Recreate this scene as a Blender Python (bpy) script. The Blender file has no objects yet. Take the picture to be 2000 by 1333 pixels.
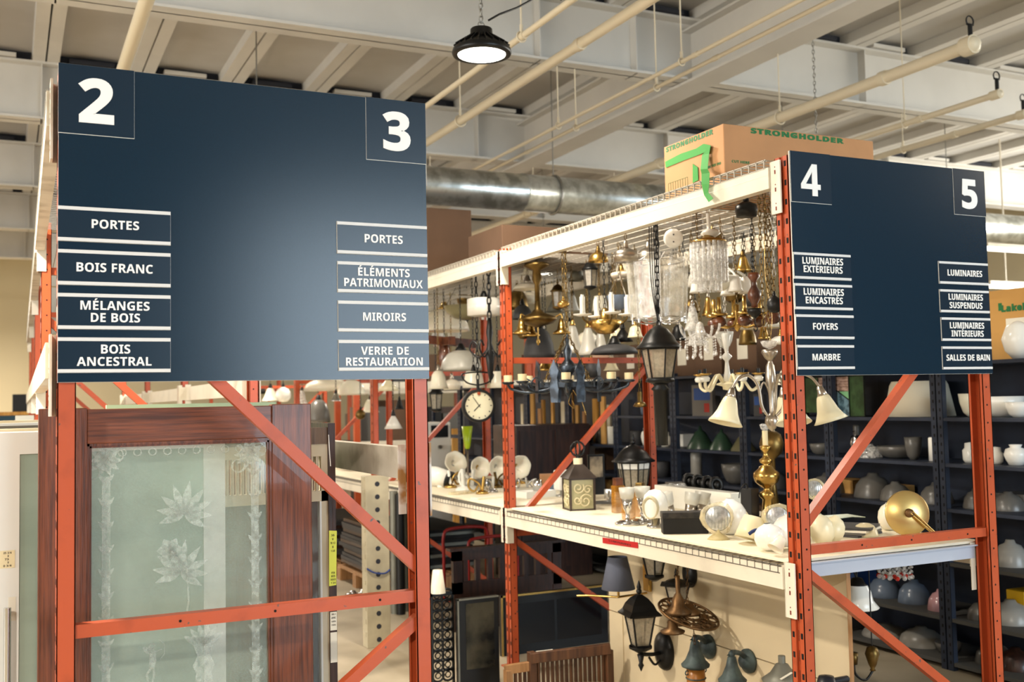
import bpy, math, random
from mathutils import Vector, Matrix
random.seed(7)
R_ = math.radians
PI = math.pi
col = bpy.context.scene.collection
sc = bpy.context.scene

# ------------------------------------------------------------------ camera, world, lights, exposure
EYE = 1.6
FPX = 2042.9
_yaw, _pit, _rol = .4502, .0577, -.0209
_f = Vector((math.sin(_yaw)*math.cos(_pit), math.cos(_yaw)*math.cos(_pit), math.sin(_pit)))
_r = Vector((math.cos(_yaw), -math.sin(_yaw), 0))
_u = _r.cross(_f)
_c, _s = math.cos(_rol), math.sin(_rol)
CR, CU, CF = (_c*_r + _s*_u), (-_s*_r + _c*_u), _f
cam_d = bpy.data.cameras.new('camera')
cam = bpy.data.objects.new('camera', cam_d)
col.objects.link(cam)
cam_d.sensor_width = 36
cam_d.lens = FPX/2000*36
cam.matrix_world = Matrix(((CR.x, CU.x, -CF.x, 0), (CR.y, CU.y, -CF.y, 0), (CR.z, CU.z, -CF.z, EYE), (0, 0, 0, 1)))
cam_d.clip_end = 200
cam_d.dof.use_dof = True
cam_d.dof.focus_distance = 3.6
cam_d.dof.aperture_fstop = 4.0
sc.camera = cam
sc.view_settings.view_transform = 'Standard'
sc.view_settings.look = 'None'
sc.view_settings.gamma = 1
sc.view_settings.exposure = -0.16
sc.view_settings.use_curve_mapping = False

world = bpy.data.worlds.new('world')
sc.world = world
world.use_nodes = True
world.node_tree.nodes['Background'].inputs[0].default_value = (0.86, 0.93, 1.0, 1)
world.node_tree.nodes['Background'].inputs[1].default_value = 3.0


def area(name, loc, aim, size, energy, color, sy=None, spread=None):
    d = bpy.data.lights.new(name, 'AREA')
    d.shape = 'RECTANGLE' if sy else 'DISK'
    d.size = size
    if sy:
        d.size_y = sy
    d.energy = energy
    d.color = color
    if spread:
        d.spread = spread
    o = bpy.data.objects.new(name, d)
    col.objects.link(o)
    o.location = loc
    o.rotation_euler = (Vector(aim)-Vector(loc)).to_track_quat('-Z', 'Y').to_euler()
    return o


# front daylight behind the photographer, then two added fill lights for the ceiling
area('daylight_front', (5.8, -6.9, 2.3), (5.4, 3, 2.6), 5.8, 640, (.70, .87, 1.0), 3.4)
area('fill_right', (15.9, 6.0, 3.4), (6, 6, 4.6), 10.0, 900, (1.0, .93, .80), 2.2)  # added fill light brightening the right of the ceiling
area('fill_left', (-8.9, 3.0, 3.0), (3, 4.5, 3.0), 7.0, 800, (1.0, .95, .86), 3.2)  # added fill light brightening the ceiling from the left
WARM = (1.0, .89, .74)
LAMPS = [(2.318, 5.1, 3.50), (-1.5, -1.5, 3.5), (-0.9, 4.6, 3.5), (7.2, 1.2, 3.5), (6.4, 7.0, 3.6), (2.3, 12.2, 3.6), (-4.6, 9.4, 3.6),
         (7.6, 14.5, 3.6), (-2.8, 22.0, 3.6), (5.4, -3.6, 3.4)]  # first lamp hangs in view, the others are unseen and added for light
LAMP_W = [100, 400, 330, 90, 30, 240, 280, 240, 1100, 110]


# ------------------------------------------------------------------ helpers
def P(px, py, X=None, Y=None, Z=None, D=None):
    """where the sight line through a point of the photograph meets a world plane"""
    d = CR*((px-1000)/FPX) + CU*(-(py-666.5)/FPX) + CF
    t = X/d.x if X is not None else Y/d.y if Y is not None else (Z-EYE)/d.z if Z is not None else D
    return Vector((d.x*t, d.y*t, EYE+d.z*t))


def mp(p):
    """metres per photograph pixel at a world point"""
    return (Vector(p)-Vector((0, 0, EYE))).dot(CF)/FPX


class MB:
    def __init__(s):
        s.v, s.f, s.m, s.sm = [], [], [], []

    def add(s, vs, fs, m=0, sm=False):
        b = len(s.v)
        s.v += [tuple(v) for v in vs]
        for f in fs:
            s.f.append(tuple(b+i for i in f))
            s.m.append(m)
            s.sm.append(sm)
        return s

    def box(s, c, d, M=None, m=0):
        c = Vector(c)
        hx, hy, hz = d[0]/2, d[1]/2, d[2]/2
        vs = [Vector((x, y, z)) for x in (-hx, hx) for y in (-hy, hy) for z in (-hz, hz)]
        if M is not None:
            vs = [M @ v for v in vs]
        vs = [v+c for v in vs]
        return s.add(vs, [(0, 1, 3, 2), (4, 6, 7, 5), (0, 4, 5, 1), (2, 3, 7, 6), (0, 2, 6, 4), (1, 5, 7, 3)], m)

    def bb(s, x0, x1, y0, y1, z0, z1, m=0):
        return s.box(((x0+x1)/2, (y0+y1)/2, (z0+z1)/2), (abs(x1-x0), abs(y1-y0), abs(z1-z0)), None, m)

    def bar(s, a, b, w, h, up=(0, 0, 1), m=0):
        a, b = Vector(a), Vector(b)
        d = (b-a)
        L = d.length
        d.normalize()
        sx = d.cross(Vector(up)).normalized()
        uz = sx.cross(d)
        M = Matrix((sx, d, uz)).transposed()
        return s.box((a+b)/2, (w, L, h), M, m)

    def tube(s, pts, r, n=8, closed=False, m=0, cap=True):
        pts = [Vector(p) for p in pts]
        k = len(pts)
        rr = r if isinstance(r, (list, tuple)) else [r]*k
        t0 = (pts[1]-pts[0]).normalized()
        a = t0.orthogonal().normalized()
        vs, fs = [], []
        for i, p in enumerate(pts):
            if closed:
                t = (pts[(i+1) % k]-pts[i-1])
            else:
                t = (pts[min(i+1, k-1)]-pts[max(i-1, 0)])
            if t.length < 1e-9:
                t = t0
            t = t.normalized()
            a = (a - t*a.dot(t))
            if a.length < 1e-6:
                a = t.orthogonal()
            a = a.normalized()
            b = t.cross(a)
            for j in range(n):
                q = 2*PI*j/n
                vs.append(p+(a*math.cos(q)+b*math.sin(q))*rr[i])
        for i in range(k if closed else k-1):
            i2 = (i+1) % k
            for j in range(n):
                j2 = (j+1) % n
                fs.append((i*n+j, i*n+j2, i2*n+j2, i2*n+j))
        s.add(vs, fs, m, True)
        if cap and not closed:
            s.add(vs[:n], [tuple(range(n))[::-1]], m)
            s.add(vs[-n:], [tuple(range(n))], m)
        return s

    def cyl(s, a, b, r, n=16, m=0, r2=None):
        return s.tube([a, b], [r, r if r2 is None else r2], n, m=m)

    def lathe(s, prof, o=(0, 0, 0), n=24, M=None, m=0, wob=None, sx=1, sy=1, rot=0):
        """profile of (radius, height), spun about z; wob(angle) scales the radius"""
        o = Vector(o)
        vs, fs = [], []
        for r, z in prof:
            for j in range(n):
                q = 2*PI*j/n+rot
                k = wob(q, r, z) if wob else 1
                v = Vector((r*k*math.cos(q)*sx, r*k*math.sin(q)*sy, z))
                if M is not None:
                    v = M @ v
                vs.append(v+o)
        for i in range(len(prof)-1):
            for j in range(n):
                j2 = (j+1) % n
                fs.append((i*n+j, i*n+j2, (i+1)*n+j2, (i+1)*n+j))
        return s.add(vs, fs, m, n > 8)

    def ball(s, c, r, n=14, m=0, sx=1, sy=1, sz=1):
        k = max(5, n//2)
        prof = [(r*math.sin(PI*i/k)+1e-5, -r*sz*math.cos(PI*i/k)) for i in range(k+1)]
        return s.lathe(prof, c, n, m=m, sx=sx, sy=sy)

    def ring(s, c, R, r, n=20, k=6, M=None, m=0, sx=1, sy=1):
        pts = []
        for i in range(n):
            v = Vector((R*sx*math.cos(2*PI*i/n), R*sy*math.sin(2*PI*i/n), 0))
            if M is not None:
                v = M @ v
            pts.append(v+Vector(c))
        return s.tube(pts, r, k, True, m)

    def prism(s, poly, o, u, v, t, m=0):
        """polygon (in u, v) extruded by t along u x v"""
        o, u, v = Vector(o), Vector(u), Vector(v)
        w = u.cross(v).normalized()*t
        a = [o+u*x+v*y for x, y in poly]
        b = [p+w for p in a]
        n = len(poly)
        fs = [tuple(range(n))[::-1], tuple(range(n, 2*n))]
        fs += [(i, (i+1) % n, (i+1) % n+n, i+n) for i in range(n)]
        return s.add(a+b, fs, m)

    def chain(s, a, b, L=.03, w=.011, r=.0022, m=0):
        a, b = Vector(a), Vector(b)
        d = b-a
        k = max(1, int(d.length/(L*.78)))
        d.normalize()
        p = d.orthogonal().normalized()
        q = d.cross(p)
        for i in range(k):
            c = a+(b-a)*((i+.5)/k)
            e = p if i % 2 else q
            pts = [c+d*(L/2*math.cos(t))+e*(w/2*math.sin(t)) for t in [2*PI*j/8 for j in range(8)]]
            s.tube(pts, r, 4, True, m)
        return s

    def build(s, name, mats, parent=None, loc=None, rz=0, bevel=0):
        me = bpy.data.meshes.new(name)
        me.from_pydata(s.v, [], s.f)
        me.polygons.foreach_set('material_index', s.m)
        me.polygons.foreach_set('use_smooth', s.sm)
        for mt in (mats if isinstance(mats, (list, tuple)) else [mats]):
            me.materials.append(mt)
        me.update()
        o = bpy.data.objects.new(name, me)
        col.objects.link(o)
        if parent is not None:
            o.parent = parent
        if loc is not None:
            o.location = loc
        o.rotation_euler.z = rz
        if bevel:
            b = o.modifiers.new('bevel', 'BEVEL')
            b.width = bevel
            b.segments = 2
            b.limit_method = 'ANGLE'
        return o


def tag(o, label, cat=None, group=None, kind=None):
    o['label'] = label
    if cat:
        o['category'] = cat
    if group:
        o['group'] = group
    if kind:
        o['kind'] = kind
    return o


def thing(name, label, cat, loc=(0, 0, 0), rz=0, group=None):
    o = bpy.data.objects.new(name, None)
    col.objects.link(o)
    o.location = loc
    o.rotation_euler.z = rz
    o.empty_display_size = .05
    return tag(o, label, cat, group)


def struct(name, mb, mats, **k):
    o = mb.build(name, mats, **k)
    o['kind'] = 'structure'
    return o


def copy_tree(o, parent=None):
    c = o.copy()
    col.objects.link(c)
    c.parent = parent
    for ch in list(o.children):
        copy_tree(ch, c)
    return c


def rotm(axis, deg):
    return Matrix.Rotation(R_(deg), 3, axis)


ORD = ['first', 'second', 'third', 'fourth', 'fifth', 'sixth', 'seventh', 'eighth', 'ninth', 'tenth', 'eleventh', 'twelfth',
       'thirteenth', 'fourteenth', 'fifteenth', 'sixteenth']


# ------------------------------------------------------------------ materials
def srgb(c):
    return tuple((x/255/12.92 if x/255 <= .04045 else ((x/255+.055)/1.055)**2.4) for x in c)


def mat(name, c, rough=.5, metal=0, var=0, scale=6, bump=0, bscale=60, trans=0, alpha=1, emit=0, coat=0, c2=None, stretch=None, sss=0,
        lo=.4, hi=.6, detail=4, ior=1.45, chips=False):
    m = bpy.data.materials.new(name)
    m.use_nodes = True
    nt = m.node_tree
    b = nt.nodes['Principled BSDF']
    L = nt.links.new
    base = (*srgb(c), 1)
    b.inputs['Base Color'].default_value = base
    b.inputs['Roughness'].default_value = rough
    b.inputs['Metallic'].default_value = metal
    b.inputs['Transmission Weight'].default_value = trans
    b.inputs['Alpha'].default_value = alpha
    b.inputs['IOR'].default_value = ior
    b.inputs['Coat Weight'].default_value = coat
    b.inputs['Subsurface Weight'].default_value = sss
    if emit:
        b.inputs['Emission Color'].default_value = base
        b.inputs['Emission Strength'].default_value = emit
    if var or c2 or bump:
        tc = nt.nodes.new('ShaderNodeTexCoord')
        mpn = nt.nodes.new('ShaderNodeMapping')
        L(tc.outputs['Object'], mpn.inputs[0])
        if stretch:
            mpn.inputs['Scale'].default_value = stretch
    if var or c2:
        n = nt.nodes.new('ShaderNodeTexNoise')
        n.inputs['Scale'].default_value = scale
        n.inputs['Detail'].default_value = detail
        L(mpn.outputs[0], n.inputs['Vector'])
        cr = nt.nodes.new('ShaderNodeValToRGB')
        cr.color_ramp.elements[0].position = lo
        cr.color_ramp.elements[1].position = hi
        a = srgb(c2) if c2 else tuple(x*(1-var) for x in base[:3])
        cr.color_ramp.elements[0].color = (*a, 1)
        cr.color_ramp.elements[1].color = base
        L(n.outputs['Fac'], cr.inputs['Fac'])
        L(cr.outputs['Color'], b.inputs['Base Color'])
        if chips:      # small knocks through the paint
            n3 = nt.nodes.new('ShaderNodeTexNoise')
            n3.inputs['Scale'].default_value = 38
            n3.inputs['Detail'].default_value = 5
            L(mpn.outputs[0], n3.inputs['Vector'])
            r3 = nt.nodes.new('ShaderNodeMapRange')
            r3.inputs['From Min'].default_value = .70
            r3.inputs['From Max'].default_value = .73
            L(n3.outputs['Fac'], r3.inputs['Value'])
            mx = nt.nodes.new('ShaderNodeMix')
            mx.data_type = 'RGBA'
            mx.inputs['B'].default_value = (.10, .07, .06, 1)
            L(r3.outputs['Result'], mx.inputs['Factor'])
            L(cr.outputs['Color'], mx.inputs['A'])
            L(mx.outputs['Result'], b.inputs['Base Color'])
    if bump:
        n2 = nt.nodes.new('ShaderNodeTexNoise')
        n2.inputs['Scale'].default_value = bscale
        n2.inputs['Detail'].default_value = 3
        L(mpn.outputs[0], n2.inputs['Vector'])
        bp = nt.nodes.new('ShaderNodeBump')
        bp.inputs['Strength'].default_value = bump
        bp.inputs['Distance'].default_value = .01
        L(n2.outputs['Fac'], bp.inputs['Height'])
        L(bp.outputs['Normal'], b.inputs['Normal'])
    return m


def clear_glass(name, c, vis=.25, rough=.05, tex=0, tscale=30):
    """thin see-through glass: mostly transparent, partly tinted, with a gloss"""
    m = bpy.data.materials.new(name)
    m.use_nodes = True
    nt = m.node_tree
    nt.nodes.clear()
    L = nt.links.new
    out = nt.nodes.new('ShaderNodeOutputMaterial')
    tr = nt.nodes.new('ShaderNodeBsdfTransparent')
    pb = nt.nodes.new('ShaderNodeBsdfPrincipled')
    pb.inputs['Base Color'].default_value = (*srgb(c), 1)
    pb.inputs['Roughness'].default_value = rough
    pb.inputs['Specular IOR Level'].default_value = .8
    mx = nt.nodes.new('ShaderNodeMixShader')
    mx.inputs[0].default_value = vis
    if tex:
        tc = nt.nodes.new('ShaderNodeTexCoord')
        n = nt.nodes.new('ShaderNodeTexNoise')
        n.inputs['Scale'].default_value = tscale
        n.inputs['Detail'].default_value = 5
        L(tc.outputs['Object'], n.inputs['Vector'])
        mr = nt.nodes.new('ShaderNodeMapRange')
        mr.inputs['From Min'].default_value = .35
        mr.inputs['From Max'].default_value = .65
        mr.inputs['To Min'].default_value = max(0, vis-tex)
        mr.inputs['To Max'].default_value = min(1, vis+tex)
        L(n.outputs['Fac'], mr.inputs['Value'])
        L(mr.outputs['Result'], mx.inputs[0])
    L(tr.outputs[0], mx.inputs[1])
    L(pb.outputs[0], mx.inputs[2])
    L(mx.outputs[0], out.inputs[0])
    return m


def wood(name, c, c2, rough=.45, stretch=(14, 14, 1.2), coat=.2, scale=3):
    return mat(name, c, rough, c2=c2, stretch=stretch, scale=scale, lo=.35, hi=.62, detail=6, bump=.15, bscale=8, coat=coat)


ORANGE = mat('rack_orange_paint', (178, 77, 41), .38, var=.22, scale=9, lo=.30, hi=.45, bump=.05, bscale=25, chips=True)
ORANGE_IN = mat('rack_inner_paint', (120, 38, 22), .55, var=.3)
RED = mat('signal_red_paint', (150, 28, 22), .35)
CREAM = mat('beam_cream_paint', (226, 218, 200), .42, var=.12, scale=5, lo=.3, hi=.5)
CREAMOLD = mat('worn_beam_paint', (205, 198, 184), .45, c2=(160, 150, 132), scale=7, lo=.3, hi=.55)
RUSTY = mat('rusty_bracket_paint', (214, 210, 204), .5, c2=(160, 118, 70), scale=9, lo=.38, hi=.5)
DARK = mat('slot_shadow', (10, 8, 8), .9)
NAVY = mat('navy_board', (10, 36, 54), .21, var=.06, scale=200, bump=.02, bscale=500)
NAVY2 = mat('navy_plate', (10, 34, 52), .25)
WHITE = mat('white_vinyl', (240, 240, 238), .5)
STRIP = mat('grey_white_strip', (214, 214, 214), .5)
EDGE = mat('foam_board_edge', (226, 224, 218), .6)
WIRE = mat('galvanised_wire', (150, 148, 142), .35, .8)
WIREC = mat('cream_coated_wire', (176, 170, 158), .5)
CEIL = mat('ceiling_deck_paint', (186, 184, 180), .75, c2=(170, 166, 160), scale=.7, lo=.4, hi=.6)
BEAMP = mat('ceiling_beam_paint', (208, 205, 198), .65, var=.06, scale=2)
PIPEP = mat('painted_pipe', (218, 206, 180), .5)
GAP = mat('deck_gap_shadow', (40, 42, 50), .9)
FLOOR = mat('polished_concrete', (176, 164, 142), .45, c2=(150, 138, 116), scale=1.3, bump=.02)
WALLM = mat('wall_paint', (216, 204, 172), .8)
DUCTM = mat('galvanised_duct', (222, 226, 224), .30, .92, c2=(180, 184, 180), scale=9, bump=.12, bscale=14)
CARD = mat('cardboard', (190, 140, 96), .8, var=.08, scale=5)
CARDD = mat('shaded_brown_cardboard', (96, 72, 54), .85, var=.1)  # cardboard darkened as if unlit, shade put into the colour
CARDO = mat('ochre_cardboard', (196, 150, 84), .8)
TAPEG = mat('green_tape', (46, 140, 50), .7)
BLK = mat('black_iron', (16, 17, 18), .38, .2, bump=.05)
BLKM = mat('matte_black', (18, 18, 19), .7)
DGREY = mat('dark_grey', (58, 58, 60), .6)
SHELFM = mat('slotted_steel_blue', (40, 48, 64), .5, .1, var=.2)
SHELFT = mat('shelf_top_grey', (78, 78, 76), .6)
BRASS = mat('polished_brass', (198, 162, 92), .25, 1, var=.2, scale=6)
BRASSD = mat('aged_brass', (128, 104, 60), .38, .95, var=.45, scale=12)
COPPER = mat('antique_copper', (118, 88, 56), .45, .8, var=.5, scale=16)
CHROME = mat('chrome', (200, 200, 200), .15, 1)
NICKEL = mat('brushed_nickel', (180, 172, 160), .3, 1)
OPAL = mat('opal_glass', (232, 224, 204), .25, sss=.1)
OPALW = mat('white_opal_glass', (234, 232, 224), .2)
ALAB = mat('alabaster_glass', (232, 222, 186), .3, var=.05, scale=3)
PORC = mat('white_porcelain', (226, 226, 218), .25, coat=.3)
IVORY = mat('ivory_candle', (232, 214, 170), .5)
FROST = clear_glass('frosted_shade_glass', (200, 198, 188), .72, .35)
GLASSC = clear_glass('clear_panel_glass', (215, 212, 200), .26, .05, .12, 25)
CRYST = clear_glass('cut_crystal', (225, 224, 220), .42, .05, .3, 60)
SEED = clear_glass('seeded_lantern_glass', (170, 160, 140), .65, .2, .1, 60)
AMBER = clear_glass('amber_glass', (176, 120, 36), .55, .06, .15, 20)
BAG = clear_glass('plastic_wrap', (236, 222, 180), .42, .2, .25, 14)
VERD = mat('verdigris_metal', (78, 92, 92), .55, .3, c2=(50, 60, 62), scale=14)
GALVD = mat('weathered_galvanised', (126, 126, 116), .5, .5, var=.2)
IRONB = mat('blue_grey_iron', (70, 80, 92), .35, .6, c2=(38, 42, 48), scale=20)
FABG = mat('grey_blue_fabric', (98, 104, 122), .9, bump=.1, bscale=200, stretch=(1, 1, .05))
SHADEW = mat('white_fabric_shade', (226, 216, 192), .8, bump=.05, bscale=120)
WOODB = wood('red_brown_varnish', (118, 62, 36), (76, 38, 22), stretch=(34, 34, 1.6))
WOODH = wood('red_brown_varnish_rail', (118, 62, 36), (76, 38, 22), stretch=(1.6, 34, 34))
WOODD = wood('dark_stained_wood', (62, 36, 26), (36, 20, 14))
WOODY = wood('yellow_pine', (196, 146, 66), (168, 116, 44), coat=0)
WOODC = wood('worn_slat_wood', (96, 62, 38), (60, 36, 22), coat=0)
WOODP = wood('pale_raw_wood', (172, 128, 84), (140, 98, 58), coat=0)
WOODT = mat('turned_wood', (108, 58, 30), .35, c2=(66, 32, 16), scale=14, coat=.4)
DOORW = mat('white_door_paint', (222, 224, 222), .35)
DOORC = mat('cream_door_paint', (214, 204, 180), .5, c2=(196, 182, 150), scale=4)
FROSTG = mat('frosted_green_glass', (158, 176, 166), .10, var=.12, scale=2.5, stretch=(.3, 1, 2.5), coat=.4)
ETCHP = clear_glass('etched_pane_glass', (172, 190, 178), .26, .03, .10, 5)
ETCHW = clear_glass('etched_ornament_glass', (200, 212, 203), .24, .45, .16, 90)
PAPER = mat('paper', (224, 220, 206), .8)
PAPERY = mat('yellow_tape', (206, 212, 84), .6)
PAPERB = mat('beige_sticker', (226, 214, 178), .8)
INK = mat('black_ink', (22, 20, 20), .8)
REDT = mat('red_tape', (176, 26, 30), .4)
PANEL = mat('cream_wall_panel', (206, 190, 158), .6, var=.04, scale=2)
BOARDW = mat('white_shelf_board', (240, 230, 204), .55)
SKYB = mat('skylit_steel', (176, 184, 200), .3)  # blue of the sky light put into the steel's colour
LIMEG = mat('lime_glass', (160, 182, 30), .3)
DIAL = mat('clock_dial', (226, 220, 190), .5)
PLASTB = mat('black_plastic', (20, 20, 22), .4)
CLOTHP = mat('perforated_cream_steel', (176, 166, 140), .5, var=.15, scale=8)
BLUEG = mat('pale_blue_glass', (98, 112, 132), .25)
PINKG = mat('pale_pink_glass', (170, 130, 134), .2)
TEAL = mat('teal_plastic', (40, 110, 118), .4)
YELLP = mat('yellow_plastic', (222, 176, 24), .4)
BLUEP = mat('blue_card', (36, 70, 130), .6)
GREYB = mat('grey_glass_ware', (92, 90, 86), .3)
DIMW = mat('shaded_white_ware', (148, 146, 140), .3)  # white ware darkened for the shade on the lower shelves
GREENG = mat('dark_green_ware', (38, 58, 44), .3)
GREENB = mat('printed_green_ink', (30, 110, 60), .7)
FACEP = mat('framed_print', (70, 64, 60), .6, c2=(150, 140, 120), scale=9)
GREENPAT = mat('stained_glass_green', (48, 78, 44), .25, var=.4, scale=18)
BLUEPAT = mat('stained_glass_blue', (112, 146, 162), .2, c2=(60, 84, 96), scale=26)
PINKPAT = mat('stained_glass_pink', (190, 160, 146), .25, c2=(130, 104, 90), scale=20, stretch=(1, 1, 3))
RIBG = mat('ribbed_floodlight_glass', (206, 208, 206), .22, .5, var=.3, scale=60)
LENS = bpy.data.materials.new('lamp_lens')
LENS.use_nodes = True
_b = LENS.node_tree.nodes['Principled BSDF']
_b.inputs['Emission Color'].default_value = (1, .97, .86, 1)
_b.inputs['Emission Strength'].default_value = 9
TUBEL = bpy.data.materials.new('tube_light')
TUBEL.use_nodes = True
_b = TUBEL.node_tree.nodes['Principled BSDF']
_b.inputs['Emission Color'].default_value = (1, .93, .76, 1)
_b.inputs['Emission Strength'].default_value = 4


# ------------------------------------------------------------------ the hall
def hall():
    x0, x1, y0, y1, zc = -9, 16, -7, 27, 5.29
    struct('floor', MB().bb(x0, x1, y0, y1, -.1, 0), FLOOR)
    # deck: flat pans with pairs of joists running away from the photographer
    d = MB().bb(x0, x1, y0, y1, zc, zc+.1)
    struct('ceiling', d, CEIL)
    k = 0
    for i in range(-9, 17):
        xx = .34+i*.94
        m = MB()
        for s in (-1, 1):
            m.prism([(-.058, 0), (.058, 0), (.066, .10), (-.066, .10)], (xx+s*.067, y0, zc-.10), (1, 0, 0), (0, 0, 1), -(y1-y0))
        m.bb(xx-.02, xx+.02, y0, y1, zc-.05, zc-.03, 1)
        k += 1
        struct('trim_%d' % k, m, [BEAMP, GAP])
    # I-beams across the hall
    for j, yb in enumerate((-2.7, .9, 4.5, 8.1, 11.7, 15.3, 18.9, 22.5)):
        m = MB()
        zb, zt = 4.59, 5.19
        m.bb(x0, x1, yb-.13, yb+.13, zb, zb+.022)
        m.bb(x0, x1, yb-.13, yb+.13, zt-.022, zt)
        m.bb(x0, x1, yb-.008, yb+.008, zb, zt)
        for xs in (-3.5, .3, 4.2, 5.2, 8.0, 12):
            m.bb(xs-.006, xs+.006, yb-.11, yb+.11, zb, zt)
        for i in range(-9, 16):       # dark blocks for the shade in the gaps between joists, above the beam
            xx = .34+i*.94
            m.bb(xx+.14, xx+.80, yb-.05, yb+.05, zt, zc, 1)
            m.bb(xx+.22, xx+.66, yb-.16, yb-.05, zt+.01, zt+.05, 0 if (i+j) % 2 else 1)
        struct('trim_%d' % (40+j), m, [BEAMP, GAP])
    # girder along the hall
    m = MB()
    m.bb(5.74, 6.04, y0, y1, 4.56, 4.585).bb(5.88, 5.90, y0, y1, 4.56, 5.1).bb(5.78, 6.0, y0, y1, 5.08, 5.1)
    struct('trim_60', m, BEAMP)
    # walls
    struct('wall_back', MB().bb(x0, x1, y1, y1+.2, 0, 5.5), WALLM)
    struct('wall_right', MB().bb(x1, x1+.2, y0, y1, 0, 2.2).bb(x1, x1+.2, y0, y1, 4.6, 5.5).bb(x1, x1+.2, y0, .8, 2.2, 4.6).bb(x1, x1+.2, 11.2, y1, 2.2, 4.6), WALLM)  # band opening added for the right fill light
    m = MB()   # left wall, its row of openings added for the left fill light
    m.bb(x0-.2, x0, y0, y1, 0, 1.4).bb(x0-.2, x0, y0, y1, 4.6, 5.5)
    for ya, yb in ((-7, -.6), (6.6, 10), (14.8, 27)):
        m.bb(x0-.2, x0, ya, yb, 1.4, 4.6)
    struct('wall_left', m, WALLM)
    m = MB()   # front wall with its loading opening
    m.bb(x0, 2.8, y0-.2, y0, 0, 5.5).bb(8.8, x1, y0-.2, y0, 0, 5.5).bb(2.8, 8.8, y0-.2, y0, 4.1, 5.5).bb(2.8, 8.8, y0-.2, y0, 0, .5)
    struct('wall_front', m, mat('dark_front_wall_paint', (84, 82, 80), .85))


hall()


def pipe(label, x, z, r, ya, yb, hang, end=None):
    t = thing('sprinkler_pipe' if r < .03 else 'ceiling_pipe', label, 'pipe', (x, ya, z))
    L = yb-ya
    m = MB().cyl((0, 0, 0), (0, L, 0), r, 12)
    q = .8
    while q < L:
        m.cyl((0, q, 0), (0, q+.06, 0), r*1.25, 12)
        q += 3.05
    m.build('pipe_run', PIPEP, t)
    for h in hang:
        h -= ya
        g = MB()
        g.ring((0, h, 0), r+.012, .006, 16, 5, rotm('X', 90))
        g.cyl((0, h, r+.01), (0, h, 5.19-z if False else hz(h+ya)-z), .006, 6)
        g.cyl((0, h, r+.005), (0, h, r+.06), .012, 8)
        g.build('hanger', PIPEP, t)
    if end:
        e = MB().cyl((0, .0, 0), (0, .09, 0), r*1.5, 14).ball((0, 0.02, 0), r*1.35, 12)
        e.build('end_cap', PIPEP, t)
        v = MB().cyl((0, .03, r), (0, .03, r+.1), .016, 8).cyl((-.03, .03, r+.1), (.03, .03, r+.1), .008, 6)
        v.ring((0, .03, r+.125), .035, .006, 14, 5, rotm('X', 90))
        v.build('sprinkler_valve', BLK, t)
    return t


def hz(y):
    return 4.59 if any(abs(y-b) < .2 for b in (4.5, 8.1, 11.7, 15.3, 18.9)) else 5.29


pipe('thick white round pipe crossing the ceiling above the number 2 sign', P(266, 60, Z=4.25).x, 4.25, .048, -7, 27, (11.7, 15.3))
pipe('white sprinkler pipe furthest left, passing behind the hanging lamp', 3.04, 4.0, .022, -7, 27, (6.05, 11.7, 15.3))
pipe('thick white ceiling pipe right of the hanging lamp', 3.47, 4.0, .036, -7, 27, (8.1, 11.7, 15.3))
pipe('left of two thin white conduits under the long girder', 4.42, 4.05, .016, -7, 27, (6.2, 8.1, 11.7, 15.3))
pipe('right of two thin white conduits under the long girder', 4.60, 4.05, .016, -7, 27, (6.8, 8.1, 11.7, 15.3))
pipe('white pipe above sign 4 ending in a large round cap', 6.0, 4.0, .045, 4.98, 27, (7.0, 11.7, 15.3), True)
pipe('thin white pipe with open ring hanger above sign 5', 7.2, 4.0, .026, 5.75, 27, (6.75, 11.7), True)
pipe('white pipe running far right above sign 5', 8.6, 4.2, .03, 6.6, 27, (8.1, 11.7), True)


def high_bay(i, loc, W):
    front = i == 0
    t = thing('high_bay_lamp', 'black round high bay lamp hanging on a chain, lit' if front else
              'unseen black high bay lamp over %s, added for its light' % ['', 'the front aisle', 'the left aisle', 'the right front', 'the right aisle',
                                                                    'the rear centre', 'the rear left', 'the rear right', 'the far back', 'the entrance'][i],
              'lamp', loc, group='high bay lamps')
    m = MB()
    m.lathe([(.001, .135), (.055, .135), (.06, .13), (.062, .085), (.075, .075), (.10, .06), (.14, .035), (.158, .02), (.163, 0), (.158, -.012),
             (.135, -.014), (.13, -.004), (.001, -.004)], n=40)
    for j in range(24):
        q = 2*PI*j/24
        m.bar((.06*math.cos(q), .06*math.sin(q), .09), (.15*math.cos(q), .15*math.sin(q), .03), .004, .02)
    m.build('housing', BLK, t)
    MB().lathe([(.001, -.008), (.13, -.008), (.13, -.012), (.001, -.016)], n=32).build('lens', LENS, t)
    c = MB()
    c.ring((0, 0, .155), .018, .004, 14, 5, rotm('X', 90))
    top = (5.29 if not any(abs(loc[1]-b) < .14 for b in (4.5, 8.1)) else 4.59)-loc[2]-.01
    c.chain((0, 0, .17), (0, 0, top), .045, .02, .004)
    c.build('suspension_chain', WIRE, t)
    if front:
        pts = [P(954, 40, Y=5.1), P(975, 28, Y=5.1), P(1010, 15, Y=5.15), P(1045, -4, Y=5.2), P(1100, -40, Y=5.3), Vector((3.04, 5.5, 4.05))]
        MB().tube([p-Vector(loc) for p in pts], .006, 6).build('power_cable', BLK, t)
    a = area('lamp_light', (loc[0], loc[1], loc[2]-.03), (loc[0], loc[1], 0), .28, W, WARM)
    a.parent = t
    a.location = (0, 0, -.03)


for i, l in enumerate(LAMPS):
    high_bay(i, l, LAMP_W[i])


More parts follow.
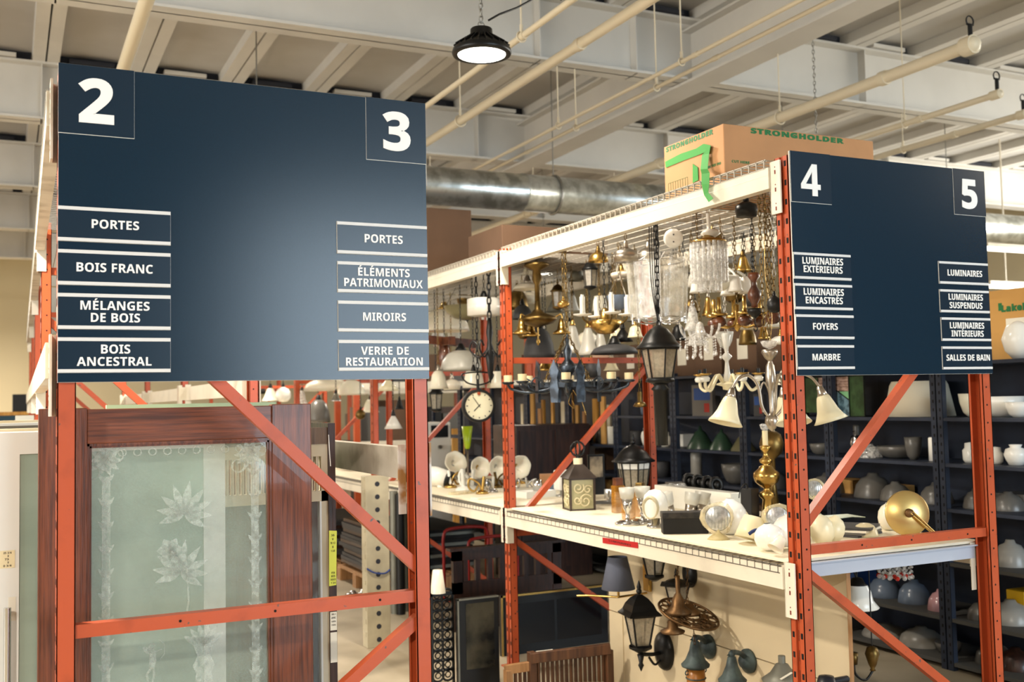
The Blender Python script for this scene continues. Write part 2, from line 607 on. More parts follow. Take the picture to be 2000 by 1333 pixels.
def duct():
    t = thing('spiral_air_duct', 'large galvanised round duct across the hall under the ceiling', 'duct', (1.6, 9.3, 3.69))
    m = MB()
    xs = 0
    prof = []
    L = 13
    n = 28
    while xs < L:
        prof += [(.186, xs), (.186, xs+1.48), (.192, xs+1.49), (.192, xs+1.52)]
        xs += 1.53
    m.lathe(prof, n=n, M=rotm('Y', 90))
    m.build('duct_run', DUCTM, t)
    for q in (.4, 3.4, 6.4, 9.0, 12.5):
        MB().ring((q, 0, 0), .195, .012, 28, 5, rotm('Y', 90)).cyl((q, 0, .2), (q, 0, 1.59), .006, 6).build('duct_strap', WIRE, t)


duct()
for i, (px, py, ln) in enumerate(((1962, 488, .9), (1965, 561, .9))):
    p = P(px, py, Y=10.5+i*1.0)
    t = thing('tube_light', ['upper', 'lower'][i]+' glowing tube light at the right edge beyond the sign', 'lamp', p, group='far tube lights')
    MB().bb(-ln/2, ln, -.09, .09, .02, .08).bb(0, .01, -.01, .01, .08, 5.29-p.z).build('fixture_body', CREAM, t)
    MB().bb(-ln/2, ln, -.07, .07, -.02, .02).build('diffuser', TUBEL, t)


# ------------------------------------------------------------------ pallet racks
PW, PD = .047, .076       # post size across the rack, post size along the rack


def post(t, x, y, side, H, near=True, holes=True):
    """C-shaped post; side=-1: web faces -x and the open side faces +x"""
    m = MB()
    w, d, th = PW, PD, .003
    X = (lambda a: x+a) if side < 0 else (lambda a: x-a)      # a = distance inwards from the web
    def bx(a0, a1, y0, y1, z0=0, z1=H, mt=0):
        m.bb(X(a0), X(a1), y+y0, y+y1, z0, z1, mt)
    bx(0, th, 0, d*.38); bx(0, th, d*.62, d)
    bx(.008, .011, d*.36, d*.64)
    bx(0, .011, d*.36, d*.40); bx(0, .011, d*.60, d*.64)
    bx(0, w, 0, th); bx(0, w, d-th, d)
    bx(w-th, w, 0, .012); bx(w-th, w, d-.012, d)
    if near:
        z = .06
        while z < H-.03:
            for yy in (d*.19, d*.81):
                bx(-.0006, .001, yy-.006, yy+.006, z, z+.022, 1)
            bx(.0075, .009, d*.45, d*.55, z-.012, z+.03, 1)
            if holes:
                m.cyl((X(.026), y-.0008, z+.035), (X(.026), y+.001, z+.035), .0042, 8, 1)
            z += .0762
    else:
        z = .06
        while z < H-.03:
            bx(-.0006, .001, d*.3, d*.45, z, z+.022, 1)
            z += .0762
    m.bb(x-.03 if side < 0 else x-.07, x+.07 if side < 0 else x+.03, y-.02, y+d+.02, 0, .008)
    o = m.build('post', [ORANGE, DARK], t)
    return o


def frame(X0, Y, H, label, rising, group, near=True, W=1.07, midz=1.002, holes=True):
    """one upright frame: two posts with horizontal and diagonal braces"""
    t = thing('rack_frame', label, 'rack frame', (X0, Y, 0), group=group)
    post(t, 0, 0, -1, H, near, holes)
    post(t, W, 0, 1, H, near, holes)
    a, b = PW*.62, W-PW*.62
    yb = .03
    for z in ((midz, 1.85) if midz < 1 else (.14, midz, 2.30)):
        m = MB().bb(a, b, yb-.015, yb+.022, z-.018, z+.018)
        if near:
            for q in (.3, .55, .85):
                m.cyl((W*q, yb-.0165, z), (W*q, yb-.014, z), .004, 8, 1)
        m.build('horizontal_brace', [ORANGE, DARK], t)
    segs = ((.83, 1.82, rising), (.77, .04, not rising)) if midz < 1 else ((1.085, 2.06, rising), (.93, .19, not rising), (2.34, 2.10, not rising))
    for z0, z1, up in segs[:2]:
        lo, hi = min(z0, z1), max(z0, z1)
        p0, p1 = ((a, yb+.004, lo), (b, yb+.004, hi)) if up else ((b, yb+.004, lo), (a, yb+.004, hi))
        MB().bar(p0, p1, .034, .036, (0, 1, 0)).build('diagonal_brace', ORANGE, t)
    return t


def beam(xf, out, Y0, Y1, zt, h, label, group, mt=CREAM, cmt=None, conn=.195, rz=0):
    """beam along the rack, its step line and its two hooked connectors; out = -1 when it shows its face to -x"""
    t = thing('rack_beam', label, 'beam', (xf, Y0, 0), rz, group=group)
    L = Y1-Y0
    s = out
    m = MB()
    xo, xi = .022*s, -.022*s
    m.bb(xo, xi, .006, L-.006, zt-h, zt)
    m.bb(xo, xi+.018*s, .006, L-.006, zt-h*.52, zt-h*.50+.004) if False else None
    m.bb(xo*1.04, xo*.9, .006, L-.006, zt-h*.36, zt-h*.34)
    m.build('beam_bar', mt, t, bevel=.002)
    for y0, y1 in ((-.052, .004), (L-.004, L+.052)):
        c = MB()
        c.bb(s*.013, s*.009-s*.003, y0, y1, zt-h-.105, zt+.02)
        ye = y1 if y0 < 0 else y0
        c.bb(s*.013, -s*.03, ye-.002, ye+.002, zt-h-.105, zt+.02)
        for z in (zt-.02, zt-.09, zt-.165):
            c.bb(s*.0135, s*.0128, (y0+y1)/2-.004, (y0+y1)/2+.004, z-.012, z+.004, 1)
            c.cyl((s*.0136, (y0+y1)/2, z+.016), (s*.0128, (y0+y1)/2, z+.016), .003, 6, 1)
        if out > 0:
            c.bb(-.052, -.078, ye+(.0 if y0 < 0 else -.004), ye+(.004 if y0 < 0 else 0), zt-h-.10, zt+.015)
            c.bb(-.02, -.078, ye+(.004 if y0 < 0 else -.007), ye+(.007 if y0 < 0 else -.004), zt-h, zt)
        c.build('beam_connector', [cmt or mt, ORANGE_IN], t, bevel=.0015)
    return t


def deck(X0, Y0, Y1, z, label, group, W=1.07, drop=.03, mt=WIRE, rz=0):
    """wire mesh deck with its edge folded down over both beams"""
    t = thing('wire_deck', label, 'wire deck', (X0, Y0, z), rz, group=group)
    L = Y1-Y0
    r = .0022
    m = MB()
    k = int(L/.048)
    for i in range(k+1):
        y = .03+(L-.06)*i/k
        m.bb(-.026, W+.026, y-r, y+r, -r, r)
        for x in (-.027, W+.027):
            m.bb(x-r, x+r, y-r, y+r, -drop, r)
    for i in range(11):
        x = -.02+(W+.04)*i/10
        m.bb(x-r, x+r, .02, L-.02, -r*3, -r)
    for x in (-.027, W+.027):
        for zz in (-drop, 0):
            m.bb(x-r, x+r, .02, L-.02, zz-r, zz+r)
    m.build('wire_mesh', mt, t)
    return t


H = 2.54
X1, Y1 = .122, 3.085
X2, Y2 = 2.738, 3.162
G1, G2 = 'orange frames of the rack under sign 2 and 3', 'orange frames of the rack under sign 4 and 5'
frame(X1, Y1, H, 'orange rack frame right behind the large sign 2 and 3', False, G1, holes=False)
for i, w in enumerate(('second', 'third', 'fourth', 'fifth')):
    frame(X1+.027*(i+1), Y1+2.59*(i+1), H, 'orange frame of the left rack, %s from the front' % w, False, G1, i == 0)
frame(X2, Y2, H, 'orange perforated rack frame holding the sign 4 and 5', True, G2)
for i, w in enumerate(('second', 'third', 'fourth', 'fifth', 'sixth')):
    frame(X2, Y2+2.59*(i+1), H, 'orange frame of the lamp rack, %s from the front' % w, True, G2, i == 0, midz=.80)
GB1, GB2 = 'beams of the left rack', 'beams of the lamp rack'
BAYS = ['front', 'second', 'third', 'fourth', 'fifth']
for i in range(4):
    a, b = Y1+2.59*i+PD, Y1+2.59*(i+1)
    bay = BAYS[i]
    beam(X1+.027*i-.006, -1, a, b, 2.50, .10, 'cream top beam on the left side, %s bay of left rack' % bay, GB1, CREAMOLD, rz=-.0104)
    beam(X1+.027*i+1.07+.006, 1, a, b, 2.50, .10, 'cream top beam on the right side, %s bay of left rack' % bay, GB1, CREAMOLD, rz=-.0104)
    beam(X1+.027*i-.006, -1, a, b, 1.79, .10, 'cream mid height beam on the left side, %s bay of left rack' % bay, GB1, CREAM, rz=-.0104)
    if i < 1:
        beam(X1+.027*i+1.07+.006, 1, a, b, 1.455, .105, 'worn grey-white beam with a rusty bracket behind the leaning doors', GB1, CREAMOLD, RUSTY, rz=-.0104)
    else:
        beam(X1+.027*i+1.07+.006, 1, a, b, 1.76, .10, 'cream mid height beam on the right side, %s bay of left rack' % bay, GB1, CREAM, rz=-.0104)
    deck(X1+.027*i, a, b, 2.506, 'wire deck on the top of the left rack, %s bay' % bay, 'wire decks of the left rack', drop=.04, rz=-.0104)
for i in range(5):
    a, b = Y2+2.59*i+PD, Y2+2.59*(i+1)
    bay = BAYS[i]
    for zt, h, nm in ((2.505, .085, 'top'), (.935, .085, 'shelf')):
        beam(X2-.006, -1, a, b, zt, h, 'cream %s beam on the aisle side, %s bay of the lamp rack' % (nm, bay), GB2)
        beam(X2+1.07+.006, 1, a, b, zt, h, 'cream %s beam on the far side, %s bay of the lamp rack' % (nm, bay), GB2)
    deck(X2, a, b, 2.538, 'white coated wire deck on the top of the lamp rack, %s bay' % bay, 'wire decks on top of the lamp rack', mt=WIREC, drop=.034)
    deck(X2, a, b, .942, 'grey wire deck under the white shelf board, %s bay' % bay, 'wire decks under the lamp shelf', drop=.03)
    t = tag(MB().bb(X2+.012, X2+1.06, a+.01, b-.01, .946, .958).build('shelf_board', BOARDW, bevel=.002),
            'white shelf board carrying lamps, %s bay of the lamp rack' % bay, 'shelf board', 'white shelf boards')
SHZ = .958
tag(MB().bb(X2+.05, X2+1.02, Y2+.078, Y2+.084, .885, .943).bb(X2+.05, X2+1.02, Y2+.06, Y2+.084, .939, .944).build('edge_strip', SKYB),
    'pale steel edge strip, sky-lit tint, along the shelf end under sign 4 and 5', 'edge strip')
_a, _b = P(1177, 1056, X=X2-.0305), P(1246, 1066, X=X2-.0305)
_c = (_a+_b)/2
_t = thing('red_label_tape', 'red tape label with dark handwriting on the cream shelf beam', 'label', _c)
MB().bar(_a-_c, _b-_c, .0008, .028).build('tape', REDT, _t)


# ------------------------------------------------------------------ lettering
# outlines of a bold sans-serif alphabet: advance width and closed polylines, thousandths of an em
GL = {
 'A': (463, ['0,0 169,482 293,482 463,0 354,0 319,114 144,114 109,0', '170,199 295,199 259,311 251,340 240,375 232,407 223,374 212,336 204,311']),
 'B': (451, ['60,0 60,480 210,480 255,478 294,473 327,464 355,453 376,437 391,416 401,389 404,358 399,320 384,289 361,266 330,255 330,251 353,245 373,234 391,220 404,199 413,173 416,139 413,108 404,81 389,57 369,37 343,21 313,9 279,2 240,0', '162,289 221,289 258,293 282,304 295,321 300,345 294,368 279,384 253,393 216,396 162,396', '162,84 228,84 267,88 292,102 306,122 310,149 306,173 292,192 266,205 225,209 162,209']),
 'C': (428, ['255,-7 219,-5 187,1 158,10 133,24 110,41 91,61 75,84 62,110 52,139 45,170 40,203 39,239 41,274 46,307 54,338 65,367 80,394 97,417 118,437 141,455 168,468 197,478 229,484 264,486 300,484 335,477 371,467 404,453 371,370 317,392 290,399 264,402 212,391 175,358 161,334 151,306 146,274 144,238 146,202 151,171 160,143 172,120 189,102 209,88 235,81 264,78 293,80 323,85 386,103 386,18 355,7 324,-1 291,-5']),
 'D': (497, ['60,0 60,480 211,480 247,478 281,473 313,464 342,453 368,438 391,419 411,398 427,374 441,346 450,315 456,282 458,244 454,187 441,138 419,96 389,61 351,35 306,15 255,4 196,0', '162,84 206,84 270,94 316,123 343,173 353,242 350,279 344,311 333,338 318,359 298,375 275,387 248,394 216,396 162,396']),
 'E': (376, ['60,0 60,480 336,480 336,396 162,396 162,291 324,291 324,208 162,208 162,84 336,84 336,0']),
 'F': (369, ['60,0 60,480 335,480 335,396 161,396 161,273 323,273 323,189 161,189 161,0']),
 'G': (486, ['262,-7 211,-3 167,9 129,29 97,56 71,92 53,134 43,184 39,240 41,277 46,311 55,342 68,371 84,397 104,420 127,439 153,456 183,469 215,479 251,484 289,486 327,484 365,478 400,469 432,457 398,375 375,386 348,394 319,400 289,402 247,397 212,381 183,357 162,325 148,285 144,238 147,194 156,155 173,123 197,98 229,83 269,78 305,80 333,85 333,185 242,185 242,269 433,269 433,21 394,9 354,1 311,-5']),
 'H': (514, ['60,0 60,480 162,480 162,291 352,291 352,480 453,480 453,0 352,0 352,207 162,207 162,0']),
 'I': (261, ['21,0 21,58 80,85 80,395 21,422 21,480 240,480 240,422 181,395 181,85 240,58 240,0']),
 'L': (380, ['60,0 60,480 162,480 162,84 357,84 357,0']),
 'M': (633, ['60,0 60,480 199,480 312,113 314,113 435,480 573,480 573,0 478,0 478,227 479,279 481,335 483,375 480,375 357,0 263,0 148,376 145,376 148,336 150,278 151,223 151,0']),
 'N': (546, ['60,0 60,480 189,480 397,120 399,120 396,187 394,253 394,480 486,480 486,0 357,0 148,363 145,363 149,294 151,226 151,0']),
 'O': (535, ['267,-7 230,-5 196,1 166,11 139,24 115,41 95,61 77,84 63,111 53,140 45,171 40,205 39,241 40,277 45,311 53,342 63,371 77,397 95,420 115,440 139,456 166,470 196,479 230,485 268,487 305,485 339,479 369,470 396,456 420,440 440,420 457,397 471,370 482,341 490,310 494,277 496,240 494,204 490,171 482,139 471,110 457,84 440,61 420,41 396,24 369,11 339,1 305,-5', '267,79 298,81 323,89 344,103 361,122 373,146 382,173 387,205 389,240 387,276 382,308 373,336 361,359 344,378 323,392 298,400 268,402 238,400 212,392 191,378 175,359 162,336 153,308 148,276 146,240 148,205 153,173 162,146 175,122 191,103 212,89 238,81']),
 'P': (422, ['60,0 60,480 214,480 257,477 294,470 324,457 349,440 368,418 381,392 389,363 392,330 387,289 374,252 351,219 316,193 294,183 268,176 239,172 206,171 162,171 162,0', '162,254 195,254 234,258 264,271 282,293 289,326 284,357 269,379 243,392 208,396 162,396']),
 'R': (443, ['60,0 60,480 200,480 246,477 285,471 318,459 345,444 365,424 380,399 389,370 392,336 388,305 379,278 365,256 346,237 325,221 302,209 443,0 330,0 216,184 162,184 162,0', '162,267 195,267 238,271 267,283 283,304 289,333 283,362 266,382 236,393 193,396 162,396']),
 'S': (370, ['167,-7 130,-5 95,1 62,10 31,22 31,117 102,90 138,80 175,77 207,81 228,92 240,108 244,128 237,153 217,172 187,189 150,207 114,225 77,253 61,272 48,293 39,319 36,350 39,380 47,407 61,431 80,450 104,466 131,477 163,484 199,486 235,484 270,478 305,467 341,453 308,373 249,394 223,400 195,402 170,398 151,388 140,373 136,353 141,330 158,313 187,296 226,277 260,259 289,241 312,220 329,196 340,168 343,133 340,103 332,76 317,52 297,31 272,15 242,3 206,-4']),
 'T': (389, ['144,0 144,395 13,395 13,480 375,480 375,395 245,395 245,0']),
 'U': (508, ['252,-7 207,-4 168,5 134,21 107,42 85,68 70,98 60,133 57,171 57,480 158,480 158,186 165,136 183,103 213,85 255,79 297,85 327,105 344,138 349,187 349,480 451,480 451,169 445,122 429,80 401,44 363,16 340,6 313,-1 284,-5']),
 'V': (437, ['163,0 0,480 103,480 193,194 200,167 211,125 218,89 225,125 236,167 243,194 334,480 437,480 273,0']),
 'X': (448, ['0,0 159,247 10,480 122,480 226,307 327,480 437,480 286,242 448,0 332,0 220,181 109,0']),
 'Y': (419, ['159,0 159,183 0,480 110,480 210,282 310,480 419,480 260,187 260,0']),
 'Z': (389, ['16,0 16,66 246,396 22,396 22,480 367,480 367,414 137,84 373,84 373,0']),
 'a': (406, ['142,-7 97,0 60,22 36,58 28,109 38,160 69,196 92,208 120,217 154,223 192,226 256,228 256,244 252,269 241,287 223,297 199,300 172,298 146,292 95,273 62,341 94,355 128,365 165,372 203,374 238,372 268,366 294,356 316,342 333,324 345,302 353,275 355,244 355,0 285,0 266,50 263,50 239,24 214,7 183,-3', '179,66 209,71 234,86 250,109 256,140 256,170 217,169 176,164 150,151 136,132 131,109 134,89 144,76 160,69']),
 'e': (397, ['218,-7 166,-2 121,14 83,40 54,76 44,98 36,123 32,150 30,181 32,212 36,240 42,265 52,288 78,325 113,352 155,368 203,373 239,371 271,363 300,349 324,330 343,306 357,278 365,245 368,207 368,158 132,158 139,121 157,92 185,74 223,68 257,70 287,75 317,84 347,97 347,19 320,8 290,0 257,-5', '134,225 274,225 269,256 257,280 235,297 204,302 178,298 156,283 141,259']),
 'k': (416, ['52,0 52,510 152,510 152,282 151,241 147,199 148,199 169,228 192,255 295,367 408,367 262,208 416,0 301,0 195,148 152,114 152,0']),
 'l': (205, ['52,0 52,510 152,510 152,0']),
 'd': (425, ['169,-7 139,-4 113,5 90,20 69,41 52,68 40,101 33,139 30,183 33,227 40,265 52,298 69,325 90,346 114,361 141,370 171,373 207,370 236,358 259,341 277,320 280,320 275,351 273,393 273,510 373,510 373,0 296,0 277,48 273,48 255,27 233,9 204,-3', '203,73 239,79 262,98 275,128 279,171 279,182 275,229 263,264 240,285 202,292 173,285 150,264 136,229 132,181 136,134 150,100 173,80']),
 'n': (441, ['52,0 52,367 129,367 142,320 148,320 168,344 196,361 227,370 261,373 314,365 355,342 371,323 382,300 389,272 391,239 391,0 291,0 291,214 287,249 277,274 258,289 232,293 193,286 169,262 157,224 152,173 152,0']),
 'v': (382, ['140,0 0,367 105,367 175,158 185,119 189,83 192,83 197,120 207,158 277,367 382,367 242,0']),
 'c': (345, ['201,-7 163,-4 129,5 100,19 75,39 55,65 41,97 33,136 30,181 32,213 36,242 43,268 53,291 80,328 117,353 160,368 210,373 245,372 276,366 324,349 295,271 251,287 210,293 176,286 152,265 137,230 132,182 137,134 153,101 177,81 210,75 240,77 266,83 290,93 313,106 313,21 290,8 265,0 236,-5']),
 'r': (305, ['52,0 52,367 128,367 143,305 148,305 167,331 192,353 222,368 257,373 275,373 291,371 283,277 270,279 254,280 229,278 205,271 184,259 167,242 156,218 152,187 152,0']),
 's': (334, ['152,-7 116,-5 86,-2 58,5 31,15 31,97 62,85 95,75 127,69 155,66 180,69 197,75 206,85 210,98 204,115 183,132 130,156 99,171 74,185 55,201 41,220 33,243 30,271 40,316 70,348 91,359 116,367 144,372 175,373 209,372 240,367 272,358 304,345 274,273 223,292 199,298 174,300 141,293 130,275 135,260 157,244 206,223 261,196 281,181 296,162 305,139 308,109 298,60 269,23 247,10 220,1 188,-5']),
 'i': (205, ['103,412 82,415 64,423 52,438 48,461 52,485 64,500 82,508 103,510 123,508 141,500 153,485 157,461 153,438 141,423 123,415', '52,0 52,367 152,367 152,0']),
 't': (292, ['178,-7 147,-4 119,4 96,19 78,41 67,73 63,115 63,291 15,291 15,334 71,367 99,445 163,445 163,367 266,367 266,291 163,291 163,115 166,97 175,84 189,76 207,73 239,77 270,85 270,10 230,-2']),
 'x': (388, ['3,0 128,187 9,367 123,367 194,250 266,367 379,367 260,187 385,0 271,0 194,126 117,0']),
 '0': (384, ['191,-7 151,-3 116,10 88,30 64,59 47,95 34,137 27,185 24,240 25,277 28,312 33,344 40,373 62,421 93,457 113,470 136,480 162,485 191,487 232,483 266,471 295,450 318,422 336,386 349,344 357,295 359,240 358,203 355,168 350,136 343,107 321,59 290,23 270,10 247,1 221,-5', '191,75 223,85 244,116 250,139 255,168 258,201 259,240 258,278 255,312 250,340 244,363 223,395 191,405 159,395 139,363 133,340 128,312 126,278 125,240 126,201 128,168 133,140 139,117 159,86']),
 '1': (384, ['176,0 176,277 177,323 179,373 164,358 144,340 89,296 40,357 194,480 277,480 277,0']),
 '2': (384, ['27,0 27,71 147,192 206,254 225,278 238,300 245,322 248,345 244,370 232,388 213,398 189,402 162,398 136,389 109,373 81,353 26,418 70,451 95,465 123,476 157,484 197,486 241,482 278,469 308,449 330,423 344,392 349,357 345,319 333,284 313,252 287,220 271,203 254,186 235,167 215,148 153,90 153,85 362,85 362,0']),
 '3': (384, ['164,-7 126,-5 90,0 57,8 26,19 26,105 57,92 90,82 123,76 153,74 199,79 229,93 246,115 251,146 249,164 241,180 227,192 206,200 176,206 136,208 99,208 99,285 136,285 175,288 204,294 223,304 235,317 242,332 244,350 240,373 228,390 207,401 175,404 143,401 116,393 73,369 26,439 57,458 92,473 134,483 183,486 218,484 249,479 276,469 300,456 332,420 343,372 336,327 313,293 280,268 240,253 240,251 291,238 327,216 350,183 357,140 352,100 337,65 311,35 274,12 251,4 225,-2 196,-6']),
 '4': (384, ['216,0 216,99 11,99 11,170 222,480 315,480 315,178 373,178 373,99 315,99 315,0', '101,178 216,178 216,259 217,297 219,338 220,363 218,363 205,337 189,311']),
 '5': (384, ['162,-7 125,-5 91,0 60,8 33,19 33,107 60,95 93,85 127,78 158,76 198,81 227,94 245,118 251,152 245,184 227,206 197,220 155,224 116,221 83,214 42,235 60,480 320,480 320,394 149,394 140,300 165,304 201,306 243,302 279,289 310,269 333,240 348,204 353,161 350,124 341,91 326,62 305,38 278,18 245,4 206,-4']),
 '6': (384, ['199,-7 152,-1 110,16 75,44 47,85 37,110 29,138 25,169 24,203 25,245 30,285 38,325 51,362 69,396 93,425 124,450 162,469 184,476 209,481 235,484 264,485 297,484 328,480 328,399 301,404 271,406 218,401 178,387 151,364 132,334 122,298 117,256 121,256 137,278 160,296 188,308 225,312 255,309 282,302 305,289 325,272 341,250 353,224 360,194 362,160 359,123 351,90 337,62 318,38 294,18 266,4 234,-4', '197,75 224,80 245,95 259,121 264,158 260,190 248,214 228,229 199,234 178,231 160,224 145,213 134,199 127,183 124,167 126,145 132,124 142,105 157,89 175,78']),
 '7': (384, ['75,0 255,394 18,394 18,480 362,480 362,416 181,0']),
 '8': (384, ['192,-7 154,-5 121,2 92,13 67,28 48,46 35,68 26,93 24,122 30,166 50,201 80,229 116,251 86,273 61,299 44,331 38,371 44,406 60,435 85,457 117,473 153,482 192,486 232,482 268,473 300,457 324,435 340,406 345,370 339,331 321,299 293,274 259,253 308,222 329,203 346,180 356,154 360,124 355,87 339,55 313,29 280,9 239,-3', '192,296 214,307 232,321 245,339 250,363 246,383 233,399 215,408 191,412 169,408 150,399 138,383 134,363 138,340 151,322 170,308', '191,68 224,72 247,84 261,103 266,127 263,144 255,159 229,184 196,204 187,209 159,193 137,175 122,153 118,128 122,104 136,85 159,72']),
 '9': (384, ['120,-7 87,-6 55,-2 55,79 83,75 113,73 166,77 205,92 233,114 251,144 262,181 267,222 263,222 246,201 225,183 197,171 156,167 127,169 101,176 78,189 58,206 42,228 31,254 24,284 21,318 24,355 32,388 46,416 65,441 89,460 117,474 149,482 185,485 231,479 273,462 309,434 336,393 347,368 354,340 359,309 360,275 358,234 354,193 346,154 333,117 315,83 290,53 260,28 221,9 199,2 175,-3 148,-6', '185,244 206,247 224,255 239,266 250,280 257,295 259,311 257,333 251,355 241,374 227,390 209,400 187,404 160,399 138,383 124,357 120,320 124,288 136,265 156,249']),
 '$': (384, ['170,-39 170,33 133,35 98,39 66,46 42,55 42,112 68,102 100,93 135,87 170,85 170,220 139,230 112,241 90,253 73,266 49,299 42,341 50,385 76,419 117,441 170,451 170,510 213,510 213,451 247,449 278,444 331,426 313,377 266,392 213,400 213,265 254,252 287,238 313,222 331,202 343,178 347,148 338,105 312,72 292,58 269,48 243,40 213,36 213,-39', '170,280 170,399 138,393 117,382 104,366 99,346 103,322 115,305 136,291', '213,88 247,95 271,106 284,123 289,144 285,166 273,182 250,195 213,206']),
 '/': (250, ['7,0 185,480 243,480 64,0']),
 '.': (180, ['89,-9 74,-7 60,1 51,15 48,36 51,57 60,71 74,79 89,81 106,79 119,71 129,57 132,36 129,15 119,1 106,-7']),
}
GL['É'] = (GL['E'][0], GL['E'][1]+['130,512 200,512 292,612 178,612'])
GL[' '] = (200, [])


def text_mesh(s, bold):
    cu = bpy.data.curves.new('lettering', 'CURVE')
    cu.dimensions = '2D'
    cu.fill_mode = 'BOTH'
    cu.offset = bold
    cu.extrude = .5
    x0 = 0
    for ch in s:
        adv, loops = GL[ch if ch in GL else ch.upper()]
        for lp in loops:
            pts = [tuple(int(q) for q in w.split(',')) for w in lp.split()]
            sp = cu.splines.new('POLY')
            sp.points.add(len(pts)-1)
            for i, (x, y) in enumerate(pts):
                sp.points[i].co = ((x+x0)/1000, y/1000, 0, 1)
            sp.use_cyclic_u = True
        x0 += adv+bold*1500
    o = bpy.data.objects.new('lettering', cu)
    col.objects.link(o)
    dg = bpy.context.evaluated_depsgraph_get()
    me = bpy.data.meshes.new_from_object(o.evaluated_get(dg))
    bpy.data.objects.remove(o)
    bpy.data.curves.remove(cu)
    return me


def lettering(s, parent, org, u, v, w, h, mt, bold=0, depth=.0012, name='lettering', caps=False):
    """flat raised letters filling w by h, centred at org in the plane of u and v"""
    me = text_mesh(s, bold)
    xs = [q.co.x for q in me.vertices]
    ys = [q.co.y for q in me.vertices]
    x0, x1, y0, y1 = min(xs), max(xs), min(ys), max(ys)
    if caps:          # h is then the height of the capitals, accents rise above it
        y0, y1 = 0, .482
    u, v = Vector(u), Vector(v)
    nrm = u.cross(v).normalized()
    for q in me.vertices:
        q.co = Vector(org)+u*((q.co.x-(x0+x1)/2)/(x1-x0)*w)+v*((q.co.y-(y0+y1)/2)/(y1-y0)*h)+nrm*(q.co.z*depth*2)
    me.materials.clear()
    me.materials.append(mt)
    o = bpy.data.objects.new(name, me)
    col.objects.link(o)
    o.parent = parent
    return o


EX, EZ = Vector((1, 0, 0)), Vector((0, 0, 1))


def sign(X0, Y, label, nums, rows, name='aisle_sign'):
    W, z0, z1 = 1.07, 1.677, 2.552
    yf = Y-.006
    t = thing(name, label, 'sign', (X0, Y, z0))
    O = Vector((X0, Y, z0))
    m = MB().bb(0, W, -.006, .0, 0, z1-z0, 0)
    m.box((W/2, .0005, (z1-z0)/2), (W+.001, .004, z1-z0+.002), None, 1)
    m.build('board', [NAVY, EDGE], t)
    Lc = lambda p: p-O
    for txt, pxl, pxr, pyb, tb in nums:
        a, b = P(pxl, 300, Y=yf), P(pxr, 300, Y=yf)
        xa, xb = max(a.x-X0, -.001), min(b.x-X0, W+.001)
        zb = P(pxl, pyb, Y=yf).z-z0
        n = MB().bb(xa, xb, -.0085, -.006, zb, z1-z0+.001, 0)
        n.bb(xa-.0006, xb+.0006, -.0075, -.006, zb-.0015, z1-z0, 1)
        pl = n.build('number_plate', [NAVY2, EDGE], t)
        (tx0, ty0, tx1, ty1) = tb
        cx = (tx0+tx1)/2
        c = P(cx, (ty0+ty1)/2, Y=yf)
        w = P(tx1, (ty0+ty1)/2, Y=yf).x-P(tx0, (ty0+ty1)/2, Y=yf).x
        h = P(cx, ty0, Y=yf).z-P(cx, ty1, Y=yf).z
        lettering(txt, pl, c-O+Vector((0, -.0035, 0)), EX, EZ, w, h, WHITE, 0 if txt == '4' else .012, name='number')
    for lines, pxl, pxr, yt, yb_ in rows:
        yp = yf-.006
        a, b = P(pxl, (yt+yb_)/2, Y=yp), P(pxr, (yt+yb_)/2, Y=yp)
        xa, xb = a.x-X0, b.x-X0
        zt, zb = P(pxl, yt, Y=yp).z-z0, P(pxl, yb_, Y=yp).z-z0
        xa = max(xa, -.002)
        n = MB().bb(xa, xb, -.0115, -.006, zb+.001, zt-.001, 0).bb(xa-.0008, xb+.0008, -.0095, -.006, zb, zt, 1)
        pl = n.build('category_plate', [NAVY2, EDGE], t)
        for z in (zt-.0055, zb+.0055):
            MB().bb(xa, xb, -.0125, -.0115, z-.0045, z+.0045).build('light_strip', STRIP, pl)
        for (s, tx0, tx1, cy, hc) in lines:
            cx = (tx0+tx1)/2
            c = P(cx, cy, Y=yp)
            w = P(tx1, cy, Y=yp).x-P(tx0, cy, Y=yp).x
            h = P(cx, cy-hc/2, Y=yp).z-P(cx, cy+hc/2, Y=yp).z
            lettering(s, pl, c-O+Vector((0, -.0004, 0)), EX, EZ, w, h, WHITE, 0, caps=True)
    return t


lettering('LUMINAIRES', _t, (-.0005, 0, 0), (0, -1, 0), (0, 0, 1), (_a-_b).length*.62, .009, INK, 0, .0002, 'handwriting')
sign(X1, 3.075, 'large navy sign with numbers 2 and 3 and white door and wood categories',
     [('2', 112, 262, 258, (153, 154, 223, 242)), ('3', 715.5, 832, 311, (747, 219, 801, 296))],
     [([('PORTES', 179.5, 272, 439.4, 17)], 113, 333, 401, 470), ([('BOIS FRANC', 150.5, 299.5, 524, 17.3)], 113, 333, 486, 556),
      ([('MÉLANGES', 158, 293, 597.5, 17.3), ('DE BOIS', 178, 274, 621, 17.3)], 113, 333, 572, 643),
      ([('BOIS', 197.5, 254.5, 682.3, 17.3), ('ANCESTRAL', 151, 297, 706.4, 17)], 113, 333, 659, 729),
      ([('PORTES', 712.5, 786.5, 467.3, 16)], 659, 834, 432, 495),
      ([('ÉLÉMENTS', 700, 800.5, 532.4, 15.8), ('PATRIMONIAUX', 673.5, 826.5, 553.5, 15.8)], 660, 835.5, 510, 571),
      ([('MIROIRS', 709.5, 793, 619.3, 15.8)], 661, 837, 587, 648), ([('VERRE DE', 705.5, 798.5, 685.5, 15.8), ('RESTAURATION', 677, 826.5, 706.7, 15.8)], 662, 838, 664, 725)])
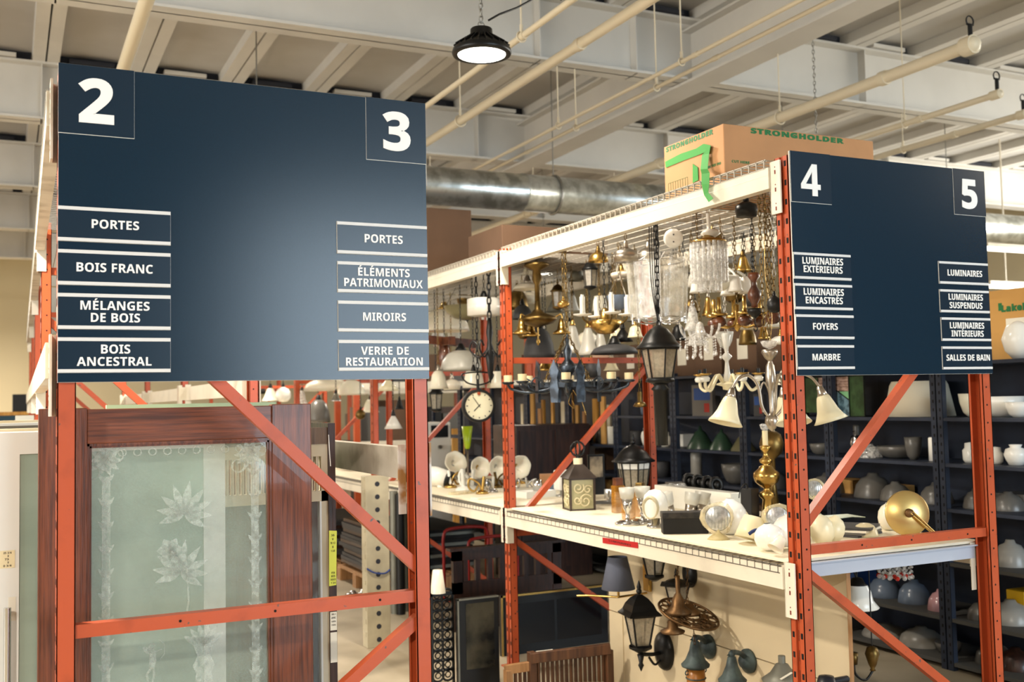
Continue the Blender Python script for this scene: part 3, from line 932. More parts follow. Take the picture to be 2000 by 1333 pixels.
sign(X2, 3.152, 'navy sign with numbers 4 and 5 and white light fitting categories',
     [('4', 1541, 1620, 393, (1563, 321, 1601, 383)), ('5', 1858.5, 1923, 418, (1877, 351, 1907, 409))],
     [([('LUMINAIRES', 1567.5, 1646.5, 510.6, 13.3), ('EXTÉRIEURS', 1570, 1645.5, 526.9, 13.3)], 1548, 1662, 492, 544),
      ([('LUMINAIRES', 1570, 1648, 570.6, 13.3), ('ENCASTRÉS', 1574, 1646, 587.3, 13.3)], 1552, 1665, 553, 604),
      ([('FOYERS', 1588, 1636, 638, 13)], 1554, 1668, 614, 662), ([('MARBRE', 1587, 1641, 698, 13)], 1556, 1669, 674, 722),
      ([('LUMINAIRES', 1851, 1918, 534.1, 12)], 1835, 1930, 510, 554),
      ([('LUMINAIRES', 1853, 1919.5, 580.9, 12), ('SUSPENDUS', 1855, 1918.5, 597.1, 12)], 1837, 1932, 565, 610),
      ([('LUMINAIRES', 1855.5, 1922, 636.2, 12), ('INTÉRIEURS', 1858.5, 1921, 652, 12)], 1840, 1935, 620, 666),
      ([('SALLES DE BAIN', 1849, 1933.5, 698.9, 12)], 1842, 1938, 677, 722)])


# ------------------------------------------------------------------ doors stored in the left rack
def leafpoly(L, w, n=9):
    top = [(L*i/n, w*math.sin(PI*(i/n)**.8)) for i in range(n+1)]
    return top+[(x, -y) for x, y in top[-2:0:-1]]


def etched_door():
    yd = 3.36
    xl, xr = .083, .892
    zt = 1.607
    t = thing('glazed_wooden_door', 'red-brown wooden door with an etched glass pane, standing behind the orange brace', 'door', (xl, yd, 0))
    W = xr-xl
    g0, g1 = P(170, 1000, Y=yd).x-xl, P(532, 1000, Y=yd).x-xl
    zg = 1.5
    zg = P(350, 862, Y=yd).z
    for nm, a, b in (('stile', 0, g0), ('stile', g1, W)):
        MB().bb(a, b, 0, .042, .0, zt).build(nm, WOODB, t, bevel=.003)
    MB().bb(g0, g1, .001, .041, zg, zt-.004).build('top_rail', WOODH, t, bevel=.003)
    MB().bb(g0, g1, .001, .041, 0, .28).build('bottom_rail', WOODH, t, bevel=.003)
    m = MB()
    e = .012
    for k, (a, y) in enumerate(((0, .004), (.006, .010))):
        m.bb(g0+a, g0+a+.007, y, .038, .28, zg).bb(g1-a-.007, g1-a, y, .038, .28, zg)
        m.bb(g0, g1, y, .038, zg-a-.007, zg-a).bb(g0, g1, y, .038, .28+a, .287+a)
    m.build('glazing_bead', WOODB, t)
    pane = MB().bb(g0+e, g1-e, .018, .022, .285, zg-.008).build('glass_pane', ETCHP, t)
    # etched ornament, slightly proud of the pane
    o = MB()
    yy = .0174
    U, V = (1, 0, 0), (0, 0, 1)
    def poly(p, cx, cz, ang=0, s=1):
        c_, s_ = math.cos(ang), math.sin(ang)
        o.prism([((x*c_-y*s_)*s, (x*s_+y*c_)*s) for x, y in p], (cx, yy, cz), U, V, .0012)
    def px(x, y):
        q = P(x, y, Y=yd+.018)
        return q.x-xl, q.z
    za, zb_ = .36, zg-.05
    for x in (g0+.042, g1-.064):          # side bands
        o.bb(x, x+.024, yy-.001, yy, .30, zg-.10)
        for k in range(17):
            for sgn in (-1, 1):
                poly(leafpoly(.036, .006), x+.012, .33+k*.07, PI/2+sgn*.7)
    for k in range(9):                    # top band of scrolls and corner rosettes
        o.ring((g0+.1+k*(g1-g0-.2)/8, yy, zg-.03), .011, .003, 12, 4, rotm('X', 90))
    for cx, cz in (px(205, 900), px(487, 888)):
        for k in range(10):
            poly(leafpoly(.05, .009), cx, cz, k*2*PI/10)
        o.ring((cx, yy, cz), .03, .003, 18, 4, rotm('X', 90))
        o.ring((cx-.035, yy, cz-.035), .02, .003, 18, 4, rotm('X', 90))
        o.ring((cx+.03, yy, cz+.014), .022, .003, 18, 4, rotm('X', 90))
    for (x, y), n_, l in ((px(360, 1005), 9, .105), (px(352, 1120), 9, .105)):       # two large palm sprays
        for k in range(n_):
            poly(leafpoly(l*(1-.25*abs(k-4)/4), .013), x, y, R_(-35+k*29))
    cx, cz = px(332, 1075)                                                           # flower head
    for k in range(6):
        poly(leafpoly(.04, .016), cx, cz, k*PI/3)
    o.tube([(cx, yy, cz), (cx+.05, yy, cz-.06), (cx+.055, yy, cz-.16), (cx+.04, yy, cz-.24)], .004, 5)
    # small winged archer figure on a pedestal, balustrade and urn
    cx, cz = px(297, 1285)
    poly([(-.008, -.03), (.006, -.035), (.012, -.01), (.010, .02), (.002, .026), (-.008, .018)], cx, cz)
    o.lathe([(.0001, -.001), (.010, -.001), (.010, .0), (.0001, .0)], (cx, yy, cz+.034), 12, rotm('X', 90))
    poly(leafpoly(.032, .008), cx-.004, cz+.014, R_(140))
    poly(leafpoly(.026, .007), cx-.002, cz+.012, R_(110))
    o.tube([(cx+.006, yy, cz+.014), (cx+.028, yy, cz+.022)], .0028, 5)
    o.tube([(cx+.02, yy, cz+.052), (cx+.036, yy, cz+.036), (cx+.036, yy, cz+.008), (cx+.022, yy, cz-.01)], .0015, 5)
    o.tube([(cx-.002, yy, cz-.03), (cx-.016, yy, cz-.05), (cx-.01, yy, cz-.072)], .0045, 5)
    o.tube([(cx+.004, yy, cz-.03), (cx+.006, yy, cz-.054), (cx+.001, yy, cz-.076)], .0045, 5)
    poly([(-.016, -.03), (.016, -.03), (.010, -.004), (.014, 0), (-.014, 0), (-.010, -.004)], cx, cz-.078)
    for k in range(22):
        x = g0+.1+k*.022
        if abs(x-cx) > .03 and x < g1-.12:
            poly([(-.004, -.06), (.004, -.06), (.007, -.03), (.003, 0), (-.003, 0), (-.007, -.03)], x, cz-.125)
    o.bb(g0+.09, g1-.12, yy-.001, yy, cz-.125, cz-.12)
    ux, uz = px(398, 1300)
    poly([(-.03, -.12), (.03, -.12), (.024, -.02), (.034, 0), (.02, .03), (.03, .06), (-.03, .06), (-.02, .03), (-.034, 0), (-.024, -.02)], ux, uz)
    for k in range(6):
        poly(leafpoly(.07, .012), ux, uz+.06, R_(30+k*24))
    o.build('etched_ornament', ETCHW, pane)
    return t


etched_door()


def white_door():
    yd = 3.50
    x0, x1 = -.30, P(440, 1000, Y=3.5).x
    t = thing('white_glazed_door', 'white door with a tall frosted glass strip and steel pull bar at the left edge', 'door', (0, yd, 0))
    zt = P(40, 845, Y=yd).z
    a, b = P(38, 1000, Y=yd).x, P(398, 1000, Y=yd).x
    zg = P(40, 888, Y=yd).z
    m = MB().bb(x0, a, 0, .044, 0, zt).bb(b, x1, 0, .044, 0, zt).bb(a, b, 0, .044, zg, zt).bb(a, b, 0, .044, 0, .25)
    m.build('door_leaf', DOORW, t)
    MB().bb(a, b, .006, .014, .25, zg).build('frosted_pane', FROSTG, t)
    hx = P(14, 1250, Y=yd-.05).x
    h = MB().cyl((hx, -.05, P(14, 1188, Y=yd-.05).z), (hx, -.05, .2), .010, 14)
    for z in (1.0, .4):
        h.cyl((hx, -.05, z), (hx, .0, z), .007, 10)
    h.build('pull_handle', CHROME, t)
    c = P(16, 1093, Y=yd)
    s = MB().bb(c.x-.022, c.x+.018, -.0012, 0, c.z-.026, c.z+.026).build('size_sticker', PAPERB, t)
    for k, q in enumerate(('25 3/4', 'x', '73', 'x', '0 3/4')):
        lettering(q, s, (c.x-.002+(0, .002, -.002, .002, 0)[k], -.0014, c.z+.019-k*.0095), EX, EZ, (.022, .004, .011, .004, .022)[k], .006, INK, 0, .0002, 'handwriting')
    c = P(22, 1190, Y=yd)
    MB().bb(c.x-.008, c.x+.012, -.001, 0, c.z-.035, c.z+.035).build('price_sticker', PAPER, t)
    return t


white_door()


def cream_door():
    yd = 3.60
    xa, xb = .62, P(641, 1000, Y=yd).x
    zt = P(620, 868, Y=yd).z
    t = thing('cream_spindle_door', 'old cream door with slotted top and window, right of the red-brown door', 'door', (0, yd, 0))
    top = P(610, 836, Y=yd).z
    z1, z2, z3 = P(620, 892, Y=yd).z, P(620, 962, Y=yd).z, P(620, 980, Y=yd).z
    g0, g1 = P(603, 1000, Y=yd).x-.02, P(636, 1000, Y=yd).x-.014
    m = MB().bb(xa, xb, 0, .035, z1, zt).bb(xa, xb, 0, .035, z3, z2+.004).bb(g1, xb, 0, .035, 0, z1).bb(xa, xa+.03, 0, .035, 0, z1).bb(xa, xb, 0, .035, 0, .2)
    k = 0
    x = g1-.010
    while x > xa+.03:
        m.bb(x-.007, x, .006, .028, z2, z1)
        x -= .017
    m.build('door_leaf', DOORC, t)
    MB().bb(xa, xb, -.004, .03, zt, top).build('raw_top_strip', wood('splintered_brown', (116, 88, 58), (70, 50, 32), coat=0), t)
    MB().bb(xa+.03, g1, .014, .018, .2, z3).build('window_pane', clear_glass('old_window_glass', (120, 130, 130), .35, .05), t)
    m = MB().bb(g1-.006, g1, .0, .034, .2, z3).build('glazing_bead', DOORW, t)
    # brown slab with the measured tapes
    xa2, xb2 = P(641, 1000, Y=yd-.01).x+.002, P(656, 1000, Y=yd-.01).x
    zt2 = P(648, 827, Y=yd-.01).z
    t2 = thing('brown_door_slab', 'dark brown door edge with yellow handwritten measuring tape and price labels', 'door', (0, yd-.01, 0))
    MB().bb(xa2, xb2, 0, .6, 0, zt2).build('door_edge', WOODD, t2)
    MB().tube([(xa2+.002, -.001, zt2-.04), (xa2+.004, -.001, zt2-.09), (xa2+.008, -.001, zt2-.15)], .0018, 5).build('paint_drip', WHITE, t2)
    p = P(652, 1038, Y=yd-.012)
    q = P(652, 1145, Y=yd-.012)
    s = MB().prism([(xa2-.002, q.z), (xb2-.002, q.z+.002), (xb2+.002, p.z), (xa2, p.z+.003)], (0, 0, 0), (1, 0, 0), (0, 0, 1), .002).build('yellow_tape', PAPERY, t2)
    for k, w in enumerate(('36', 'v', '78 1/2', 'x', '1 3/8')):
        lettering(w, s, ((xa2+xb2)/2, -.0022, p.z-.014-k*.0135), EX, EZ, (.012, .006, .018, .006, .014)[k], .0075, INK, 0, .0002, 'handwriting')
    for k, w in enumerate(('PIN', 'BOIS', 'DOUCE', '1 3/4')):
        lettering(w, s, ((xa2+xb2)/2, -.0022, q.z+.045-k*.0115), EX, EZ, (.012, .014, .018, .016)[k], .007, INK, 0, .0002, 'handwriting')
    for yt, yb in ((1167, 1180), (1196, 1232), (1236, 1295)):
        a, b = P(650, yt, Y=yd-.01).z, P(650, yb, Y=yd-.01).z
        s = MB().bb(xa2+.001, xb2-.001, -.0012, 0, b, a).build('price_label', PAPER, t2)
        if yt == 1196:
            for k, w in enumerate(('395.$', 'avec', 'cadre', '2 vitres')):
                lettering(w, s, ((xa2+xb2)/2, -.0014, a-.008-k*.012), EX, EZ, .015, .0065, INK, 0, .0002, 'handwriting')


cream_door()


def stored_door(label, x0, x1, y, zt, m1, glass=None):
    t = thing('stored_door', label, 'door', (x0, y, 0), group='doors stored upright in the left rack')
    W = x1-x0
    MB().bb(0, W, 0, .04, 0, zt).build('door_leaf', m1, t)
    p = MB()
    for a, b in ((.08, W/2-.04), (W/2+.04, W-.08)):
        p.bb(a, b, -.004, 0, zt*.55, zt-.12).bb(a, b, -.004, 0, .15, zt*.5)
    p.build('raised_panel', m1, t)


stored_door('brown wooden panel door seen through the right half of the etched glass', .60, .80, 3.72, 1.5, WOODP)
stored_door('dark door standing deep in the left rack behind the glass', .15, 1.02, 3.95, 1.38, WOODD)
stored_door('pale green door far back in the left rack', .38, 1.10, 4.75, 1.62, mat('pale_green_paint', (176, 196, 160), .6))
for k in range(5):
    y = 3.75+k*.16
    t = thing('stored_door', 'white painted door %s from the white door, leaning at the left edge' % ORD[k+1], 'door', (-.30+k*.05, y, 0), group='white doors at the left edge')
    W_ = .42
    MB().bb(0, W_, 0, .035, 0, 1.535+.008*k).build('door_leaf', [DOORW, DOORC, GREYB][k % 3], t)
    MB().cyl((W_-.05, -.04, 1.0), (W_-.05, .0, 1.0), .02, 10).build('door_knob', BRASSD, t)


# ------------------------------------------------------------------ light fittings
TOPZ = 2.525           # underside of the rack's top deck
PR = {'bell': [(.07, 0), (.12, -.02), (.19, -.14), (.25, -.36), (.31, -.62), (.41, -.86), (.5, -1), (.485, -1), (.39, -.85), (.29, -.62), (.23, -.36), (.16, -.14)],
      'dome': [(.05, 0), (.18, -.04), (.33, -.2), (.44, -.5), (.49, -.85), (.5, -1), (.47, -.98), (.42, -.5), (.3, -.2)],
      'flat': [(.05, 0), (.25, -.12), (.42, -.45), (.5, -1), (.46, -.9), (.38, -.45)],
      'bowl': [(.5, 0), (.49, -.1), (.42, -.5), (.27, -.85), (.08, -1), (.001, -1)],
      'cone': [(.08, 0), (.10, -.03), (.3, -.5), (.5, -1), (.485, -1), (.28, -.5), (.08, -.06)],
      'drum': [(.34, 0), (.40, -.3), (.44, -.62), (.5, -1), (.49, -1), (.43, -.62), (.39, -.3), (.33, 0)],
      'globe': [(.12, 0), (.14, -.04), (.33, -.14), (.46, -.32), (.5, -.55), (.45, -.78), (.28, -.95), (.001, -1)],
      'tulip': [(.06, 0), (.2, -.05), (.32, -.25), (.36, -.5), (.42, -.8), (.5, -1), (.48, -1), (.35, -.6), (.28, -.25)],
      'disc': [(.02, 0), (.2, -.1), (.46, -.3), (.5, -.6), (.44, -1), (.001, -1)],
      'cyl': [(.4, 0), (.5, -.05), (.5, -.95), (.4, -1), (.001, -1)]}


def S(px, X, z=SHZ):
    """point on a level surface under a photograph column, at a given depth across the rack"""
    lo, hi = 0, 3000
    for _ in range(40):
        mid = (lo+hi)/2
        if P(px, mid, X=X).z > z:
            lo = mid
        else:
            hi = mid
    return P(px, lo, X=X)


def scal(n, a=.06):
    return lambda q, r, z: 1+a*math.cos(n*q)*min(1, r*2.2)


def shade_mb(kind, w, h, o=(0, 0, 0), M=None, n=28, wob=None, m=0, mb=None):
    mb = mb or MB()
    return mb.lathe([(r*w, z*h) for r, z in PR[kind]], o, n, M, m, wob=wob)


def chain_to_top(t, p, z0, mt=BRASSD, L=.032, w=.013, r=.0022, zt=TOPZ, dx=0, dy=0):
    MB().chain((0, 0, z0), (dx, dy, zt-p.z), L, w, r).build('chain', mt, t)


def pendant(name, label, px, py0, py1, w, X, kind, mt, cap=BRASSD, ch=BRASSD, wob=None, group=None, cat='lamp', rod=False, cut=None, finial=True):
    """hanging fitting: shade between rows py0 and py1, w pixels wide"""
    p = P(px, py0, X=X)
    k = mp(p)
    h, w = (py1-py0)*k, w*k
    t = thing(name, label, cat, p, group=group)
    shade_mb(kind, w, h, wob=wob).build('shade', mt, t)
    up = min(.05, w*.3)
    c = MB().lathe([(.001, up), (w*.05, up), (w*.09, up*.6), (w*.12, up*.2), (w*.14, -.002), (.001, -.003)], n=16)
    if kind in ('bowl',):
        c = MB()
        for q in range(3):
            a = q*2*PI/3+.5
            c.tube([(w*.46*math.cos(a), w*.46*math.sin(a), 0), (0, 0, w*.8)], .0018, 5)
        c.ball((0, 0, w*.8), .008, 8)
        up = w*.8
        if finial:
            c.lathe([(.001, -h-.02), (.006, -h-.014), (.004, -h-.008), (w*.06, -h+.002), (.001, -h+.004)], n=12)
    c.build('cap', cap, t)
    if rod:
        MB().cyl((0, 0, up*.9), (0, 0, TOPZ-p.z), .005, 8).build('rod', cap, t)
    else:
        chain_to_top(t, p, up, ch)
    return t


def candle(mb_t, pos, parent, cm, hold, h=.06, r=.011, dish=.03):
    """a candle sleeve on its drip dish"""
    MB().lathe([(.001, 0), (dish*.5, 0), (dish, .008), (dish*1.02, .012), (dish*.4, .006), (.001, .006)], pos, 16).build('drip_dish', hold, parent)
    q = Vector(pos)
    MB().cyl(q+Vector((0, 0, .005)), q+Vector((0, 0, h)), r, 12).cyl(q+Vector((0, 0, h)), q+Vector((0, 0, h+.012)), r*.6, 8).build('candle_sleeve', cm, parent)


def arc(pts, n=6):
    """smooth curve through points"""
    pts = [Vector(p) for p in pts]
    out = []
    k = len(pts)
    for i in range(k-1):
        p0, p1, p2, p3 = pts[max(i-1, 0)], pts[i], pts[i+1], pts[min(i+2, k-1)]
        for j in range(n):
            u = j/n
            out.append(.5*((2*p1)+(p2-p0)*u+(2*p0-5*p1+4*p2-p3)*u*u+(3*p1-p0-3*p2+p3)*u*u*u))
    out.append(pts[-1])
    return out


def radial(a, r, z):
    return Vector((r*math.cos(a), r*math.sin(a), z))


def silver_chandelier():
    p = P(1505, 745, X=3.1)
    k = mp(p)
    t = thing('bell_chandelier', 'brushed silver chandelier with cream bell shades hanging beside the perforated post', 'chandelier', p)
    c = MB()
    c.lathe([(.001, 62*k), (14*k, 62*k), (16*k, 56*k), (9*k, 44*k), (4*k, 40*k), (5*k, 36*k), (8*k, 30*k), (10*k, 10*k), (9*k, -8*k), (5*k, -24*k), (4*k, -60*k), (6*k, -64*k),
             (12*k, -70*k), (14*k, -80*k), (8*k, -92*k), (3*k, -96*k), (.001, -98*k)], n=20)
    c.build('column', NICKEL, t)
    MB().lathe([(.001, 62*k), (13*k, 68*k), (17*k, 78*k), (16*k, 79*k), (11*k, 70*k), (.001, 66*k)], n=20, wob=scal(8, .12)).build('glass_cup', CRYST, t)
    n = 5
    for i in range(n):
        a = R_(198)+i*2*PI/n - .33
        R = 92*k
        arm = arc([radial(a, 4*k, -72*k), radial(a, 22*k, -50*k), radial(a, 30*k, -8*k), radial(a, 52*k, 12*k), radial(a, 76*k, 6*k), radial(a, R, -14*k)])
        ar = MB().tube(arm, 2.6*k, 8).tube(arc([radial(a, 4*k, -20*k), radial(a, 16*k, -2*k), radial(a, 26*k, -24*k), radial(a, 20*k, -60*k)]), 1.6*k, 6).build('arm', NICKEL, t)
        M = Matrix.Rotation(a, 3, 'Z') @ Matrix.Rotation(R_(-16), 3, 'Y')
        o = radial(a, R, -14*k)
        sh = MB().lathe([(.001, 2*k), (5*k, 2*k), (8*k, -10*k), (11*k, -18*k), (.001, -18*k)], o, 14, M).build('lamp_holder', NICKEL, t)
        shade_mb('bell', 66*k, 56*k, o+M @ Vector((0, 0, -12*k)), M).build('bell_shade', ALAB, t)
    chain_to_top(t, p, 78*k, BRASSD, .034, .014)
    MB().tube(arc([(0.004, 0, 78*k), (.02, 0, .3), (-.01, 0, .5), (.015, .01, TOPZ-p.z)]), .0015, 5).build('lamp_wire', BRASS, t)


silver_chandelier()


def porcelain_candelabra():
    p = P(1421, 755, X=3.42)
    k = mp(p)
    t = thing('porcelain_chandelier', 'small white porcelain chandelier with gilt dishes, left of the bell shades', 'chandelier', p)
    MB().lathe([(.001, 104*k), (8*k, 104*k), (9*k, 100*k), (4*k, 70*k), (3*k, 66*k), (11*k, 58*k), (4*k, 50*k), (3.5*k, 46*k), (5*k, 30*k), (8*k, 14*k), (6*k, 8*k)], n=16).build('column', PORC, t)
    MB().lathe([(6*k, 10*k), (20*k, 6*k), (22*k, 3*k), (10*k, 0), (9*k, -6*k), (.001, -8*k)], n=20).build('arm_plate', ALAB, t)
    for i in range(5):
        a = R_(188)+i*2*PI/5
        arm = arc([radial(a, 10*k, 6*k), radial(a, 22*k, 22*k), radial(a, 34*k, 8*k), radial(a, 46*k, -8*k), radial(a, 58*k, -2*k), radial(a, 60*k, 8*k)])
        MB().tube(arm, 3*k, 8).build('arm', ALAB, t)
        MB().lathe([(.001, 8*k), (9*k, 10*k), (10*k, 16*k), (7*k, 20*k), (.001, 20*k)], radial(a, 60*k, 0), 14).build('cup', PORC, t)
        MB().lathe([(.001, 21*k), (8*k, 21*k), (13*k, 24*k), (13*k, 25*k), (.001, 23*k)], radial(a, 60*k, 0), 16).build('gilt_dish', BRASS, t)
        MB().cyl(radial(a, 60*k, 24*k), radial(a, 60*k, 34*k), 3.4*k, 10).build('socket', BLK, t)
    chain_to_top(t, p, 104*k, NICKEL, .03, .011, .0016)


porcelain_candelabra()


def poly_lantern(name, label, p, k, n, rt, rb, zt, zb, rroof, hroof, mt, glass, crown=True, rot=0, mull=0, group=None, cat='lantern', base=True, dome=True, hat=1.0):
    """lantern: glass cage from zt to zb (radii rt, rb), roof above; sizes in pixels times k"""
    t = thing(name, label, cat, p, group=group)
    c = MB()
    def ringpts(r, z):
        return [radial(rot+2*PI*i/n, r*k, z*k) for i in range(n)]
    A, B = ringpts(rt, zt), ringpts(rb, zb)
    for i in range(n):
        c.tube([A[i], B[i]], 1.7*k, 6)
        j = (i+1) % n
        c.tube([A[i], A[j]], 1.8*k, 6)
        c.tube([B[i], B[j]], 2.2*k, 6)
        for q in range(1, mull+1):
            c.tube([A[i].lerp(A[j], q/(mull+1)), B[i].lerp(B[j], q/(mull+1))], .8*k, 5)
        if mull:
            c.tube([A[i].lerp(B[i], .22), A[j].lerp(B[j], .22)], .8*k, 5)
    c.build('cage', mt, t)
    rf = MB()
    if dome:
        pr = [(rroof*1.0, zt+1), (rroof*1.03, zt+3), (rroof*.80, zt+hroof*.28), (rroof*.66, zt+hroof*.55), (rroof*.42, zt+hroof*.82), (rroof*.14, zt+hroof), (.01, zt+hroof)]
    else:
        pr = [(rroof*1.0, zt+1), (rroof*1.0, zt+3), (rroof*.62, zt+hroof*.4), (rroof*.22, zt+hroof), (.01, zt+hroof)]
    rf.lathe([(r*k, z*k) for r, z in pr]+[(.0001, (zt+1)*k)], n=n*(4 if n >= 6 and dome else 1), rot=rot)
    rf.add(ringpts(rroof, zt+.8), [tuple(range(n))[::-1]])
    if crown:
        rf.ball((0, 0, (zt+hroof+5)*k), 5*k, 10)
        rf.lathe([(3*k, (zt+hroof+8)*k), (4*k, (zt+hroof+12)*k), (1*k, (zt+hroof+22)*k), (.0001, (zt+hroof+23)*k)], n=10)
    rf.build('roof', mt, t)
    g = MB()
    a2, b2 = ringpts(rt-.8, zt), ringpts(rb-.8, zb)
    for i in range(n):
        j = (i+1) % n
        g.add([a2[i], a2[j], b2[j], b2[i]], [(0, 1, 2, 3)])
    g.build('glass_panes', glass, t)
    if base:
        b = MB()
        b.lathe([((rb+3)*k, zb*k), ((rb+3)*k, (zb-4)*k), (rb*.7*k, (zb-8)*k), (rb*.3*k, (zb-12)*k), (.0001, (zb-12)*k)], n=max(n, 16), rot=rot)
        b.build('base', mt, t)
    s = MB().cyl((0, 0, zb*k), (0, 0, (zb+14)*k), 3.2*k, 10)
    s.build('lamp_socket', DGREY, t)
    return t


def black_post_lantern():
    p = P(1289, 740, X=3.0)
    k = mp(p)
    t = poly_lantern('post_lantern', 'large black post lantern with seeded glass hanging in mid air above the shelf', p, k, 6, 35, 24, 58, 0, 44, 46, BLK, SEED, crown=False, rot=.3)
    MB().lathe([(27*k, 0), (29*k, -6*k), (16*k, -9*k), (12*k, -14*k), (18*k, -20*k), (14*k, -24*k), (12*k, -130*k), (.001, -130*k)], n=18).build('post_sleeve', BLK, t)
    m = MB()
    for i in range(26):
        m.ball(radial(i*2*PI/26, 37*k, 66*k), 1.2*k, 6)
    m.build('bead_row', GALVD, t)
    chain_to_top(t, p, 100*k, BLK, .045, .018, .0035)
    m = MB()
    for i in range(5):
        m.tube(arc([(0, 0, 104*k), (i*.012-.03, .01, .5), (i*.02-.04, .01*i, TOPZ-p.z)]), .0028, 5)
    m.build('black_cables', BLK, t)


black_post_lantern()


def iron_chandelier():
    p = P(1110, 752, X=2.98)
    k = mp(p)
    t = thing('iron_chandelier', 'wide blue-grey iron chandelier with ivory candle tubes, hanging on brass chains', 'chandelier', p)
    m = MB()
    m.lathe([(.001, 100*k), (5*k, 96*k), (3*k, 80*k), (9*k, 66*k), (6*k, 50*k), (14*k, 40*k), (20*k, 34*k), (8*k, 20*k), (5*k, 4*k), (10*k, -8*k), (4*k, -20*k), (.001, -26*k)], n=14)
    m.build('centre_stem', IRONB, t)
    rg = MB()
    n = 8
    for i in range(26):
        a0, a1 = i*2*PI/26, (i+1)*2*PI/26
        rg.bar(radial(a0, 62*k, 0), radial(a1, 62*k, 0), 2*k, 10*k)
    rg.build('ring_band', IRONB, t)
    for i in range(n):
        a = i*2*PI/n+.25
        MB().tube(arc([radial(a, 6*k, 6*k), radial(a, 40*k, -8*k), radial(a, 80*k, -14*k), radial(a, 112*k, -6*k), radial(a, 118*k, 4*k)]), 2.6*k, 7).tube(
            arc([radial(a, 62*k, 0), radial(a, 84*k, 14*k), radial(a, 96*k, 2*k), radial(a, 88*k, -10*k)]), 1.6*k, 6).build('arm', IRONB, t)
        o = radial(a, 118*k, 2*k)
        MB().lathe([(.001, 0), (9*k, 1*k), (13*k, 5*k), (12*k, 6*k), (.001, 2*k)], o, 10).build('drip_dish', IRONB, t)
        MB().cyl(o+Vector((0, 0, 3*k)), o+Vector((0, 0, 19*k)), 8.5*k, 14).build('candle_sleeve', IVORY, t)
        MB().prism([(-7, -34), (7, -34), (9, -10), (6, 12), (10, 26), (0, 48), (-10, 26), (-6, 12), (-9, -10)], radial(a+.39, 64*k, 0),
                   Vector((-math.sin(a+.39), math.cos(a+.39), 0))*k, Vector((0, 0, k)), 1.5*k).build('leaf_blade', IRONB, t)
    for i in range(4):
        a = i*PI/2+.2
        MB().chain(radial(a, 60*k, 6*k), (0, 0, 104*k), .03, .013, .0026).build('chain', BRASSD, t)
    MB().chain((0, 0, 104*k), (0, 0, TOPZ-p.z), .036, .015, .003).build('chain', BRASSD, t)
    MB().tube(arc([(10*k, 0, -10*k), (20*k, 0, -24*k), (28*k, 0, -30*k), (38*k, 0, -60*k)]), .002, 5).tube(
        arc([(10*k, 0, -10*k), (0, 0, -34*k), (14*k, 4*k, -46*k), (8*k, 0, -30*k)]), .002, 5).build('loose_wires', BRASS, t)


iron_chandelier()


def brass_pan():
    p = P(1050, 612, X=3.15)
    k = mp(p)
    t = thing('brass_pan_light', 'aged brass pan light with hanging bell sockets, right of the middle post', 'chandelier', p)
    MB().lathe([(.001, 24*k), (5*k, 24*k), (6*k, 8*k), (14*k, 0), (36*k, -8*k), (39*k, -12*k), (30*k, -20*k), (10*k, -26*k), (.001, -28*k)], n=28).build('pan', BRASSD, t)
    MB().lathe([(.001, 100*k), (24*k, 98*k), (26*k, 92*k), (8*k, 84*k), (10*k, 66*k), (5*k, 56*k), (5*k, 22*k), (.001, 20*k)], n=18).build('stem', BRASSD, t)
    for i in range(3):
        a = R_(200)+i*2*PI/3
        MB().tube(arc([radial(a, 34*k, -10*k), radial(a, 46*k, -4*k), radial(a, 48*k, -12*k)]), 1.6*k, 6).lathe(
            [(.001, -12*k), (4*k, -13*k), (7*k, -26*k), (9*k, -34*k), (18*k, -40*k), (17*k, -43*k), (.001, -36*k)], radial(a, 47*k, 0), 14).build('bell_socket', BRASS, t)
    MB().cyl((0, 0, -28*k), (0, 0, -50*k), 1.2*k, 6).ball((0, 0, -56*k), 4*k, 8, sz=1.8).build('pull_tassel', BRASS, t)
    chain_to_top(t, p, 98*k)


brass_pan()


def brass_candle_bowl():
    p = P(1182, 628, X=3.05)
    k = mp(p)
    t = thing('brass_bowl_chandelier', 'woven brass bowl chandelier with white candle arms, left of the clear glass one', 'chandelier', p)
    MB().lathe([(.001, -26*k), (14*k, -24*k), (28*k, -12*k), (33*k, 0), (30*k, 2*k), (12*k, 4*k), (8*k, 20*k), (4*k, 26*k), (.001, 27*k)], n=30, wob=scal(15, .05)).build('bowl', BRASS, t)
    for i, a in enumerate((R_(168), R_(-12), R_(80), R_(255))):
        MB().tube(arc([radial(a, 10*k, 0), radial(a, 26*k, -8*k), radial(a, 42*k, 2*k), radial(a, 46*k, 10*k)]), 1.8*k, 7).build('arm', BRASSD, t)
        candle(None, radial(a, 46*k, 10*k), t, PORC, OPALW, 38*k, 5.2*k, 18*k)
    chain_to_top(t, p, 26*k, BLK, .034, .014)


brass_candle_bowl()


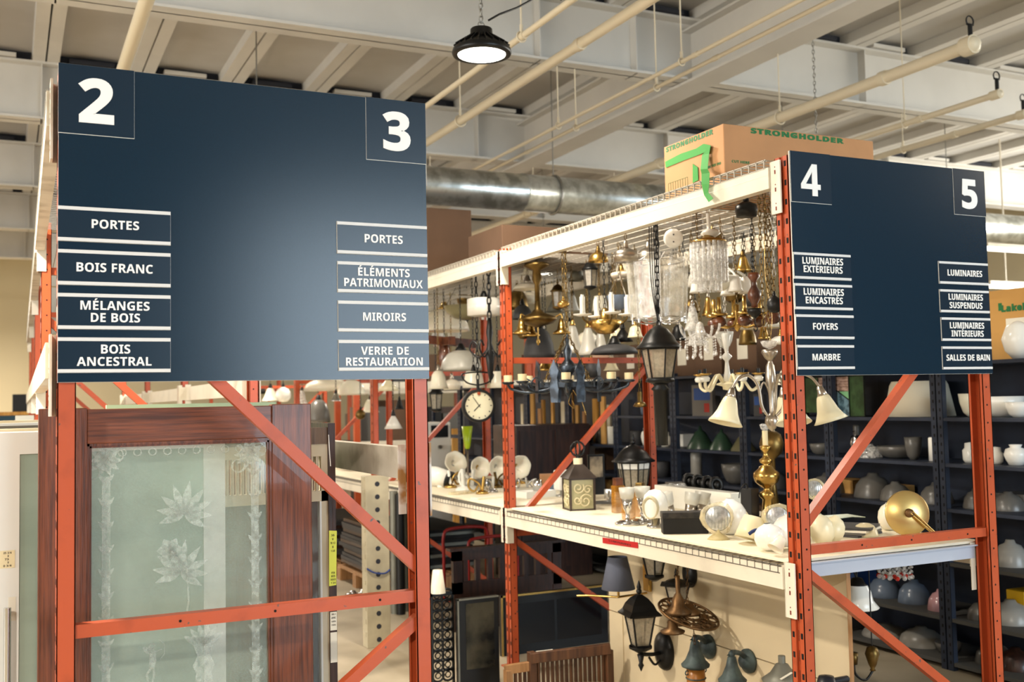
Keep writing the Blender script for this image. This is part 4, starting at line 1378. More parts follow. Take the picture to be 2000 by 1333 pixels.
def glass_panel_chandelier():
    p = P(1286, 566, X=3.2)
    k = mp(p)
    t = thing('glass_panel_chandelier', 'large chandelier of tall clear bent glass panels, hanging over the black lantern', 'chandelier', p)
    n = 7
    for i in range(n):
        a = i*2*PI/n+.15
        u = Vector((-math.sin(a), math.cos(a), 0))*k
        MB().prism([(-25, -58), (25, -58), (27, 50), (16, 66), (-16, 66), (-27, 50)], radial(a, 52*k, 0), u, Vector((math.cos(a)*.06, math.sin(a)*.06, 1))*k, 1.6*k).build('glass_panel', GLASSC, t)
        up = Vector((math.cos(a)*.06, math.sin(a)*.06, 1))*k
        MB().tube([radial(a, 52*k, 0)+u*x+up*z for x, z in ((-25, -58), (25, -58), (27, 50), (16, 66), (-16, 66), (-27, 50))], 1.1*k, 5, True).build('panel_edge', CRYST, t)
    m = MB()
    tf = MB().ring((0, 0, -56*k), 50*k, 2*k, 28, 6)
    m.ring((0, 0, 54*k), 50*k, 1.6*k, 28, 6)
    for i in range(n):
        a = (i+.5)*2*PI/n+.15
        tf.tube(arc([radial(a, 0, -62*k), radial(a, 30*k, -66*k), radial(a, 52*k, -58*k)]), 1.4*k, 6).cyl(radial(a, 52*k, -66*k), radial(a, 52*k, -46*k), 2.2*k, 8)
        m.tube([radial(a, 50*k, 54*k), (0, 0, 78*k)], .8*k, 5)
    m.build('chrome_frame', CHROME, t)
    tf.build('chrome_base', CHROME, t)
    for i in range(6):
        a = i*PI/3
        MB().cyl(radial(a, 16*k, -50*k), radial(a, 16*k, 36*k), 3.6*k, 8).build('glass_rod', CRYST, t)
    MB().cyl((0, 0, -70*k), (0, 0, 80*k), 2.5*k, 8).ball((0, 0, -74*k), 6*k, 10).build('centre_rod', CHROME, t)
    chain_to_top(t, p, 80*k, BLK, .05, .02, .004)


glass_panel_chandelier()


def crystal_drum():
    p = P(1386, 552, X=3.08)
    k = mp(p)
    t = thing('crystal_rod_lamp', 'ribbed clear glass rod drum lamp with a brass top, beside the glass panels', 'lamp', p)
    for ring_, n, h, z in ((33, 20, 78, 0), (20, 12, 70, -18)):
        m = MB()
        for i in range(n):
            a = i*2*PI/n
            m.cyl(radial(a, ring_*k, z*k), radial(a, ring_*k, (z+h)*k), 4.3*k, 7)
        m.build('glass_rods', CRYST, t)
    MB().lathe([(.001, 96*k), (8*k, 94*k), (12*k, 88*k), (34*k, 82*k), (36*k, 78*k), (.001, 78*k)], n=24).build('brass_top', BRASS, t)
    m = MB().cyl((3*k, 0, 92*k), (1*k, 0, 136*k), 4*k, 10)
    m.lathe([(.001, 84*k), (20*k, 96*k), (14*k, 104*k), (.001, 100*k)], (6*k, 0, 0), 16, wob=scal(5, .2))
    m.build('white_wrapped_stem', OPALW, t)
    chain_to_top(t, p, 134*k, WIRE, .03, .01, .0015)


crystal_drum()


def porcelain_flower():
    p = P(1410, 545, X=3.3)
    k = mp(p)
    t = thing('flower_arm_lamp', 'white porcelain lamp with drooping petal shades under the glass rod drum', 'lamp', p)
    MB().lathe([(.001, 10*k), (30*k, 4*k), (38*k, 0), (20*k, -12*k), (6*k, -22*k), (.001, -24*k)], n=20, wob=scal(5, .14)).build('dish', PORC, t)
    for a, r in ((R_(170), 54), (R_(-10), 50), (R_(40), 46), (R_(-70), 30)):
        MB().tube(arc([radial(a, 6*k, 4*k), radial(a, r*.5*k, 18*k), radial(a, r*k, 6*k)]), 2.4*k, 6).build('arm', PORC, t)
        shade_mb('tulip', 30*k, 34*k, radial(a, r*k, 6*k), wob=scal(6, .1)).build('petal_shade', OPALW, t)
    chain_to_top(t, p, 10*k, BRASSD, .03, .011, .0018)


porcelain_flower()


def wood_turned():
    p = P(1474, 600, X=3.2)
    k = mp(p)
    t = thing('turned_wood_pendant', 'dark turned wood pendant stem with a black cup and hook, left of post', 'lamp', p)
    MB().lathe([(.001, 68*k), (10*k, 67*k), (12*k, 60*k), (5*k, 50*k), (6*k, 40*k), (13*k, 28*k), (13*k, 18*k), (6*k, 6*k), (7*k, 0), (.001, -2*k)], n=20).build('turned_stem', WOODT, t)
    MB().lathe([(.001, -2*k), (14*k, -3*k), (15*k, -10*k), (8*k, -17*k), (3*k, -22*k), (.001, -22*k)], n=18).tube(
        arc([(0, 0, -22*k), (0, 0, -34*k), (5*k, 0, -42*k), (0, 0, -48*k), (-4*k, 0, -42*k)]), 1.2*k, 6).build('cup_and_hook', BLK, t)
    chain_to_top(t, p, 68*k, BLK, .032, .012, .002)


wood_turned()


def wooden_ball_chandelier():
    p = P(1440, 634, X=3.36)
    k = mp(p)
    t = thing('wooden_ball_chandelier', 'brass chandelier with polished wooden ball cups under the turned wood pendant', 'chandelier', p)
    m = MB().lathe([(.001, 40*k), (5*k, 38*k), (4*k, 10*k), (9*k, 2*k), (5*k, -10*k), (.001, -14*k)], n=14)
    m.build('centre_stem', BRASS, t)
    for i, a in enumerate((R_(185), R_(-5), R_(60), R_(125), R_(250), R_(300))):
        R = 46*k
        MB().tube(arc([radial(a, 4*k, 0), radial(a, 22*k, -6*k), radial(a, R, 2*k)]), 2*k, 7).build('arm', BRASS, t)
        MB().ball(radial(a, R, 4*k), 14*k, 16, sz=.75).build('wooden_ball', WOODT, t)
        MB().lathe([(.001, 14*k), (16*k, 16*k), (17*k, 20*k), (6*k, 18*k), (4*k, 30*k), (4*k, 52*k), (.001, 52*k)], radial(a, R, 0), 14).build('brass_candle', BRASS, t)
    chain_to_top(t, p, 40*k)


wooden_ball_chandelier()


def bead_chandelier(label, px, py, X, w, seed):
    rnd = random.Random(seed)
    p = P(px, py, X=X)
    k = mp(p)
    t = thing('crystal_chandelier', label, 'chandelier', p)
    MB().lathe([(.001, 40*k), (6*k, 36*k), (10*k, 20*k), (5*k, 4*k), (16*k, 0), (6*k, -6*k), (.001, -8*k)], n=14).build('glass_body', CRYST, t)
    ar = MB()
    for i in range(5):
        a = i*2*PI/5+.3
        ar.tube(arc([radial(a, 4*k, 20*k), radial(a, w*.3*k, 8*k), radial(a, w*.45*k, 18*k), radial(a, w*.5*k, 34*k)]), 2.6*k, 7)
    ar.build('glass_arms', CRYST, t)
    dr = MB()
    for i in range(18):
        a = i*2*PI/18
        r = w*(.14+.36*((i*7) % 3)/2)*k
        L = int(rnd.uniform(4, 9))
        dr.tube([(0, 0, 8*k), radial(a, r, 8*k), radial(a, r, (10-L*5.2)*k)], .5*k, 4)
        for j in range(L):
            dr.ball(radial(a, r, 6*k-j*5.2*k), (1.9 if j < L-1 else 3.4)*k, 6, sz=1 if j < L-1 else 1.4)
    dr.build('crystal_drops', CRYST, t)
    chain_to_top(t, p, 40*k, BRASSD, .03, .011, .0018)


bead_chandelier('clear crystal chandelier with bead strings, right of the black post lantern', 1368, 668, 3.05, 80, 3)


def crystal_curtain():
    p = P(1747, 1092, X=3.62)
    k = mp(p)
    t = thing('crystal_drop_fitting', 'round fitting of cut crystal drops with red stones hanging under the shelf', 'lamp', p)
    MB().lathe([(.001, 6*k), (30*k, 4*k), (34*k, 0), (.001, 0)], n=24).cyl((0, 0, 4*k), (0, 0, .89-p.z), .005, 8).build('plate', CHROME, t)
    m, r = MB(), MB()
    for ri, n in ((31, 14), (20, 9), (9, 5)):
        for i in range(n):
            a = i*2*PI/n
            for j in range(4):
                (r if j == 3 and (i+ri) % 4 == 0 else m).ball(radial(a, ri*k, (-5-j*9.5)*k), (3 if j < 3 else 4.6)*k, 7)
    m.build('crystal_drops', CRYST, t)
    r.build('red_drops', mat('red_crystal', (190, 40, 30), .15), t)


crystal_curtain()


def clock():
    p = P(934, 793, X=2.95)
    k = mp(p)
    t = thing('station_clock', 'round black two-sided clock with an ivory dial, left of the middle post', 'clock', p)
    # the dial faces the aisle (towards the left front)
    d = Vector((-.28, -.96, 0)).normalized()
    side = Vector((d.y, -d.x, 0))*-1
    M = Matrix((side, Vector((0, 0, 1)), d)).transposed()
    R = 32*k
    m = MB().lathe([(.001, -R*.55), (R*.9, -R*.55), (R, -R*.42), (R, R*.42), (R*.96, R*.5), (R*.86, R*.5), (R*.84, R*.42), (.001, R*.41)], n=36, M=M)
    m.build('case', BLKM, t)
    MB().lathe([(.001, R*.425), (R*.84, R*.425)], n=36, M=M).build('dial', DIAL, t)
    h = MB()
    def hand(a, L, w):
        e = Vector((math.sin(a), math.cos(a), 0))
        h.bar(M @ (e*(-.12*R)+Vector((0, 0, R*.44))), M @ (e*L+Vector((0, 0, R*.44))), w, .002, d)
    hand(R_(225), R*.45, .006)
    hand(R_(325), R*.66, .004)
    for i in range(12):
        a = i*PI/6
        e = Vector((math.sin(a), math.cos(a), 0))
        h.bar(M @ (e*R*.68+Vector((0, 0, R*.43))), M @ (e*R*.78+Vector((0, 0, R*.43))), .006, .001, d)
    h.build('hands_and_marks', INK, t)
    MB().cyl((0, 0, R), (0, 0, R+20*k), 3*k, 8).tube(arc([(0, 0, R+8*k), side*22*k+Vector((0, 0, R+14*k)), side*30*k+Vector((0, 0, R+30*k)), (0, 0, R+34*k)]), 1.6*k, 6).tube(
        arc([(0, 0, R+8*k), side*-22*k+Vector((0, 0, R+14*k)), side*-30*k+Vector((0, 0, R+30*k)), (0, 0, R+34*k)]), 1.6*k, 6).build('hanger_scroll', BLK, t)
    chain_to_top(t, p, R+18*k, BLK, .05, .02, .004)
    MB().ball(M @ Vector((0, R*.74, R*.46)), 3.5*k, 8).build('orange_sticker', ORANGE, t)


clock()

# ---- the rest of the hanging stock, nearest things first
def misc_hanging():
    A = dict
    W6, W8 = scal(6, .08), scal(8, .1)
    items = [
     ('black_canopy', 'black dished ceiling canopy hanging tilted near the top of the post', 1457, 392, 424, 44, 3.0, 'disc', BLK, A(cap=BLK, ch=BLK)),
     ('white_dish_lamp', 'wide white dish lamp with brass rim, left of the perforated post', 1478, 612, 642, 90, 3.68, 'flat', OPAL, A(cap=BRASS)),
     ('black_smoke_bell', 'dark metal cup lamp on a chain close to the perforated post', 1512, 578, 612, 30, 3.1, 'globe', BLK, A(cap=BLK)),
     ('orange_glass_lamp', 'small amber-brown ball lamp beside the perforated post', 1509, 606, 634, 30, 3.3, 'globe', WOODT, A(cap=BLK)),
     ('white_glass_dish', 'round white glass dish with gold rim half hidden by the post', 1526, 656, 672, 50, 3.45, 'flat', OPALW, A(cap=BRASS)),
     ('glass_bell_lamp', 'cream bell lamp partly behind the post at the sign edge', 1532, 722, 752, 42, 3.62, 'bell', OPAL, A(cap=NICKEL)),
     ('brass_dome_lamp', 'small brass dome lamp under the cream beam', 1168, 492, 512, 40, 3.1, 'dome', BRASS, A(cap=BRASSD)),
     ('silver_ring_fixture', 'curved silver strap fixture under the beam, left of the glass panels', 1222, 484, 512, 50, 3.0, 'disc', NICKEL, A(cap=NICKEL)),
     ('grey_half_ring', 'pale arched metal fixture above the glass panel chandelier', 1266, 484, 504, 46, 3.35, 'dome', NICKEL, A(cap=NICKEL)),
     ('grey_disc_shade', 'wide flat grey disc shade with a small black stem in the middle distance', 1200, 672, 692, 96, 3.45, 'flat', DGREY, A(cap=BLK)),
     ('black_cone_lamp', 'pointed black cone lamp left of the post lantern roof', 1216, 642, 668, 40, 3.55, 'cone', BLK, A(cap=BLK)),
     ('brass_tulip_lamp', 'warm glowing cream tulip shade in the middle of the hanging stock', 1204, 640, 670, 34, 3.6, 'tulip', ALAB, A(cap=BRASS)),
     ('cream_tulip_lamp', 'second cream tulip shade, just left of the post lantern roof', 1240, 636, 660, 32, 3.6, 'tulip', ALAB, A(cap=BRASS)),
     ('smoked_bell_lamp', 'frosted bell shade hanging behind the brass bowl chandelier, leftmost', 1118, 636, 690, 44, 3.5, 'bell', FROST, A(cap=BRASS)),
     ('smoked_bell_lamp', 'frosted bell shade hanging behind the brass bowl chandelier, middle one', 1148, 640, 694, 44, 3.45, 'bell', FROST, A(cap=BRASS)),
     ('smoked_bell_lamp', 'frosted bell shade hanging behind the brass bowl chandelier, rightmost', 1172, 650, 688, 36, 3.55, 'bell', FROST, A(cap=BRASS)),
     ('opal_bowl_lamp', 'pale green-white glass bowl lamp behind the brass bowl candle arm', 1210, 578, 606, 52, 3.25, 'bowl', BLUEG, A(cap=NICKEL)),
     ('opal_disc_lamp', 'flat white disc lamp with a thin rod, above the brass bowl', 1214, 530, 542, 44, 3.3, 'disc', OPAL, A(cap=BRASS)),
     ('dark_schoolhouse_lamp', 'dark dome shade hanging low right of the middle post', 1052, 640, 700, 62, 3.5, 'dome', DGREY, A(cap=BLK)),
     ('grey_flat_lamp', 'thin grey flat lamp under the beam right of the middle post', 1030, 552, 566, 60, 3.3, 'flat', OPAL, A(cap=NICKEL)),
     ('brass_ball_lamp', 'small brass ball fitting on the chain left of the bowl chandelier', 1100, 586, 602, 24, 2.9, 'globe', BRASS, A(cap=BRASS)),
     ('green_olive_bowl', 'olive green glass bowl lamp left of the middle post', 912, 598, 626, 92, 3.35, 'bowl', mat('olive_glass', (140, 134, 100), .3), A(cap=BLK, ch=BLK)),
     ('white_box_fixture', 'white rectangular carton-like fixture hanging left of the middle post', 945, 583, 618, 66, 2.95, 'cyl', OPALW, A(cap=BLK, ch=BLK)),
     ('olive_dome_lamp', 'flat cream dome shade glowing at its rim, beside the sign edge', 868, 604, 648, 96, 3.5, 'dome', OPAL, A(cap=BRASS)),
     ('frosted_ball_shade', 'grey frosted dome shade under the wooden fixture', 900, 684, 724, 82, 3.2, 'dome', FROST, A(cap=BLK, ch=BLK)),
     ('scalloped_lamp', 'white square-sided glass shade with black fleur ornament above the clock', 925, 726, 758, 44, 3.05, 'drum', OPAL, A(cap=BLK, ch=BLK, wob=scal(4, .12))),
     ('scalloped_lamp', 'white square-sided glass shade touching the middle post above the clock', 972, 726, 758, 44, 3.25, 'drum', OPAL, A(cap=BLK, ch=BLK, wob=scal(4, .12))),
     ('long_white_lamp', 'tall white glass shade hanging beside the red post of the left rack', 856, 724, 760, 40, 3.0, 'tulip', OPAL, A(cap=NICKEL)),
     ('small_flush_lamp', 'small cream flush lamp with a bright face, near the sign corner', 882, 740, 762, 36, 3.35, 'disc', OPAL, A(cap=NICKEL)),
     ('brass_canopy_lamp', 'brass and glass canopy lamp hanging high behind the middle post', 1010, 566, 604, 44, 3.55, 'dome', BRASSD, A(cap=BRASSD)),
     ('dark_dome_lamp', 'dark glass dome lamp between the middle post and the bell sockets', 1020, 596, 624, 40, 3.4, 'dome', DGREY, A(cap=BLK)),
     ('copper_dome_lamp', 'small copper dome lamp behind the crystal chandelier', 1330, 590, 612, 34, 3.6, 'dome', COPPER, A(cap=COPPER)),
     ('white_glass_cup', 'small white glass cup shade left of the rod drum lamp', 1352, 534, 562, 22, 3.4, 'tulip', OPALW, A(cap=NICKEL)),
     ('brass_cup_lamp', 'shallow brass cup lamp above the glass rod drum', 1392, 452, 466, 48, 3.5, 'dome', BRASSD, A(cap=BRASSD)),
     ('smoke_glass_lamp', 'clear glass bell lamp on a rod between drum lamp and wooden balls', 1352, 596, 646, 36, 3.55, 'bell', CRYST, A(cap=CHROME)),
     ('pewter_lamp', 'dull pewter bell lamp over the iron chandelier, right side', 1242, 590, 628, 40, 3.4, 'bell', GALVD, A(cap=GALVD)),
    ]
    for nm, lab, px, a, b, w, X, kd, mt, kw in items:
        pendant(nm, lab, px, a, b, w, X, kd, mt, **kw)
    # the back row, tier by tier
    kinds = [('bell', FROST, 'frosted bell lamp'), ('dome', BRASSD, 'aged brass dome lamp'), ('globe', OPAL, 'cream ball lamp'), ('tulip', CRYST, 'clear glass tulip lamp'), ('flat', DGREY, 'dark flat lamp'),
             ('drum', OPAL, 'cream drum lamp'), ('bell', BRASS, 'bright brass bell lamp'), ('cone', GALVD, 'grey cone lamp'), ('bowl', FROST, 'frosted bowl lamp'), ('bell', ALAB, 'yellowish bell lamp'), ('dome', BLK, 'black dome lamp'), ('globe', BRASSD, 'brass ball lamp')]
    rnd = random.Random(21)
    for tier, (y0, X, px0, step, nn) in {'top': (505, 3.74, 1040, 46, 10), 'second': (572, 3.70, 862, 44, 15), 'third': (640, 3.74, 850, 43, 16), 'lowest': (700, 3.68, 1068, 42, 6)}.items():
        cc = {}
        for i in range(nn):
            kd, mt, nm = kinds[(i*5+len(tier)*3) % len(kinds)]
            px = px0+i*step+rnd.uniform(-8, 8)
            if px > 1522 or abs((px-1275)) < 16 or abs(px-962) < 12:
                continue
            qy = P(px, y0, X=X).y
            if any(abs(qy-(Y2+2.59*j+.04)) < .16 for j in range(6)):
                continue
            w, h, y = rnd.uniform(24, 40), rnd.uniform(22, 40), y0+rnd.uniform(-14, 14)
            c_ = cc[nm] = cc.get(nm, 0)+1
            pendant('back_row_lamp', '%s, %s from left, %s tier of the hanging back row' % (nm, ORD[c_-1], tier), px, y, y+h, w, X+rnd.uniform(-.03, .03), kd, mt, cap=rnd.choice([BLK, BRASSD, NICKEL]), ch=rnd.choice([BLK, BRASSD, WIRE]),
                    group='back row of hanging lamps')
    # long pull chains near the post
    for i, (px, X) in enumerate(((1492, 2.98), (1502, 3.35), (1512, 2.92))):
        p = P(px, 660-i*60, X=X)
        t = tag(MB().chain((0, 0, 0), (0, 0, TOPZ-p.z), .034, .013, .0024).build('hanging_chain', BRASSD if i < 2 else WIRE, loc=p),
                ['longest loose brass chain left of the perforated post', 'loose brass chain ending mid-height by the perforated post', 'loose grey chain closest to the perforated post'][i], 'chain')
    # small lanterns in the stock
    for lab, px, py, X, s, mt in (('dark hexagonal hall lantern high under the cream beam', 1153, 560, 3.4, .55, BLK), ('brass framed lantern hanging behind the brass pan light', 1090, 600, 3.5, .5, BRASSD),
                                  ('small dark lantern right of the glass panel chandelier', 1336, 560, 3.5, .42, BLK), ('dark carriage lantern hanging at the sign corner', 852, 800, 3.15, .5, BLK)):
        p = P(px, py, X=X)
        k = mp(p)*s
        t = poly_lantern('hall_lantern', lab, p, k, 6, 26, 20, 60, 0, 30, 30, mt, SEED, rot=.2)
        chain_to_top(t, p, 112*k, mt)
    p = P(1315, 466, X=3.25)
    k = mp(p)
    t = thing('white_round_plate', 'round white ceiling plate with two screws, right of the black cables', 'lamp part', p)
    M = Vector((-.45, -.85, -.25)).to_track_quat('Z', 'Y').to_matrix()
    MB().lathe([(.001, 4*k), (15*k, 4*k), (19*k, 1*k), (19*k, -2*k), (.001, -2*k)], n=28, M=M).build('plate', OPALW, t)
    MB().cyl(M @ Vector((0, 8*k, 4*k)), M @ Vector((0, 8*k, 5*k)), 1.6*k, 8).cyl(M @ Vector((0, -6*k, 4*k)), M @ Vector((0, -6*k, 5*k)), 1.6*k, 8).build('screws', DGREY, t)
    chain_to_top(t, p, 16*k, WIRE, .025, .01, .0015)
    # wooden cross fixture near the sign
    p = P(868, 690, X=3.2)
    k = mp(p)
    t = thing('wooden_beam_fixture', 'red-brown wooden cross-beam ceiling fixture beside the large sign', 'lamp', p)
    MB().bar((-36*k, 0, 26*k), (66*k, 0, 18*k), 14*k, 16*k).bar((0, -40*k, 22*k), (0, 40*k, 22*k), 14*k, 16*k).build('cross_beams', WOODT, t)
    MB().lathe([(.001, 30*k), (10*k, 28*k), (12*k, 0), (16*k, -20*k), (10*k, -30*k), (.001, -30*k)], n=14).build('turned_boss', WOODT, t)
    chain_to_top(t, p, 30*k, BLK)
    # wrought iron ornament on a dark chain
    p = P(957, 690, X=2.86)
    k = mp(p)
    t = thing('wrought_iron_chandelier', 'black wrought iron scroll chandelier on a dark chain, left of middle post', 'chandelier', p)
    m = MB().lathe([(.001, 70*k), (4*k, 66*k), (7*k, 40*k), (4*k, 20*k), (10*k, 0), (5*k, -40*k), (.001, -60*k)], n=12)
    m.build('stem', BLK, t)
    for i in range(5):
        a = i*2*PI/5
        MB().tube(arc([radial(a, 3*k, 10*k), radial(a, 22*k, -8*k), radial(a, 40*k, 8*k), radial(a, 34*k, 24*k), radial(a, 24*k, 14*k)]), 1.8*k, 6).build('scroll_arm', BLK, t)
    MB().chain((0, 0, 68*k), (0, 0, TOPZ-p.z), .06, .026, .0055).build('chain', BLK, t)
    # wide iron chandelier arms behind, at the wooden shelves
    p = P(1250, 790, X=3.5)
    k = mp(p)
    t = thing('small_brass_pendant', 'small brass and ivory pendant hanging left of the red rear post', 'lamp', p)
    MB().lathe([(.001, 6*k), (9*k, 4*k), (14*k, -4*k), (6*k, -6*k), (.001, -6*k)], n=14).cyl((0, 0, 4*k), (0, 0, 24*k), 5*k, 10).build('socket', BRASSD, t)
    chain_to_top(t, p, 24*k)


misc_hanging()


# ------------------------------------------------------------------ things standing on the shelf
def on_shelf():
    # square lantern with scrollwork
    p = S(1131, 3.03)
    k = mp(p)
    t = thing('scroll_lantern', 'square dark metal lantern with cream scrollwork panels standing on the white shelf', 'lantern', p, rz=R_(-12))
    a = 26*k
    h = 62*k
    m = MB().bb(-a, a, -a, a, 0, 3*k).bb(-a, a, -a, a, h-3*k, h)
    for sx in (-1, 1):
        for sy in (-1, 1):
            m.bb(sx*a, sx*(a-4*k), sy*a, sy*(a-4*k), 0, h)
    m.build('metal_frame', mat('bronze_lantern_metal', (66, 56, 50), .5, .3), t)
    r = MB()
    r.lathe([((a+4*k)*1.38, h), (a*.5, h+26*k), (.001, h+26*k)], n=4, rot=PI/4)
    r.build('roof', mat('bronze_lantern_metal', (66, 56, 50), .5, .3), t)
    MB().cyl((0, 0, h+24*k), (0, 0, h+38*k), 9*k, 16).build('collar', PAPERB, t)
    r = MB().ring((0, 0, h+56*k), 14*k, 2*k, 18, 6, rotm('X', 90)).ring((0, 0, h+56*k), 14*k, 2*k, 18, 6, rotm('Y', 90)).cyl((0, 0, h+36*k), (0, 0, h+44*k), 4*k, 10)
    r.build('top_ring', BLK, t)
    for q in range(4):
        M = Matrix.Rotation(q*PI/2, 3, 'Z')
        g = MB()
        g.box(M @ Vector((0, -a+3*k, h/2)), (2*a-8*k, 1*k, h-6*k), M)
        g.build('panel', mat('lantern_panel', (168, 164, 128), .5), t)
        s = MB()
        def sp(cx, cz, R, turns, d):
            pts = []
            for i in range(22):
                u = i/21
                an = u*turns*2*PI*d+.6
                rr = R*(1-u*.8)
                pts.append(M @ Vector((cx*k+rr*k*math.cos(an), -a+1.4*k, cz*k+rr*k*math.sin(an))))
            s.tube(pts, 1.5*k, 5)
        sp(6, 18, 14, 1.5, 1); sp(-10, 20, 9, 1.3, -1); sp(11, 40, 9, 1.2, 1); sp(-8, 44, 12, 1.5, -1)
        s.build('scrollwork', mat('cream_scroll', (206, 196, 160), .5), t)
    # hexagonal black lantern
    p = S(1239, 3.62)
    k = mp(p)
    t = poly_lantern('hexagonal_lantern', 'black six-sided lantern with white-topped panes standing on the shelf', p+Vector((0, 0, 14*k)), k, 6, 33, 25, 58, 0, 42, 34, BLK, SEED, rot=.25, mull=1)
    m = MB()
    for i in range(6):
        c0, c1 = radial(.25+i*PI/3, 32.5*k, 57*k), radial(.25+(i+1)*PI/3, 32.5*k, 57*k)
        d0, d1 = radial(.25+i*PI/3, 31.2*k, 45*k), radial(.25+(i+1)*PI/3, 31.2*k, 45*k)
        m.add([c0, c1, d1, d0], [(0, 1, 2, 3)])
    m.build('white_top_panes', OPALW, t)
    # chrome candle shade on white box
    p = S(1050, 3.2)
    k = mp(p)
    tag(MB().bb(-38*k, 30*k, -20*k, 24*k, 0, 13*k).build('low_white_box', PORC, loc=p, rz=.1, bevel=.002), 'low white box right behind the middle post', 'box')
    tag(MB().lathe([(.001, 0), (9*k, 0), (9*k, 20*k), (8*k, 20*k), (8*k, 2*k)], n=18).build('chrome_cup', CHROME, loc=p+Vector((0, 0, 13*k))), 'chrome cylinder cup on the low white box', 'cup')
    # white lamp between post and scroll lantern
    p = S(1098, 3.35)
    k = mp(p)
    t = thing('white_cube_lamp', 'white rounded cube lamp on a chrome foot, left of the scroll lantern', 'lamp', p)
    MB().lathe([(.001, 0), (13*k, 0), (13*k, 3*k), (4*k, 5*k), (4*k, 12*k), (.001, 12*k)], n=18).build('foot', CHROME, t)
    MB().bb(-13*k, 13*k, -13*k, 13*k, 12*k, 52*k).build('shade', OPALW, t, bevel=4*k)
    # wooden/dark framed picture
    p = S(1166, 3.6)
    k = mp(p)
    t = thing('framed_picture', 'small dark framed picture standing behind the scroll lantern', 'picture', p, rz=-.25)
    MB().bb(-17*k, 17*k, 0, 3*k, 30*k, 78*k).bar((0, 3*k, 60*k), (0, 18*k, 0), 3*k, 3*k).bb(-17*k, 17*k, 0, 3*k, 0, 30*k).build('frame', BLK, t)
    MB().bb(-13*k, 13*k, -.4*k, 0, 34*k, 74*k).build('print', FACEP, t)
    # amber lamps
    for i, (px, X, h) in enumerate(((1208, 3.12, 68), (1228, 3.0, 62), (1252, 3.12, 66))):
        p = S(px, X)
        k = mp(p)
        t = thing('amber_glass_lamp', 'amber glass block lamp, %s of three beside the scroll lantern' % ['left', 'middle', 'right'][i], 'lamp', p, rz=.3*i, group='amber glass lamps')
        MB().bb(-11*k, 11*k, -9*k, 9*k, 0, h*.78*k).build('glass_block', AMBER, t, bevel=1.5*k)
        MB().bb(-8*k, 8*k, -7*k, 7*k, h*.78*k, h*k).build('top_block', [WOODT, AMBER, BRASSD][i], t, bevel=k)
    # chrome uplighters with white cups
    for i, (px, X) in enumerate(((1226, 2.86), (1256, 2.95))):
        p = S(px, X)
        k = mp(p)
        t = thing('chrome_uplighter', 'chrome uplighter with a white glass cup, %s of two on the shelf edge' % ['left', 'right'][i], 'lamp', p, group='chrome uplighters')
        MB().lathe([(.001, 0), (25*k, 0), (25*k, 4*k), (18*k, 8*k), (4*k, 9*k), (4*k, 24*k), (8*k, 32*k), (11*k, 50*k), (.001, 50*k)], n=24).build('stand', CHROME, t)
        MB().lathe([(10*k, 50*k), (13*k, 52*k), (16*k, 72*k), (14*k, 72*k), (10*k, 52*k), (.001, 51*k)], n=20).build('glass_cup', FROST, t)
        MB().tube(arc([(20*k, 0, 3*k), (34*k, 4*k, 12*k), (30*k, 0, 22*k), (44*k, 0, 2*k)]), 1.0*k, 5).build('cord', PORC, t)
    # white hooded lamp
    p = S(1281, 2.92)
    k = mp(p)
    t = thing('hooded_white_lamp', 'white dome-shaped hooded lamp with oval mouth on a chrome foot', 'lamp', p)
    MB().lathe([(.001, 0), (18*k, 0), (18*k, 3*k), (9*k, 7*k), (8*k, 22*k), (.001, 22*k)], n=20).build('foot', CHROME, t)
    MB().lathe([(22*k, 20*k), (24*k, 24*k), (25*k, 46*k), (21*k, 62*k), (12*k, 71*k), (.001, 74*k)], n=26).build('hood', OPALW, t)
    M = Vector((-.86, -.5, -.1)).to_track_quat('Z', 'Y').to_matrix()
    MB().lathe([(.001, 21*k), (13*k, 21*k), (15*k, 25*k), (16.5*k, 24*k), (18*k, 12*k), (18*k, 0)], (0, 0, 42*k), 22, M, sx=1, sy=1.35).build('mouth', mat('hood_mouth', (190, 180, 150), .4), t)
    # spotlights leaning behind
    for i, px in enumerate((1312, 1345, 1365)):
        p = S(px, 3.22+.06*i)
        k = mp(p)
        t = thing('nickel_spotlight', 'brushed spotlight with frosted cup shade, %s of three behind the black box' % ['left', 'middle', 'right'][i], 'lamp', p, group='frosted spotlights')
        M = Matrix.Rotation(R_(-18 if i == 0 else 14), 3, 'Y')
        MB().lathe([(.001, 0), (9*k, 0), (11*k, 26*k), (.001, 26*k)], n=16, M=M).build('nickel_body', NICKEL, t)
        MB().lathe([(11*k, 26*k), (14*k, 32*k), (16*k, 50*k), (15*k, 50*k), (12*k, 30*k)], n=16, M=M).build('frosted_cup', FROST, t)
    # long white box
    a, b = S(1290, 3.55), S(1440, 3.55)
    k = mp(a)
    tag(MB().bar((0, 0, 20*k), (0, -(a.y-b.y), 20*k), .08, 40*k).build('long_white_carton', PORC, loc=a, bevel=.003), 'long low white carton lying along the back of the shelf', 'box')
    # black box
    a = S(1338, 2.90)
    k = mp(a)
    t = thing('black_transformer_box', 'black rectangular box with a scuffed lid at the shelf edge', 'box', a, rz=-.47)
    MB().bb(-44*k, 44*k, -.03, .055, 0, 34*k).build('box_body', BLKM, t, bevel=.003)
    MB().bb(-45*k, 45*k, -.033, .058, 30*k, 42*k).build('lid', mat('scuffed_black', (52, 48, 44), .6, c2=(22, 22, 22), scale=30), t, bevel=.003)
